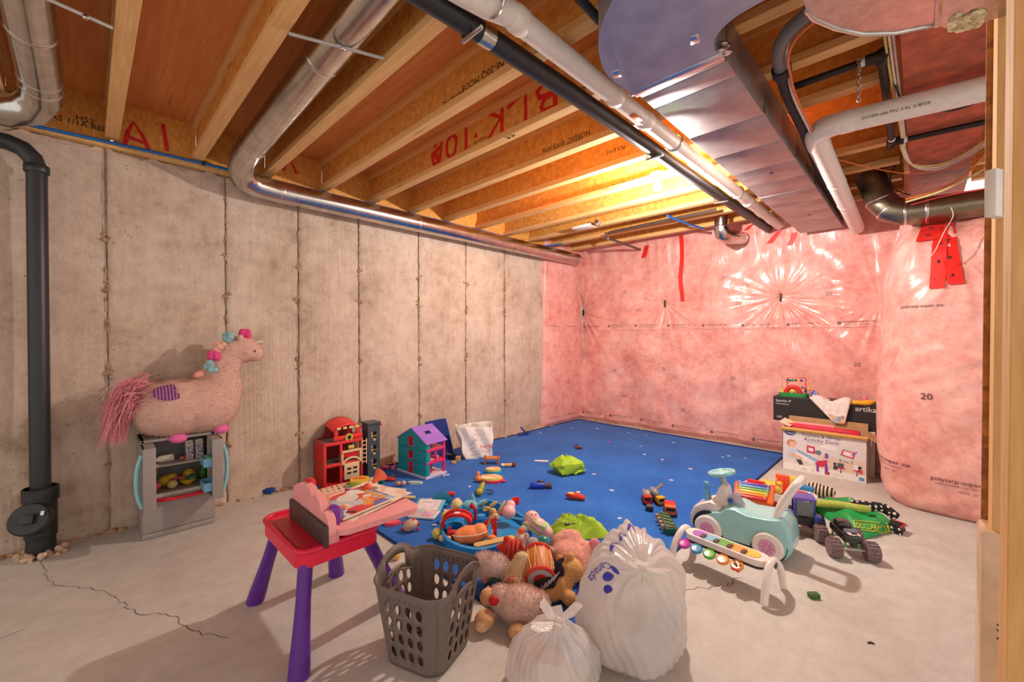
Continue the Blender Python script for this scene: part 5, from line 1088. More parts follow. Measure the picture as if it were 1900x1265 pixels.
# ================================================================== toy piano bridge
t=thing('toy_piano','ivory toy piano arch with rainbow keys and hanging discs beside the ride-on car','toy piano',(2.875,2.235,0),-.13)
mb=MB(); mb.prism([(x,y) for x,y in rrect(.40,.10,.048,8)],.028,(0,0,.135)); mb.build('body',IV,t,ang=30)
mb=MB(); mb.prism([(x,y) for x,y in rrect(.38,.085,.042,8)],.018,(0,0,.118)); mb.build('underside',M('dark_umber_plastic',(60,44,40),.5),t,ang=30)
cols=[(176,110,196),(130,190,214),(120,176,90),(240,160,80),(222,196,80)]; x=-.165
for i,c in enumerate(cols):
    w_=.066; mb=MB()
    if i in (0,4):
        s=-1 if i==0 else 1; pts=[(s*(-.033),-.033),(s*.005,-.033)]+[(s*(.005+.028*math.cos(a)),.033*math.sin(a)) for a in (-1.2,-.6,0,.6,1.2)]+[(s*.005,.033),(s*(-.033),.033)]
        mb.prism(pts,.004,(x+w_*i+.0335-.0,0,.162)); 
    else: mb.box((x+w_*i+.033,0,.164),(w_-.002,.066,.005),.001)
    mb.build('piano_key',PL(c),t,smooth=False)
for i in range(4): mb=MB(); mb.box((x+.066*(i+1),-.018,.169),(.022,.034,.008),.003); mb.build('dark_key',M('brown_key',(96,60,50),.4),t)
for i,c in enumerate([(196,40,170),(40,150,200),(90,180,70),(240,150,60),(236,150,50)]):
    mb=MB(); px=-.165+.066*i; mb.lathe([(.0,.004),(.024,.006),(.03,.0),(.03,-.008),(.026,-.011)],24,(px-.01,-.072,.118),(.5,0,0)); d=mb.build('hanging_disc',M('disc_%d'%i,c,.25,coat=.5),t)
    if i==4:
        mb=MB()
        for a,b in ((-.012,.012),(.012,.014),(0,-.004)): mb.ell((px-.01+a,-.072-.006+b*.5,.128+b*.45),(.007,.007,.003),10,6)
        mb.build('disc_face',PL((110,70,50)),d); mb=MB(); mb.ell((px-.016,-.098,.105),(.009,.006,.006)); mb.ell((px+.006,-.098,.104),(.009,.006,.006)); mb.build('red_feet',PL((220,50,40)),d)
for s in (-1,1):
    mb=MB(); x_=s*.215
    mb.tube(bez([(x_+s*.01,-.115,.015),(x_+s*.006,-.085,.10),(x_,-.035,.155),(x_,.02,.160),(x_+s*.006,.075,.11),(x_+s*.01,.105,.015)],5),.0165,14); leg=mb.build('arch_leg',IV,t)
    mb=MB(); mb.ell((x_+s*.015,.0,.150),(.006,.014,.016)); mb.build('pivot_cap',M('brown_key',(96,60,50),.4),leg)
# ================================================================== white activity table behind the car
t=thing('activity_table','white toy activity table with red and orange panels behind the ride-on car','activity toy',(2.86,3.32,0),.0)
q=lambda px,py,z:at(px,py,z)-Vector((2.86,3.32,0))
mb=MB(); c=at(1438,912,.07); mb.prism([(x,y) for x,y in rrect(.46,.24,.10,8)],.05,(c.x-2.86+.02,c.y-3.32,.04)); mb.build('deck',IV,t,ang=30)
for dx,dy in ((-.15,-.07),(.17,-.07),(-.15,.07),(.17,.07)): mb=MB(); mb.tube([(c.x-2.84+dx,c.y-3.32+dy,.045),(c.x-2.84+dx*1.1,c.y-3.32+dy*1.1,.004)],[.03,.024],12); mb.build('leg',IV,t)
def pc(nm,px,py,z,d,col,bev=.008,rz=0,mat=None):
    p=q(px,py,z); mb=MB(); mb.box(tuple(p),d,bev,(0,0,rz)); return mb.build(nm,mat or PL(col),t)
pc('red_frame',1402,897,.105,(.11,.10,.03),(222,50,46)); pc('red_bar',1401,893,.125,(.10,.03,.02),(220,44,40)); pc('picture_panel',1408,905,.12,(.085,.03,.012),(0,0,0),.002,0,PRINT('panel_pic',[(236,226,210),(130,170,110),(200,90,70),(226,206,190)],60))
pc('lime_tray',1430,897,.10,(.13,.12,.02),(206,206,80)); pc('orange_gate',1452,895,.145,(.085,.03,.11),(238,84,44)); pc('yellow_box',1474,892,.12,(.08,.07,.06),(236,196,90)); pc('blue_block',1495,905,.105,(.10,.05,.03),(40,130,190)); pc('red_block',1487,915,.10,(.07,.05,.025),(206,66,50))
mb=MB(); mb.lathe([(.008,-.02),(.02,.02)],12,tuple(q(1424,908,.115)),(0,1.4,.3)); mb.build('teal_trumpet',PL((120,190,206)),t)
mb=MB(); p=q(1445,908,.12); mb.ell(p,(.025,.025,.03)); mb.ell(p+Vector((.005,0,.04)),.02); mb.tube([p+Vector((-.01,0,.05)),p+Vector((-.015,0,.075))],.006,8); mb.build('yellow_giraffe',PL((240,190,70)),t)
t=thing('toy_xylophone','orange toy xylophone with rainbow bars leaning behind the ride-on car','toy',(at(1398,930,.11).x,at(1398,930,.11).y,0),.2)
mb=MB(); mb.box((0,0,.10),(.23,.13,.03),.012,(.35,0,0)); mb.box((0,.075,.115),(.24,.04,.04),.016); mb.box((-.09,.02,.045),(.03,.1,.09),.008); mb.box((.09,.02,.045),(.03,.1,.09),.008); mb.build('frame',PL((240,112,50)),t)
for i,c in enumerate([(110,70,170),(100,150,200),(120,180,90),(236,200,70),(240,140,60),(222,60,70)]):
    mb=MB(); mb.box((0,.045-.02*i,.139-.0073*i),(.19-.008*i,.016,.008),.002,(.35,0,0)); b_=mb.build('tone_bar',PL(c),t)
    for s in (-1,1): m2=MB(); m2.ell((s*(.085-.004*i),.045-.02*i,.145-.0073*i),(.005,.005,.004),8,6); m2.build('bar_pin',WHITE,b_)
t.scale=(1,1,1.5)
t=thing('toy_cash_box','red plastic toy with purple buttons between the xylophone and the push handle','toy',tuple(at(1436,940,0)+Vector((0,.07,0))),.2)
MB().box((0,0,.055),(.13,.09,.11),.012).build('case',PL((222,44,50)),t); MB().box((-.02,-.047,.07),(.03,.006,.05),.003).build('orange_face',PL((240,150,70)),t); MB().box((.035,-.047,.06),(.025,.006,.06),.003).build('purple_button',PUR,t); MB().box((0,-.01,.12),(.09,.05,.02),.008).build('lid',PL((236,70,50)),t)
# ================================================================== tractor and monster truck
NAVY=M('blue_truck_paint',(40,60,150),.3,coat=.4); VIO=PL((104,84,170))
def wheel(mb,c,r,w,axis_y=True,n=18):
    rot=(math.pi/2,0,0) if axis_y else (0,math.pi/2,0)
    mb.lathe([(r*.45,-w/2),(r*.9,-w/2),(r,-w/3),(r,w/3),(r*.9,w/2),(r*.45,w/2)],n,c,rot)
    for k in range(n):
        a=k/n*6.283; off=Vector((r*math.cos(a),0,r*math.sin(a))) if axis_y else Vector((0,r*math.cos(a),r*math.sin(a)))
        mb.box(Vector(c)+off,(r*.16,w*.9,r*.10) if axis_y else (w*.9,r*.16,r*.10),0,(0,-a,0) if axis_y else (a,0,0))
tp=at(1497,1000,0)
t=thing('toy_tractor','blue toy tractor with violet roof and big black tyres beside the car','toy tractor',(3.065,3.06,0),.35)
mb=MB(); mb.box((0,.02,.09),(.10,.16,.05),.01); mb.build('chassis',BLACK,t)
mb=MB(); mb.box((0,.0,.222),(.115,.115,.018),.007); mb.build('roof',VIO,t)
for x in (-.048,.048):
    for y in (-.045,.048): mb=MB(); mb.box((x,y,.165),(.009,.009,.10)); mb.build('cab_post',NAVY,t,smooth=False)
mb=MB(); mb.box((0,-.048,.165),(.085,.003,.085)); mb.build('windscreen',M('smoked_plastic',(120,124,130),.15),t,smooth=False)
mb=MB(); mb.box((0,.01,.13),(.06,.04,.05),.01); mb.build('seat',BLACK,t); mb=MB(); mb.box((.06,-.06,.115),(.04,.05,.055),.008); mb.build('fender',NAVY,t); mb=MB(); mb.box((-.065,-.04,.125),(.02,.07,.03),.006); mb.build('side_step',NAVY,t)
mb=MB(); mb.box((0,.105,.125),(.07,.08,.06),.012); mb.build('hood',NAVY,t)
TY=M('black_rubber',(36,32,32),.7,var=.1)
for x,y,r,w in ((-.075,-.035,.066,.04),(.075,-.035,.066,.04),(-.065,.12,.045,.03),(.065,.12,.045,.03)):
    mb=MB(); wheel(mb,(x,y,r),r,w,False); w_=mb.build('tyre',TY,t); mb=MB(); mb.lathe([(r*.45,-w*.4),(r*.3,w*.3),(r*.45,w*.45)],14,(x,y,r),(0,math.pi/2,0)); mb.build('rim',M('grey_rim',(90,86,90),.4),w_)
t=thing('monster_truck','black toy monster truck with white flame marks and muddy tyres','toy truck',(3.275,2.965,0),.5)
mb=MB(); mb.box((0,0,.105),(.085,.19,.045),.014); mb.box((0,.03,.14),(.07,.085,.045),.016); mb.build('body',M('gloss_black_paint',(24,22,22),.25,coat=.6),t)
mb=MB()
for i,(x,y,z,rx,ry) in enumerate(((-.01,-.06,.1285,.012,.02),(.02,-.045,.1285,.010,.014),(.0,-.085,.1285,.02,.006),(.03,-.08,.1285,.006,.014))): mb.ell((x,y,z),(rx,ry,.002),10,6)
mb.ell((.0435,-.03,.11),(.002,.02,.012),10,6); mb.build('white_marks',PL((226,214,210)),t)
mb=MB(); mb.box((0,-.055,.139),(.06,.006,.02),.002,(-.5,0,0)); mb.build('windscreen',M('smoked_plastic',(120,124,130),.15),t)
MUD=M('muddy_rubber',(126,104,104),.85,var=.3,scale=120,bmp=.6)
for x,y in ((-.085,-.085),(.085,-.085),(-.085,.085),(.085,.085)):
    mb=MB(); wheel(mb,(x,y,.05),.048,.055,False); w_=mb.build('tyre',MUD,t); mb=MB(); mb.lathe([(.022,-.026),(.014,.0),(.022,.0265)],14,(x,y,.05),(0,math.pi/2,0)); mb.build('rim',BLACK,w_)
for y in (-.085,.085): mb=MB(); mb.tube([(-.07,y,.05),(.07,y,.05)],.006,8); mb.build('axle',M('grey_zinc',(190,186,180),.4,.3),t); 
mb=MB(); mb.tube([(-.03,.07,.09),(-.03,.075,.05)],.006,8); mb.tube([(.03,.07,.09),(.03,.075,.05)],.006,8); mb.tube([(.03,-.07,.09),(.03,-.08,.05)],.006,8); mb.tube([(-.03,-.07,.09),(-.03,-.08,.05)],.006,8); mb.build('suspension',PL((90,160,90)),t)
# green shopping bag lying flat with toys in it
GB=M('green_bag_fabric',(22,150,72),.5,var=.08,scale=10,bmp=.3,bscale=12)
t=thing('shopping_bag','green fabric shopping bag with yellow lettering lying on the floor','bag',(3.24,3.28,0),.0)
P4=[at(1505,945,0),at(1600,1003,0),at(1662,985,0),at(1560,930,0)]
def gbf(u,v):
    p=(P4[0].lerp(P4[1],u)).lerp(P4[3].lerp(P4[2],u),v); e=(4*u*(1-u)*4*v*(1-v))**.28; return (p.x-3.24,p.y-3.28,.006+e*(.085+.02*math.sin(u*11+v*5)+.012*math.sin(v*17-u*9)))
mb=MB(); mb.grid(gbf,40,30); o=mb.build('bag_fabric',GB,t,fix=False,ang=180)
mb=MB(); mb.add([(P4[i].x-3.24,P4[i].y-3.28,.005) for i in range(4)],[(0,1,2,3)]); mb.build('bag_underside',GB,t,smooth=False,fix=False)
GP=np.array([gbf(i/220,j/160) for i in range(221) for j in range(161)])
# the four corners of the printed panel, found on the bag's own surface
Q=GP+np.array([3.24-CAMX,3.28,-CAMZ]); ff=-math.sin(YAW)*Q[:,0]+math.cos(YAW)*Q[:,1]; dd=math.cos(PIT)*ff-math.sin(PIT)*Q[:,2]
GX=950+FPX*(math.cos(YAW)*Q[:,0]+math.sin(YAW)*Q[:,1])/dd; GY=632.5-FPX*(Q[:,2]*math.cos(PIT)+ff*math.sin(PIT))/dd
def onb(a,b_,dz=.004):
    x=(1588+62*a)*(1-b_)+(1584+62*a)*b_; y=(983+6*a)*(1-b_)+(966+6*a)*b_
    k=np.argsort((GX-x)**2+(GY-y)**2+1e-3*dd)[:4]; p=GP[k].mean(0); return (float(p[0]),float(p[1])-.002,float(p[2])+dz)
mb=MB(); write(mb,'DOLLARAMA',lambda a,b_:onb(a*.166+.04,.2+b_*.85),1.0); mb.build('lettering',PL((222,200,50)),t,smooth=False,fix=False)
mb=MB(); pts=[]
cr=[(0,0),(1,0),(1,1),(0,1)]
for k in range(4):
    (a0,b0),(a1,b1)=cr[k],cr[(k+1)%4]
    for j in range(8): pts.append(onb(a0+(a1-a0)*j/8,b0+(b1-b0)*j/8))
mb.tube(pts,.0025,6,closed=True); mb.build('letter_frame',PL((222,200,50)),t)
mb=MB()
for a0,b0,a1,b1 in ((.40,.62,.62,.86),(.44,.56,.66,.80),(.40,.62,.44,.56),(.62,.86,.66,.80),(.50,.73,.55,.67),(.47,.70,.51,.64)): mb.tube([Vector(gbf(a0,b0))+Vector((0,0,.003)),Vector(gbf((a0+a1)/2,(b0+b1)/2))+Vector((0,0,.003)),Vector(gbf(a1,b1))+Vector((0,0,.003))],.002,5)
mb.build('white_symbol',WHITE,t)
# snake plush and dotted sock over the bag
SN=M('lime_knit',(176,186,84),.9,var=.12,scale=90,bmp=.6)
pts=bez([at(1488,925,.06),at(1512,932,.08),at(1555,936,.10),at(1590,942,.11),at(1612,945,.10)],6)
o=tag(MB().tube([p-pts[0] for p in pts],[.012]+[.024]*(len(pts)-2)+[.018],14).build('plush_snake',SN),'lime green knitted plush snake lying along the green bag','plush toy'); o.location=pts[0]
DOT=nodes_of('white_dots_on_black'); m,nt,p=DOT; v_=N(nt,'ShaderNodeTexVoronoi'); v_.inputs['Scale'].default_value=34; v_.inputs['Randomness'].default_value=.25; nt.links.new(coords(nt),v_.inputs['Vector'])
nt.links.new(ramp(nt,v_.outputs['Distance'],[(.0,(236,226,220)),(.34,(30,26,26))],True),p.inputs['Base Color']); p.inputs['Roughness'].default_value=.9
pts=bez([at(1578,936,.10),at(1605,938,.10),at(1640,943,.08),at(1663,960,.05)],6)
o=tag(MB().tube([p-pts[0] for p in pts],[.016]+[.030]*(len(pts)-2)+[.014],14).build('plush_caterpillar',m),'black and white polka dot plush on the green bag','plush toy'); o.location=pts[0]
o=tag(MB().prism([(-.06,0),(.04,-.05),(.06,.03),(0,.06)],.05).build('dotted_pouch',m),'small black dotted fabric pouch with red trim beside the green bag','pouch'); o.location=at(1655,985,0)+Vector((0,0,.002)); 
mb=MB(); mb.tube([(.04,-.05,.05),(.06,.03,.05),(0,.06,.05)],.004,6); mb.build('red_trim',PL((206,40,60)),o)
m,nt,p=nodes_of('zebra_stripes'); w_=N(nt,'ShaderNodeTexWave'); w_.inputs['Scale'].default_value=14; w_.inputs['Distortion'].default_value=2; nt.links.new(coords(nt),w_.inputs['Vector']); nt.links.new(ramp(nt,w_.outputs[0],[(.0,(54,36,30)),(.5,(226,206,180))],True),p.inputs['Base Color']); p.inputs['Roughness'].default_value=.9
o=blob('plush_zebra',m,None,[((0,0,.05),(.085,.05,.05)),((.07,.01,.05),(.045,.04,.04))],.012); tag(o,'brown and cream striped plush lying behind the lime snake','plush toy'); o.location=at(1512,926,0)+Vector((0,.08,0))
# ================================================================== heap of plush toys (local x runs across the heap, y away from the room entrance)
def plush(lab,px,py,z,ells,c,furn=0,furl=.01,name='plush_toy',vox=.009,mat=None,cat='plush toy'):
    t_=thing(name,lab,cat,tuple(at(px,py,z)),YAW); m_=mat or FAB(c)
    b=blob('body',m_,t_,ells,vox,5,.0006)
    if furn: fur(b,m_,furn,furl,t_,(0,0,-.2),.0013)
    return t_
def bit(t_,nm,c,r,col,rot=None,mat=None):
    mb=MB(); mb.ell(c,r,14,10,rot); return mb.build(nm,mat or PL(col,.6),t_)
t=plush('shaggy pink plush bear lying on its side with tan feet toward the basket',960,1152,0.0,[((.02,0,.07),(.095,.075,.068),(0,.12,0)),((-.07,.02,.085),(.05,.05,.05)),((.085,.01,.06),(.05,.06,.05))],(252,206,192),4800,.017)
for c,r in (((-.135,-.05,.04),(.042,.04,.038)),((-.125,.02,.09),(.036,.035,.035)),((.0,-.10,.028),(.038,.034,.028))): bit(t,'paw',c,r,0,None,FAB((226,170,120)))
bit(t,'red_heart',(-.098,-.03,.105),(.022,.012,.02),(206,20,30)); bit(t,'nose_stitch',(.10,-.054,.085),(.009,.005,.005),(170,30,40)); bit(t,'tan_patch',(-.145,-.078,.032),(.028,.02,.024),(0),None,FAB((236,186,140)))
t=plush('plain tan plush bear slumped against the big plastic bag',1042,1118,0.0,[((.0,.03,.065),(.055,.055,.055),(0,.2,0)),((.05,.06,.115),(.06,.055,.055)),((-.05,-.02,.045),(.048,.03,.028),(0,.3,.4)),((.03,-.03,.04),(.035,.035,.035))],(222,170,104),900,.005)
bit(t,'ear',(.045,.06,.175),(.02,.012,.02),0,None,FAB((222,170,104))); bit(t,'ear',(.0,.08,.158),(.016,.012,.018),0,None,FAB((222,170,104))); bit(t,'paw_pad',(-.085,-.04,.045),(.028,.024,.026),0,None,FAB((226,176,112)))
t=plush('black plush fish with white skeleton print standing in the heap',1020,1116,0.0,[((-.015,0,.075),(.062,.026,.07),(0,-.5,0)),((.045,.01,.14),(.024,.014,.05),(0,-.3,0))],(46,38,42))
mb=MB()
for k in range(6): mb.tube(bez([(-.06+.015*k,-.026,.04+.014*k),(-.048+.015*k,-.031,.065+.014*k),(-.034+.015*k,-.026,.09+.012*k)],3),.0022,5)
mb.build('bone_print',PL((214,200,206)),t); bit(t,'tail_fin',(.045,.01,.175),(.03,.008,.012),(44,36,40),(0,-.7,0))
# drum
t=thing('toy_drum','orange wooden hand drum with white cords and a red rim on the heap','toy drum',tuple(at(1000,1082,.05)),YAW)
R=Matrix.Translation((0,0,.085))@Euler((1.93,-.08,0)).to_matrix().to_4x4()   # axis leans away from the camera
mb=MB(); mb.X=R; mb.lathe([(.060,-.065),(.068,-.03),(.068,.03),(.060,.065)],28); mb.build('barrel',M('orange_wood',(206,116,36),.45),t)
for z in (-.066,.066): mb=MB(); mb.X=R; mb.tube([(.062*math.cos(a*.2618),.062*math.sin(a*.2618),z) for a in range(24)],.009,8,closed=True); mb.build('rim',PL((214,56,46)),t)
mb=MB(); mb.X=R; mb.lathe([(.060,0),(.060,.003)],28,(0,0,.070)); hd=mb.build('drum_head',M('grey_skin',(176,172,172),.7),t); mb=MB(); mb.X=R; mb.lathe([(.03,0),(.03,.002)],24,(0,0,.0735)); mb.build('red_dot',PL((190,36,36)),hd)
mb=MB(); mb.X=R; mb.lathe([(.060,0),(.060,.003)],28,(0,0,-.073)); mb.build('drum_head',M('grey_skin',(176,172,172),.7),t)
for k in range(20):
    a=k/20*6.283; b=a+(.157 if k%2 else -.157); mb=MB(); mb.X=R; mb.tube([(.065*math.cos(a),.065*math.sin(a),.06),(.0705*math.cos((a+b)/2),.0705*math.sin((a+b)/2),0),(.065*math.cos(b),.065*math.sin(b),-.06)],.0016,5); mb.build('cord',PL((236,220,190)),t)
t=plush('round red plush fish with dark stripes and one big eye',951,1052,.03,[((0,0,.075),(.062,.055,.066)),((-.065,.01,.10),(.02,.02,.016)),((-.03,.01,.135),(.02,.015,.025))],(206,62,44))
for k in range(4): mb=MB(); x=-.035+.022*k; rr=math.sqrt(max(.0001,1-(x/.064)**2)); mb.tube([(x+.010*math.sin(a*.35),-.0565*rr*math.cos(a*.35-1.57+1.57)*1.0,.075+.067*rr*math.sin(a*.35)) for a in range(-4,5)],.0028,5); mb.build('stripe',M('dark_red_stitch',(110,26,24),.9),t)
e=bit(t,'eye',(.018,-.052,.055),(.02,.012,.02),(236,216,180)); bit(t,'pupil',(.024,-.063,.057),(.008,.004,.009),(90,110,40))
t=plush('fluffy pale pink plush dog at the basket side of the heap',917,1082,.02,[((0,0,.07),(.07,.06,.062)),((-.05,.02,.09),(.045,.045,.045)),((.05,-.01,.05),(.035,.04,.035))],(250,212,204),3600,.02)
bit(t,'brown_patch',(-.02,-.052,.045),(.03,.012,.022),0,None,FAB((196,120,96)))
t=plush('small navy blue plush whale with a white eye patch near the basket',918,1104,.0,[((0,0,.04),(.05,.04,.036)),((.05,.01,.065),(.016,.014,.034),(0,.5,0))],(36,50,90)); bit(t,'eye_patch',(-.028,-.034,.055),(.009,.005,.009),(232,206,196)); bit(t,'green_back',(-.005,.0,.072),(.03,.022,.012),0,None,FAB((40,90,80)))
t=plush('cream plush sheep with a multicoloured patch in the middle of the heap',957,1098,.03,[((.01,.02,.085),(.045,.04,.065),(0,.2,0)),((-.005,-.01,.05),(.055,.045,.045)),((.03,.03,.14),(.035,.03,.03))],(226,196,150),1200,.01)
bit(t,'brown_fleece',(-.01,-.035,.06),(.045,.025,.03),0,None,PRINT('fleece_patch',[(130,100,40),(196,50,50),(226,180,160),(110,96,80),(200,150,90)],70)); bit(t,'pink_snout',(.03,-.045,.03),(.02,.016,.016),0,None,FAB((232,150,160)))
t=plush('grey plush mouse doll with a teal sequin skirt behind the drum',988,1028,.10,[((0,0,.045),(.04,.036,.042)),((.06,.02,.045),(.035,.03,.032)),((.10,-.02,.02),(.05,.024,.024),(0,.4,.3))],(176,164,160))
bit(t,'sequin_skirt',(.055,.015,.05),(.042,.036,.036),0,None,PRINT('teal_sequins',[(10,70,80),(40,150,150),(14,96,100),(90,190,180),(6,50,60)],180,.2)); bit(t,'eye',(-.015,-.033,.055),.005,(40,30,30)); bit(t,'eye',(.012,-.034,.05),.005,(40,30,30)); bit(t,'ear',(-.03,.01,.085),(.014,.008,.02),0,None,FAB((220,190,184)))
t=plush('white and orange plush cat peeking beside the red fish',966,1012,.10,[((0,0,.035),(.036,.03,.036)),((-.0,.02,.06),(.018,.014,.022)),((.03,-.03,-.01),(.03,.025,.03))],(236,214,196)); bit(t,'orange_ear',(.002,.0,.075),(.018,.010,.02),(236,110,60))
t=plush('large dusty rose knitted plush elephant at the top of the heap',1062,1070,.0,[((0,.02,.085),(.115,.10,.08),(0,.25,0)),((-.02,.08,.145),(.085,.06,.05),(0,-.3,0)),((.075,.03,.115),(.05,.05,.05)),((.03,-.05,.05),(.06,.05,.045))],(206,146,130),0,.0,'plush_toy',.011,M('rose_knit',(214,150,134),.95,var=.12,scale=40,bmp=.8,bscale=70))
bit(t,'ear',(.11,.02,.13),(.035,.025,.055),0,(0,.15,0),FAB((240,140,146))); bit(t,'foot',(.09,-.03,.07),(.04,.04,.045),0,None,FAB((226,150,140)))
# pink baby doll in green
SKIN=M('doll_vinyl',(238,186,172),.5); t=thing('baby_doll','pink vinyl baby doll in a pale green outfit on the blue water tray','doll',tuple(at(1000,1000,.03)),YAW)
blob('body',SKIN,t,[((0,0,.075),(.055,.045,.045),(0,.3,0)),((-.04,.02,.115),(.045,.04,.042)),((.045,-.03,.05),(.035,.035,.04)),((-.07,-.01,.09),(.03,.02,.02))],.008)
mb=MB(); mb.tube([(-.045+.05*math.cos(a*.35)*.0+.016*a-.05,-.046+.004*abs(a-4),.112-.012*a+.0) for a in range(9)],.009,8,flat=(0,1,0)); mb.tube([(.0+.04*math.cos(a*.52),.0+.047*math.sin(a*.52),.10-.02*math.cos(a*.52)) for a in range(12)],.007,8,closed=True); mb.build('green_trim',FAB((186,206,150)),t)
bit(t,'nappy',(.03,-.01,.075),(.035,.042,.03),0,(0,.4,0),FAB((196,214,160))); bit(t,'eye',(-.04,-.02,.152),.004,(60,40,40)); bit(t,'eye',(-.02,-.015,.148),.004,(60,40,40)); bit(t,'mitten',(-.085,-.02,.07),(.025,.02,.022),0,None,FAB((236,206,196)))
t=thing('vinyl_doll','bald pink doll head resting on the corner of the blue water tray','doll part',tuple(at(944,965,.05)),YAW); blob('head',M('rosy_vinyl',(238,180,180),.45),t,[((0,0,.05),(.045,.042,.042)),((.012,.03,.085),(.032,.03,.03))],.008); bit(t,'nose',(.01,-.04,.048),.006,(214,140,140))
# lime green fabric pieces
LIME=M('lime_fabric',(160,196,40),.6,var=.08,scale=8,bmp=.3,bscale=10)
def drape(lab,name,px,py,z,rx,ry,h,seed,lobes):
    t_=thing(name,lab,'cloth',tuple(at(px,py,z)),YAW)
    def f(u,v):
        a=2*math.pi*u; r=v; k=1+.10*math.sin(a*3+seed)+.07*math.sin(a*5+2*seed)
        z_=h*(1-r**2.2)*(1+.25*math.sin(a*2+seed)*r)+.03*h*math.sin(a*9+seed*3)*r*4*(1-r)+.10*h*math.sin(a*4-seed)*r*(1-r)*3
        q=.02*math.sin(a*7+r*9+seed)*math.sin(r*11+a*2); return (rx*r*k*math.cos(a),ry*r*k*math.sin(a),max(.003,z_+q*(1-r)*r*3+random.gauss(0,.0015)))
    mb=MB(); mb.grid(f,56,18); mb.build('fabric',LIME,t_,fix=False,ang=22 if lobes else 30); return t_
t=thing('cloth_bag','crumpled lime green cloth bag lying alone on the blue carpet','cloth',tuple(at(1050,878,RZ)),YAW)
mb=MB(); mb.ell((0,0,.07),(.13,.10,.085),13,8); mb.ell((.10,.0,.055),(.07,.06,.055),9,6); mb.v=[(x+random.gauss(0,.011),y+random.gauss(0,.011),max(.002,z+random.gauss(0,.010))) for x,y,z in mb.v]
o=mb.build('fabric',LIME,t,ang=24); md=o.modifiers.new('s','SUBSURF'); md.subdivision_type='SIMPLE'; md.levels=md.render_levels=1
t=drape('lime green cloth spread behind the plush heap','cloth_bag',1068,988,.0+RZ,.19,.11,.10,2.2,0)
mb=MB(); mb.box((-.06,-.072,.083),(.03,.012,.012),.002,(.7,0,.2)); mb.box((-.025,-.074,.088),(.028,.006,.008),.002,(.7,0,.2)); tag(mb.build('faint_mark',BLACK,t),kind='stuff')
# ================================================================== blue water tray with its toys
WB=PL((34,140,206)); 
t=thing('water_tray','blue plastic water play tray with round basins on the carpet edge','water toy',tuple(at(895,995,RZ)),YAW); O=at(895,995,RZ); RI=Matrix.Rotation(-YAW,4,'Z')
def L_(px,py,z=RZ): return RI@(at(px,py,z)-O)
pts=[L_(815,985),L_(850,962),L_(862,948),L_(900,942),L_(930,950),L_(985,985),L_(975,1010),L_(895,1040),L_(830,1022)]
poly=[(p.x,p.y) for p in bez([(p.x,p.y,0) for p in pts+[pts[0]]],5)[:-1]]
mb=MB(); mb.prism(poly,.012); mb.build('floor_plate',WB,t,ang=30)
mb=MB(); n=len(poly); cx=sum(p[0] for p in poly)/n; cy=sum(p[1] for p in poly)/n
vs=[(x,y,.008) for x,y in poly]+[(x,y,.06) for x,y in poly]+[(cx+(x-cx)*.95,cy+(y-cy)*.93,.06) for x,y in poly]+[(cx+(x-cx)*.93,cy+(y-cy)*.91,.012) for x,y in poly]
mb.add(vs,[(k*n+i,k*n+(i+1)%n,(k+1)*n+(i+1)%n,(k+1)*n+i) for k in range(3) for i in range(n)]); mb.build('rim_wall',WB,t,ang=50)
for px,py,r in ((893,968,.085),(842,992,.06)):
    p=L_(px,py); mb=MB(); mb.lathe([(r,.012),(r,.056),(r-.008,.056),(r-.012,.012)],28,(p.x,p.y,0),None,False); mb.build('basin_ring',WB,t)
p=L_(893,970); mb=MB(); mb.lathe([(.035,.012),(.028,.05),(.015,.052)],18,(p.x,p.y,0)); mb.build('tower_stub',WB,t)
p=L_(955,980); mb=MB(); mb.tube([(p.x-.02,p.y,.064),(p.x+.05,p.y-.03,.064)],.004,6); mb.tube([(p.x-.01,p.y+.015,.064),(p.x+.06,p.y-.015,.064)],.004,6); mb.build('rail_mark',PL((90,180,226)),t)
def small(name,lab,cat,px,py,z,fn,c,rz=YAW,mat=None,group=None):
    mb=MB(); fn(mb); o=tag(mb.build(name,mat or PL(c)),lab,cat,group); o.location=at(px,py,z); o.rotation_euler=(0,0,rz); return o
ZT=RZ+.014
small('toy_lever','dark red curved lever standing in the round basin of the blue tray','toy',882,964,ZT+.04,lambda m:m.tube(bez([(0,0,0),(0,0,.06),(-.01,0,.075),(-.03,0,.095)],4),[.009]*5+[.010]*4+[.016]*3+[.02],10),(190,20,44))
t=thing('toy_slide','bright red arched toy slide over the left basin of the blue tray','toy',tuple(at(848,990,ZT)),YAW)
def arch(u,v): 
    a=math.radians(200-215*u); return (.075*math.cos(a)*1.15,-.035+.07*v+.02*u,.062+.055*math.sin(a))
mb=MB(); mb.grid(arch,16,4); o=mb.build('slide_deck',PL((236,60,44)),t,fix=False); md=o.modifiers.new('s','SOLIDIFY'); md.thickness=.006
for v in (0,1): mb=MB(); mb.tube([Vector(arch(k/12,v))+Vector((0,0,.008)) for k in range(13)],.007,8); mb.build('side_rail',PL((206,30,40)),t)
mb=MB(); mb.box((.0,.0,.124),(.03,.03,.004),.001); mb.build('white_sticker',WHITE,t)
ORB=M('orange_fabric',(240,140,84),.6,var=.06); t=thing('orange_pouch','puffy orange fabric pouch with a pale zip lying in the blue tray','pouch',tuple(at(872,1008,ZT)),YAW)
blob('pouch_body',ORB,t,[((0,0,.05),(.085,.06,.048)),((.055,.01,.06),(.05,.05,.05)),((-.05,-.01,.045),(.045,.05,.04))],.009)
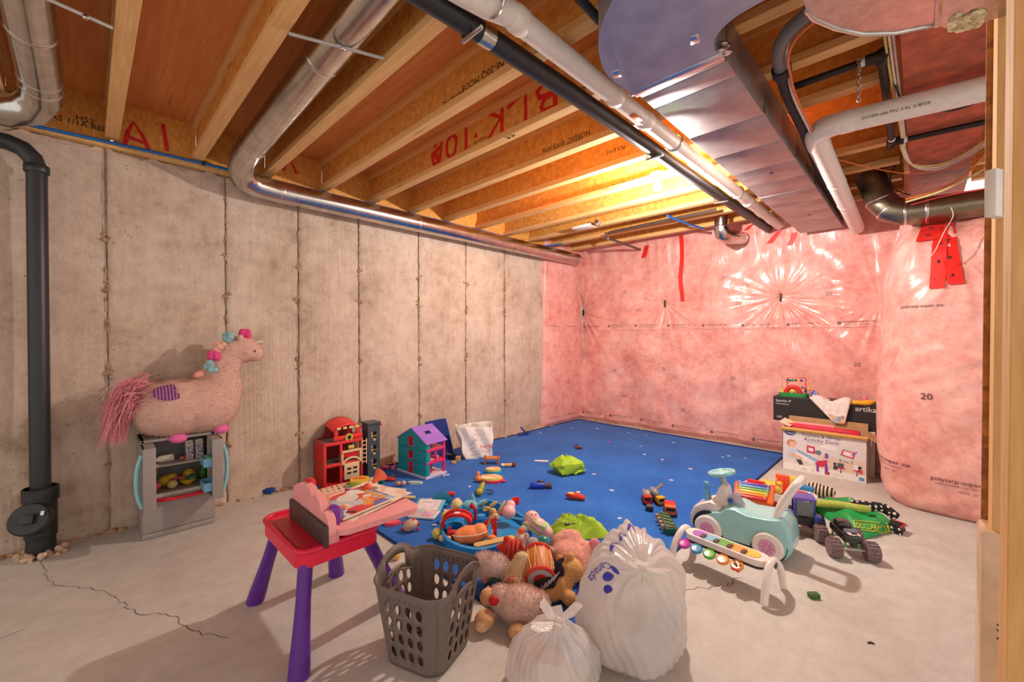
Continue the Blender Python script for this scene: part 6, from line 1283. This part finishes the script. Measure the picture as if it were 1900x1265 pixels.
mb=MB(); mb.tube(bez([(-.095,-.03,.06),(-.06,-.056,.066),(0,-.06,.07),(.05,-.05,.072),(.10,-.02,.075)],5),.004,6); mb.build('zip',PL((240,206,170)),t); bit(t,'tag_end',(.125,-.02,.04),(.03,.02,.018),0,None,ORB)
t=thing('toy_tower','red and cream toy lighthouse tower with a ladder in the blue tray','toy',tuple(at(917,1003,ZT)),YAW)
mb=MB(); mb.box((0,0,.065),(.032,.032,.13),.006); mb.build('red_column',PL((206,24,30)),t); mb=MB(); mb.box((-.010,-.0175,.045),(.012,.003,.06),.001); mb.box((.008,-.0175,.025),(.008,.003,.02),.001); mb.build('cream_panel',PL((236,206,190)),t)
mb=MB(); mb.tube([(.016*math.cos(a*.5236)+.004,-.002,.13+.02*math.sin(a*.5236)) for a in range(7)],.010,8); mb.build('top_arch',PL((226,180,110)),t)
mb=MB(); mb.box((-.04,.01,.085),(.006,.014,.10),.001,(0,.45,0)); mb.box((-.03,.018,.09),(.006,.003,.10),.001,(0,.45,0)); mb.build('ladder_strip',PL((226,190,130)),t)
small('toy_rocket','small red and cream toy rocket leaning on the tower top','toy',905,968,ZT+.07,lambda m:m.lathe([(.004,-.045),(.012,-.035),(.014,.02),(.006,.05)],12,(0,0,0),(0,1.1,.2)),(196,30,44))
small('wooden_ramp','long tan plastic ramp beam lying across the blue tray','toy',918,1008,ZT+.035,lambda m:m.prism([(x,y) for x,y in rrect(.24,.045,.02,5)],.028,(0,0,-.012),(0,0,.42)),(214,176,112))
small('toy_scoop','dark red toy scoop lying in the left basin of the blue tray','toy',840,1000,ZT,lambda m:m.box((0,0,.03),(.07,.045,.04),.01,(0,.2,.3)).box((-.02,.01,.055),(.015,.015,.03),.004),(196,30,50))
small('toy_figure','cream toy figure with red cap lying beside the left basin','toy',823,1005,ZT,lambda m:m.ell((0,0,.02),(.03,.02,.02)).ell((.03,0,.02),.014),(232,206,160))
small('toy_piece','red toy piece lying behind the basket rim','toy',868,1024,ZT,lambda m:m.box((0,0,.012),(.05,.03,.024),.008),(214,40,40))
small('blue_plush','pale blue plush shark with fins lying behind the blue tray','plush toy',872,950,RZ,lambda m:m.ell((0,0,.04),(.06,.045,.04)).ell((.02,.03,.08),(.014,.01,.04),12,8,(0,-.3,0)).ell((.07,.0,.06),(.05,.016,.014),12,8,(0,-.5,.2)).ell((.065,.02,.03),(.03,.02,.015)),0,YAW,FAB((120,190,206)))
small('cream_hat','cream knitted ball hat leaning on the blue shark plush','toy',848,950,RZ,lambda m:m.ell((0,0,.045),(.042,.04,.045)),0,YAW,FAB((226,206,150),90))
small('toy_snake_tail','green and orange patterned toy lizard resting on the blue shark','toy',893,936,RZ+.05,lambda m:m.ell((0,0,.0),(.05,.014,.012),14,8,(0,-.3,.2)).ell((-.03,0,-.01),(.02,.012,.012)),0,YAW,PRINT('lizard_print',[(90,110,40),(206,90,50),(196,160,70),(60,80,30)],60))
t=thing('wooden_windmill','cream wooden toy with leaf shaped blades and red knobs behind the tray','toy',tuple(at(915,965,RZ)),YAW)
for k,(x,z,a) in enumerate(((-.03,.075,.4),(.0,.10,-.5),(.045,.06,-1.0),(.06,.085,-.9),(-.045,.05,.2))): mb=MB(); mb.ell((x,0.01*k,z),(.035,.006,.012),14,8,(0,a,.2*k)); mb.build('blade',PL((226,190,116),.6),t)
mb=MB(); mb.ell((0,0,.045),(.025,.022,.035)); mb.build('hub',PL((222,176,110),.6),t)
for x,z in ((.02,.045),(-.02,.03),(.055,.05)): mb=MB(); mb.ell((x,-.02,z),.012); mb.build('red_knob',PL((214,50,50)),t)
small('yellow_ball','yellow toy ball at the corner of the open tablet book','ball',828,968,RZ,lambda m:m.ell((0,0,.034),.034),(222,196,70))
small('clear_ball','pale lime see-through ball beside the blue tray','ball',811,1000,RZ,lambda m:m.ell((0,0,.032),.032),0,YAW,M('lime_ball',(206,206,90),.2,var=.1,coat=.5))
small('orange_leaf','orange toy leaf between the yellow ball and the tray','toy',840,965,RZ,lambda m:m.ell((0,0,.02),(.045,.016,.014),14,8,(0,-.3,.3)),(240,140,80))
small('toy_cup','round red toy cup standing on the carpet near the doll head','toy cup',957,934,RZ,lambda m:m.lathe([(.026,0),(.03,.035),(.026,.035),(.022,.008)],18),(226,50,50))
small('red_block','small red block beside the round red cup','toy block',944,940,RZ,lambda m:m.box((0,0,.018),(.04,.034,.034),.006),(226,40,40))
small('toy_piece','bright red plastic piece on the carpet behind the tray','toy',837,920,RZ,lambda m:m.box((0,0,.016),(.055,.04,.032),.014),(226,44,40))
small('white_scrap','tiny white paper scrap near the red plastic piece','scrap',849,926,RZ,lambda m:m.box((0,0,.004),(.03,.016,.006),.002),(232,206,206))
# ================================================================== toys around the desk and along the wall
t=slab('alphabet_board','long cream alphabet puzzle board leaning before the fire station','puzzle board',tuple(at(640,905,.045)),(.16,.36,.008),(.05,.20,YAW-.88),M('cream_board',(232,206,170),.6),None,.002)
R5=[(214,80,60),(90,90,150),(196,140,60),(120,130,150),(180,60,80),(210,150,110)]
for i in range(4):
    for j in range(9):
        mb=MB(); k=(i*3+j*5)%3
        if k==0: mb.box((-.055+.037*i,-.155+.039*j,.0095),(.022,.014,.003),.001,(0,0,.5*((i+j)%3)))
        elif k==1: mb.ell((-.055+.037*i,-.155+.039*j,.009),(.012,.009,.003),10,6)
        else: mb.prism([(-.011,-.008),(.011,-.008),(0,.011)],.003,(-.055+.037*i,-.155+.039*j,.008))
        mb.build('puzzle_piece',PL(R5[(i+2*j)%6]),t,smooth=False)
t.location.z=.035
t=thing('toy_burger_drum','green and orange round toy drum with watermelon colours behind the alphabet board','toy',tuple(at(668,908,RZ)),YAW)
for z0,z1,r,c in ((0,.03,.075,(110,160,80)),(.03,.045,.078,(60,190,190)),(.045,.07,.074,(150,190,50)),(.07,.085,.072,(226,196,60))): MB().lathe([(r,z0),(r,z1)],26).build('band',PL(c),t,ang=30)
MB().prism(arc(0,0,.05,0,180,10),.004,(-.005,-.01,.0855)).build('orange_wedge',PL((240,110,50)),t,smooth=False); MB().box((.03,-.072,.025),(.03,.008,.03),.004).build('face_panel',PL((196,206,150)),t)
small('knit_ball','pale green and cream textured ball beside the round toy drum','ball',690,907,RZ,lambda m:m.ell((0,0,.045),.045,20,14),0,YAW,M('nubby_ball',(196,200,140),.8,var=.15,scale=60,bmp=.7))
small('green_leaf','small green toy leaf behind the textured ball','toy',707,897,RZ,lambda m:m.ell((0,0,.03),(.03,.012,.03)),(20,140,100))
slab('map_board','cream picture puzzle board with faded green map lying on the carpet','puzzle board',tuple(at(714,914,RZ)),(.26,.20,.008),(0,0,YAW-.28),PRINT('map_print',[(232,206,160),(226,190,150),(196,196,130),(236,216,180),(206,170,140),(214,200,150)],14))
t=thing('wooden_bow','two rounded brown wooden beads lying on the map board corner','toy',tuple(at(744,900,RZ+.009)),YAW); MB().ell((-.02,0,.016),(.02,.018,.016)).build('bead',PL((206,150,80),.5),t); MB().ell((.022,0,.018),(.018,.018,.018)).build('bead',PL((222,160,130),.5),t)
small('red_toy_car','small red toy car on the carpet before the dollhouse','toy car',724,892,RZ,lambda m:m.box((0,0,.014),(.085,.035,.02),.008).box((-.005,0,.026),(.045,.028,.014),.006),(214,44,40))
small('shell_piece','pale mint toy boat on the carpet before the dollhouse','toy',770,897,RZ,lambda m:m.prism([(-.06,0),(-.03,-.025),(.05,-.02),(.065,0),(.03,.02),(-.04,.02)],.016),(190,206,186))
slab('sticker_book','pale blue sticker book with small cartoon figures under the desk corner','book',tuple(at(735,948,RZ)),(.15,.16,.008),(0,0,YAW-.05),PRINT('sticker_print',[(150,180,206),(160,190,210),(140,170,200),(206,120,120),(150,186,206),(190,160,190),(90,150,120),(150,180,206)],26))
t=thing('tablet_book','open sky blue tablet book with pastel pages on the carpet','book',tuple(at(790,950,RZ)),YAW-.18)
MB().box((0,.06,.02),(.20,.14,.016),.008,(.25,0,0)).build('cover_frame',PL((110,190,214)),t); MB().box((0,.055,.032),(.155,.11,.004),.001,(.25,0,0)).build('page',M('pale_page',(226,212,214),.6),t,smooth=False)
mb=MB(); mb.tube([(-.05+.007*k,.075+.005*(-1)**k,.0362+.0022*(k%2)) for k in range(11)],.0016,5); mb.build('page_scrawl',BLACK,t)
MB().box((.01,-.055,.01),(.185,.12,.016),.006).build('lower_leaf',PL((226,222,220)),t); MB().box((.01,-.052,.0195),(.165,.10,.003)).build('picture_page',PRINT('pastel_page',[(206,180,200),(170,200,180),(226,190,180),(190,160,206),(232,206,196),(160,196,200),(226,130,160)],34),t,smooth=False)
small('orange_ring','orange plastic ring handle lying left of the tablet book','toy',757,945,RZ,lambda m:m.tube([(.035*math.cos(a*.3),.048*math.sin(a*.3),.016) for a in range(21)],.016,10,closed=True),(240,150,50))
small('red_plate','bright red toy plate behind the desk corner','toy plate',712,932,RZ,lambda m:m.lathe([(.05,0),(.085,.018),(.082,.02),(.048,.005)],26),(232,50,40))
small('teal_boot','teal half round toy tunnel lying behind the tablet book','toy',820,937,RZ,lambda m:m.tube([(.05*math.cos(math.radians(a)),0,.06*math.sin(math.radians(a))+.008) for a in range(0,181,20)],[.03]*10,8,flat=(0,1,0)).box((0,0,.01),(.09,.07,.012),.004),(40,140,180))
slab('card_tile','small orange and cream picture card behind the tablet book','card',tuple(at(803,927,RZ)),(.07,.05,.006),(0,0,YAW+.4),PRINT('card_print',[(232,206,160),(226,150,80),(236,216,180)],40))
slab('card_tile','pink printed card lying beside the blue shark plush','card',tuple(at(838,950,RZ)),(.10,.09,.006),(0,0,YAW+.3),PRINT('card_print2',[(232,190,180),(206,90,90),(236,216,200),(226,206,190),(190,120,140)],40))
small('tan_stick','pale tan toy bar behind the orange ring','toy',758,925,RZ,lambda m:m.box((0,0,.01),(.10,.03,.018),.006),(214,190,130))
small('toy_piece','dark blue toy knob beside the red plate','toy',733,928,RZ,lambda m:m.ell((0,0,.022),(.03,.028,.022)),(30,90,170))
small('orange_fish','small orange and pink toy fish near the map board','toy',724,921,RZ,lambda m:m.ell((0,0,.016),(.035,.018,.016)).ell((-.03,0,.02),(.014,.012,.016)),(240,140,100))
small('yellow_dome','small yellow dome piece beside the sticker book','toy',737,937,RZ,lambda m:m.ell((0,0,.010),(.03,.026,.018)),(236,190,80))
small('pink_fork','pink toy watermelon slice with dark notches under the sticker book','toy',728,970,RZ,lambda m:m.prism(arc(0,0,.055,180,360,12),.02,(0,0,.0)),(236,80,100))
t=thing('spiky_ball','speckled soft ball with red knobs on the front of the carpet','ball',tuple(at(762,985,RZ)),YAW); MB().ell((0,0,.036),(.048,.036,.036),18,12,(0,-.3,.2)).build('ball',PRINT('speckled',[(214,190,150),(226,206,180),(190,120,90),(150,170,130),(232,150,130)],130),t)
for c in ((.02,-.0,.072),(-.045,.0,.05),(.045,.0,.012),(-.05,-.01,.016),(.05,.0,.045)): MB().ell(c,.009,10,8).build('knob',PL((214,40,60)),t)
small('white_chalk','short white chalk stick on the carpet near the basket','chalk',806,976,RZ,lambda m:m.box((0,0,.006),(.03,.010,.010),.003),(236,230,224))
t=thing('doll_chair','tiny pink doll table and chair lying in the dollhouse shadow','toy furniture',tuple(at(722,870,RZ)),YAW); MB().box((-.03,0,.02),(.06,.05,.012),.004).box((-.05,0,.008),(.01,.04,.016)).box((-.012,0,.008),(.01,.04,.016)).build('tabletop',PL((236,80,130)),t); MB().box((.04,0,.022),(.04,.035,.012),.004).box((.055,0,.05),(.01,.035,.05),.004).box((.04,0,.008),(.03,.03,.016)).build('chair',PL((238,110,150)),t)
small('white_bow','small white toy rabbit figure at the dollhouse corner','toy',820,886,RZ,lambda m:m.tube([(-.02,0,.004),(-.01,0,.03),(0,0,.035),(.01,0,.03),(.018,0,.004)],.005,6).box((.03,.03,.012),(.06,.018,.01),.003,(0,0,.4)),(214,214,226))
t=thing('wooden_stool','tiny brown wooden doll table beside the white paper bag','toy furniture',tuple(at(912,860,RZ)),YAW)
MB().box((0,0,.055),(.15,.08,.014),.005).build('tabletop',PL((196,126,76),.6),t)
for x in (-.06,.06):
    for y in (-.03,.03): MB().tube([(x,y,.0),(x,y,.052)],.009,8).build('leg',PL((180,104,60),.6),t); MB().ell((x,y,.064),.009,8,6).build('peg',PL((150,70,40),.6),t)
t=thing('small_doll','small brown haired doll in white lying on the carpet','doll',tuple(at(943,866,RZ)),YAW-.1); blob('body',M('doll_tan',(226,180,120),.6),t,[((-.03,0,.016),(.03,.016,.015)),((.0,0,.018),(.03,.018,.016)),((.035,0,.02),(.018,.018,.018))],.006); MB().ell((.05,.0,.024),(.022,.022,.02)).build('hair',FAB((110,64,36)),t); MB().box((-.05,0,.016),(.03,.03,.026),.008).build('white_skirt',WHITE,t)
def pad(lab,px,py,rx,ry,top,side,group=None):
    t_=thing('toy_music_pad',lab,'toy',tuple(at(px,py,RZ)),YAW); MB().prism([(rx*math.cos(a*.2618),ry*math.sin(a*.2618)) for a in range(24)],.02).build('base',PL(side),t_,ang=30); MB().prism([(rx*.9*math.cos(a*.2618),ry*.88*math.sin(a*.2618)) for a in range(24)],.014,(0,0,.02)).build('yellow_layer',PL((226,206,90)),t_,ang=30)
    MB().prism([(rx*.8*math.cos(a*.2618),ry*.78*math.sin(a*.2618)) for a in range(24)],.004,(0,0,.034)).build('picture_top',PRINT(top,[(232,206,170),(226,190,150),(190,196,130),(240,150,90),(236,220,190)],30),t_,ang=30); return t_
pad('oval toy pad with a blue base near the brown doll table',915,876,.075,.055,'pad_print_a',(60,170,190))
t=pad('larger oval toy pad with a red base on the carpet',911,892,.105,.075,'pad_print_b',(214,50,80)); MB().ell((-.10,-.03,.03),(.03,.03,.025)).build('orange_knob',PL((240,130,60)),t); MB().ell((-.11,.05,.04),(.016,.014,.025)).build('side_figure',PL((226,150,110)),t); MB().ell((.10,-.03,.012),(.025,.018,.012)).build('pink_foot',PL((226,40,110)),t)
t=thing('toy_dinosaur','yellow and green toy dinosaur figure with a black strap on the carpet','toy',tuple(at(893,916,RZ)),YAW); blob('body',M('olive_toy',(150,150,50),.5,var=.3,scale=40),t,[((0,0,.04),(.025,.02,.03)),((.01,.03,.06),(.022,.02,.022)),((-.01,-.04,.03),(.028,.026,.028))],.006)
MB().tube(bez([(.03,.0,.03),(.08,.02,.02),(.085,-.02,.012),(.045,-.03,.015)],5),.004,6).build('black_strap',BLACK,t); MB().ell((-.012,-.055,.035),(.024,.014,.022)).build('yellow_face',PL((206,176,40)),t); MB().ell((.012,.045,.08),(.02,.016,.012)).build('brown_cap',PL((96,60,30)),t)
# blue torch, red fish, brown bug and other single toys out on the carpet
t=thing('toy_torch','blue and brown toy torch lying alone on the carpet','toy',tuple(at(1003,906,RZ)),YAW); MB().tube([(-.085,0,.024),(-.07,0,.026),(.02,0,.026),(.03,0,.02)],[.02,.026,.026,.02],14).build('blue_grip',PL((36,62,180)),t); MB().tube([(.03,0,.022),(.085,0,.022)],[.018,.022],14).build('brown_head',PL((84,60,56)),t); MB().ell((.0,.0,.054),(.03,.014,.012)).build('switch',PL((60,40,50)),t)
t=thing('plush_fish','small red and yellow plush fish lying on the carpet','plush toy',tuple(at(1065,926,RZ)),YAW-.15); blob('body',FAB((214,62,44)),t,[((0,0,.025),(.065,.03,.026),(0,.1,0)),((.055,-.01,.02),(.03,.03,.02))],.007); MB().ell((-.015,-.005,.044),(.035,.018,.008),14,8,(0,.15,.3)).build('yellow_fin',FAB((222,190,100)),t); MB().ell((.03,.02,.045),(.016,.01,.008)).build('white_spot',PL((236,226,220)),t)
small('brown_bug','small dark brown toy bug on the far carpet','toy',1073,833,RZ,lambda m:m.ell((0,0,.02),(.035,.02,.016)).ell((.03,0,.014),(.016,.014,.012)).tube([(-.03,0,.02),(-.045,0,.05)],.006,6).tube([(.0,0,.03),(-.015,0,.055)],.006,6),(110,50,40))
t=thing('toy_plane','dark blue toy plane with crossed wings near the concrete wall','toy',tuple(at(972,807,RZ)),YAW); MB().box((0,0,.05),(.12,.03,.02),.006,(0,.9,0)).build('upper_wing',PL((26,50,140)),t); MB().box((.0,-.02,.015),(.17,.03,.016),.005,(0,-.15,.4)).build('lower_wing',PL((30,60,160)),t); MB().ell((.03,0,.025),.022).build('hub',BLACK,t)
slab('paper_strip','white paper strip with red edge beside the lime cloth bag','paper',tuple(at(1005,855,RZ)),(.13,.04,.003),(0,0,YAW-.12),M('white_card',(226,216,208),.6),None,.0)
# scraps on the carpet
sc=[(968,801,(236,206,196)),(979,803,(232,190,180)),(1010,798,(40,40,50)),(1024,790,(226,200,190)),(1062,795,(206,190,160)),(1108,795,(236,226,226)),(1166,803,(210,180,140)),(1170,815,(206,180,150)),(1199,808,(232,196,206)),(1130,820,(214,60,90)),(1189,828,(222,200,180)),(1250,821,(236,226,220)),(1196,843,(226,216,210)),(1142,829,(110,170,180)),(1229,853,(226,180,180)),(1281,870,(236,226,220)),(1341,848,(236,226,230)),(1352,846,(236,206,200)),(1383,850,(240,226,220)),(1135,910,(226,226,232)),(1245,891,(206,206,220)),(1150,962,(206,210,230)),(871,903,(236,220,226)),(841,872,(226,90,150)),(1102,880,(200,196,206)),(730,882,(216,150,140)),(1210,782,(206,150,90)),(1190,797,(206,170,90)),(1222,802,(222,170,150)),(1415,837,(200,60,80)),(700,930,(226,110,190)),(682,925,(236,226,220)),(678,935,(226,120,180)),(1003,803,(226,206,196))]
LM=[('the concrete wall',(960,805)),('the pink wall foot',(1190,800)),('the lime cloth bag',(1090,875)),('the ride-on car',(1300,880)),('the small trucks',(1200,900)),('the desk box',(1400,845)),('the dollhouse',(760,880)),('the plush heap',(1140,950)),('the play desk',(690,930)),('the middle of the carpet',(1180,835)),('the corner of the two walls',(1050,792))]
for i,(px,py,c) in enumerate(sc):
    w=[n for n,f in (('dark',max(c)<80),('white',min(c)>205),('pink',c[0]-c[1]>60 and c[2]>110),('red',c[0]-c[1]>90),('tan',c[2]<165),('pale',True)) if f][0]
    near=min(LM,key=lambda l:(l[1][0]-px)**2+4*(l[1][1]-py)**2)[0]
    s=random.uniform(.012,.022); o=tag(MB().prism([(-s,-s*.4),(s*.6,-s*.6),(s,s*.5),(-s*.5,s*.6)],.004).build('paper_scrap',PL(c,.7),smooth=False),'tiny %s scrap on the blue carpet near %s'%(w,near),'scrap','scraps littering the blue carpet'); o.location=at(px,py,RZ); o.rotation_euler=(0,0,random.uniform(0,6))
# ================================================================== little vehicles on the carpet
def truck(name,lab,px,py,rz,L,Wd,Hh,cab,bed,extra=None,s=1.0):
    t_=thing(name,lab,'toy truck',tuple(at(px,py,RZ)),rz)
    MB().box((L*.32,0,Hh*.52),(L*.30,Wd,Hh*.7),.005).build('cab',PL(cab),t_); MB().box((-L*.15,0,Hh*.28),(L*.66,Wd*.9,Hh*.2),.003).build('chassis',PL((60,56,58)),t_)
    if bed: MB().box((-L*.17,0,Hh*.6),(L*.6,Wd,Hh*.42),.006).build('load',PL(bed),t_)
    MB().box((L*.475,0,Hh*.62),(.003,Wd*.8,Hh*.25)).build('windscreen',BLACK,t_,smooth=False)
    for x in (L*.3,-L*.12,-L*.36):
        for y in (-Wd*.5,Wd*.5): MB().lathe([(Hh*.2,-.006),(Hh*.2,.006)],12,(x,y,Hh*.2),(math.pi/2,0,0)).build('wheel',TY,t_)
    if extra: extra(t_)
    return t_
truck('toy_fire_truck','red toy fire truck with a silver ladder rack among small trucks',1200,932,-1.0,.13,.055,.075,(214,40,34),None,lambda t_:[MB().box((-.02,0,.055),(.08,.05,.035),.004).build('ladder_rack',M('silver_plastic',(170,168,160),.35,.3),t_),MB().tube([(-.05,-.015,.08),(.03,-.015,.085)],.003,6).build('rail',M('silver_plastic',(170,168,160),.35,.3),t_)])
truck('toy_mixer','yellow toy cement mixer with a grey drum among small trucks',1218,932,-.55,.15,.055,.07,(222,166,30),None,lambda t_:[MB().ell((-.03,0,.065),(.05,.03,.03),16,10,(0,.25,0)).build('drum',PL((130,128,130)),t_),MB().tube([(-.05,.02,.07),(-.02,.06,.12)],.006,8).build('boom',PL((226,160,60)),t_)])
truck('toy_pickup','small black toy car beside the red fire truck',1205,946,-1.2,.07,.04,.04,(50,44,44),(96,90,80))
truck('toy_dump_truck','red and orange toy dump truck with dark wheels on the carpet',1243,952,-1.1,.14,.07,.08,(236,110,40),(214,44,40),lambda t_:MB().box((.06,0,.05),(.01,.06,.03),.003).build('bumper',PL((226,176,60)),t_))
t=thing('toy_train_car','dark green and black toy army carrier lying on the carpet','toy truck',tuple(at(1238,978,RZ)),YAW+1.45); MB().box((0,0,.025),(.22,.075,.035),.004).build('bed',PL((30,84,56)),t); MB().box((.0,.005,.045),(.20,.05,.008),.002).build('deck',PL((96,96,84)),t)
for k in range(4): MB().box((-.075+.05*k,.045,.035),(.022,.022,.03),.005).build('side_box',PL((170,140,120)),t); MB().tube([(-.08+.05*k,-.02,.052),(-.05+.05*k,.02,.052)],.006,6).build('rope_knot',PL((50,120,60)),t)
# ================================================================== loose things on the concrete
small('green_block','small dark green block lying alone on the bare floor','toy block',1510,1109,0,lambda m:m.box((0,0,.012),(.045,.028,.022),.003),(60,100,50))
small('dark_twig','short dark twig on the bare floor at the right','twig',1616,1194,0,lambda m:m.tube([(-.012,0,.003),(0,.003,.004),(.010,-.004,.003)],.003,6),(40,30,28))
small('blue_block','dark blue toy brick on the floor behind the pink desk','toy block',498,915,0,lambda m:m.box((0,0,.02),(.08,.05,.035),.004).box((-.015,0,.04),(.02,.02,.01),.002).box((.02,0,.04),(.02,.02,.01),.002),(24,70,150))
small('yellow_cup','yellow toy ball on the floor seen through the basket handle','ball',735,1038,0,lambda m:m.ell((0,0,.022),.022),(232,180,70))
t=thing('toy_pot','black toy pot with wooden blocks beside the dollhouse','toy',tuple(at(838,852,RZ)),YAW); MB().lathe([(.03,0),(.04,.05),(.036,.05),(.028,.006)],18).build('bowl',BLACK,t); MB().tube([(0,0,.045),(-.12,.02,.06)],.004,6).build('handle',PL((150,140,130)),t)
small('wooden_block','light wooden cube beside the paper bag corner, larger of two','toy block',850,855,RZ,lambda m:m.box((0,0,.022),(.044,.044,.044),.003),(214,160,90))
small('wooden_block','light wooden cube beside the black toy pot, smaller of two','toy block',842,860,RZ,lambda m:m.box((0,0,.013),(.045,.03,.026),.003),(220,170,104))
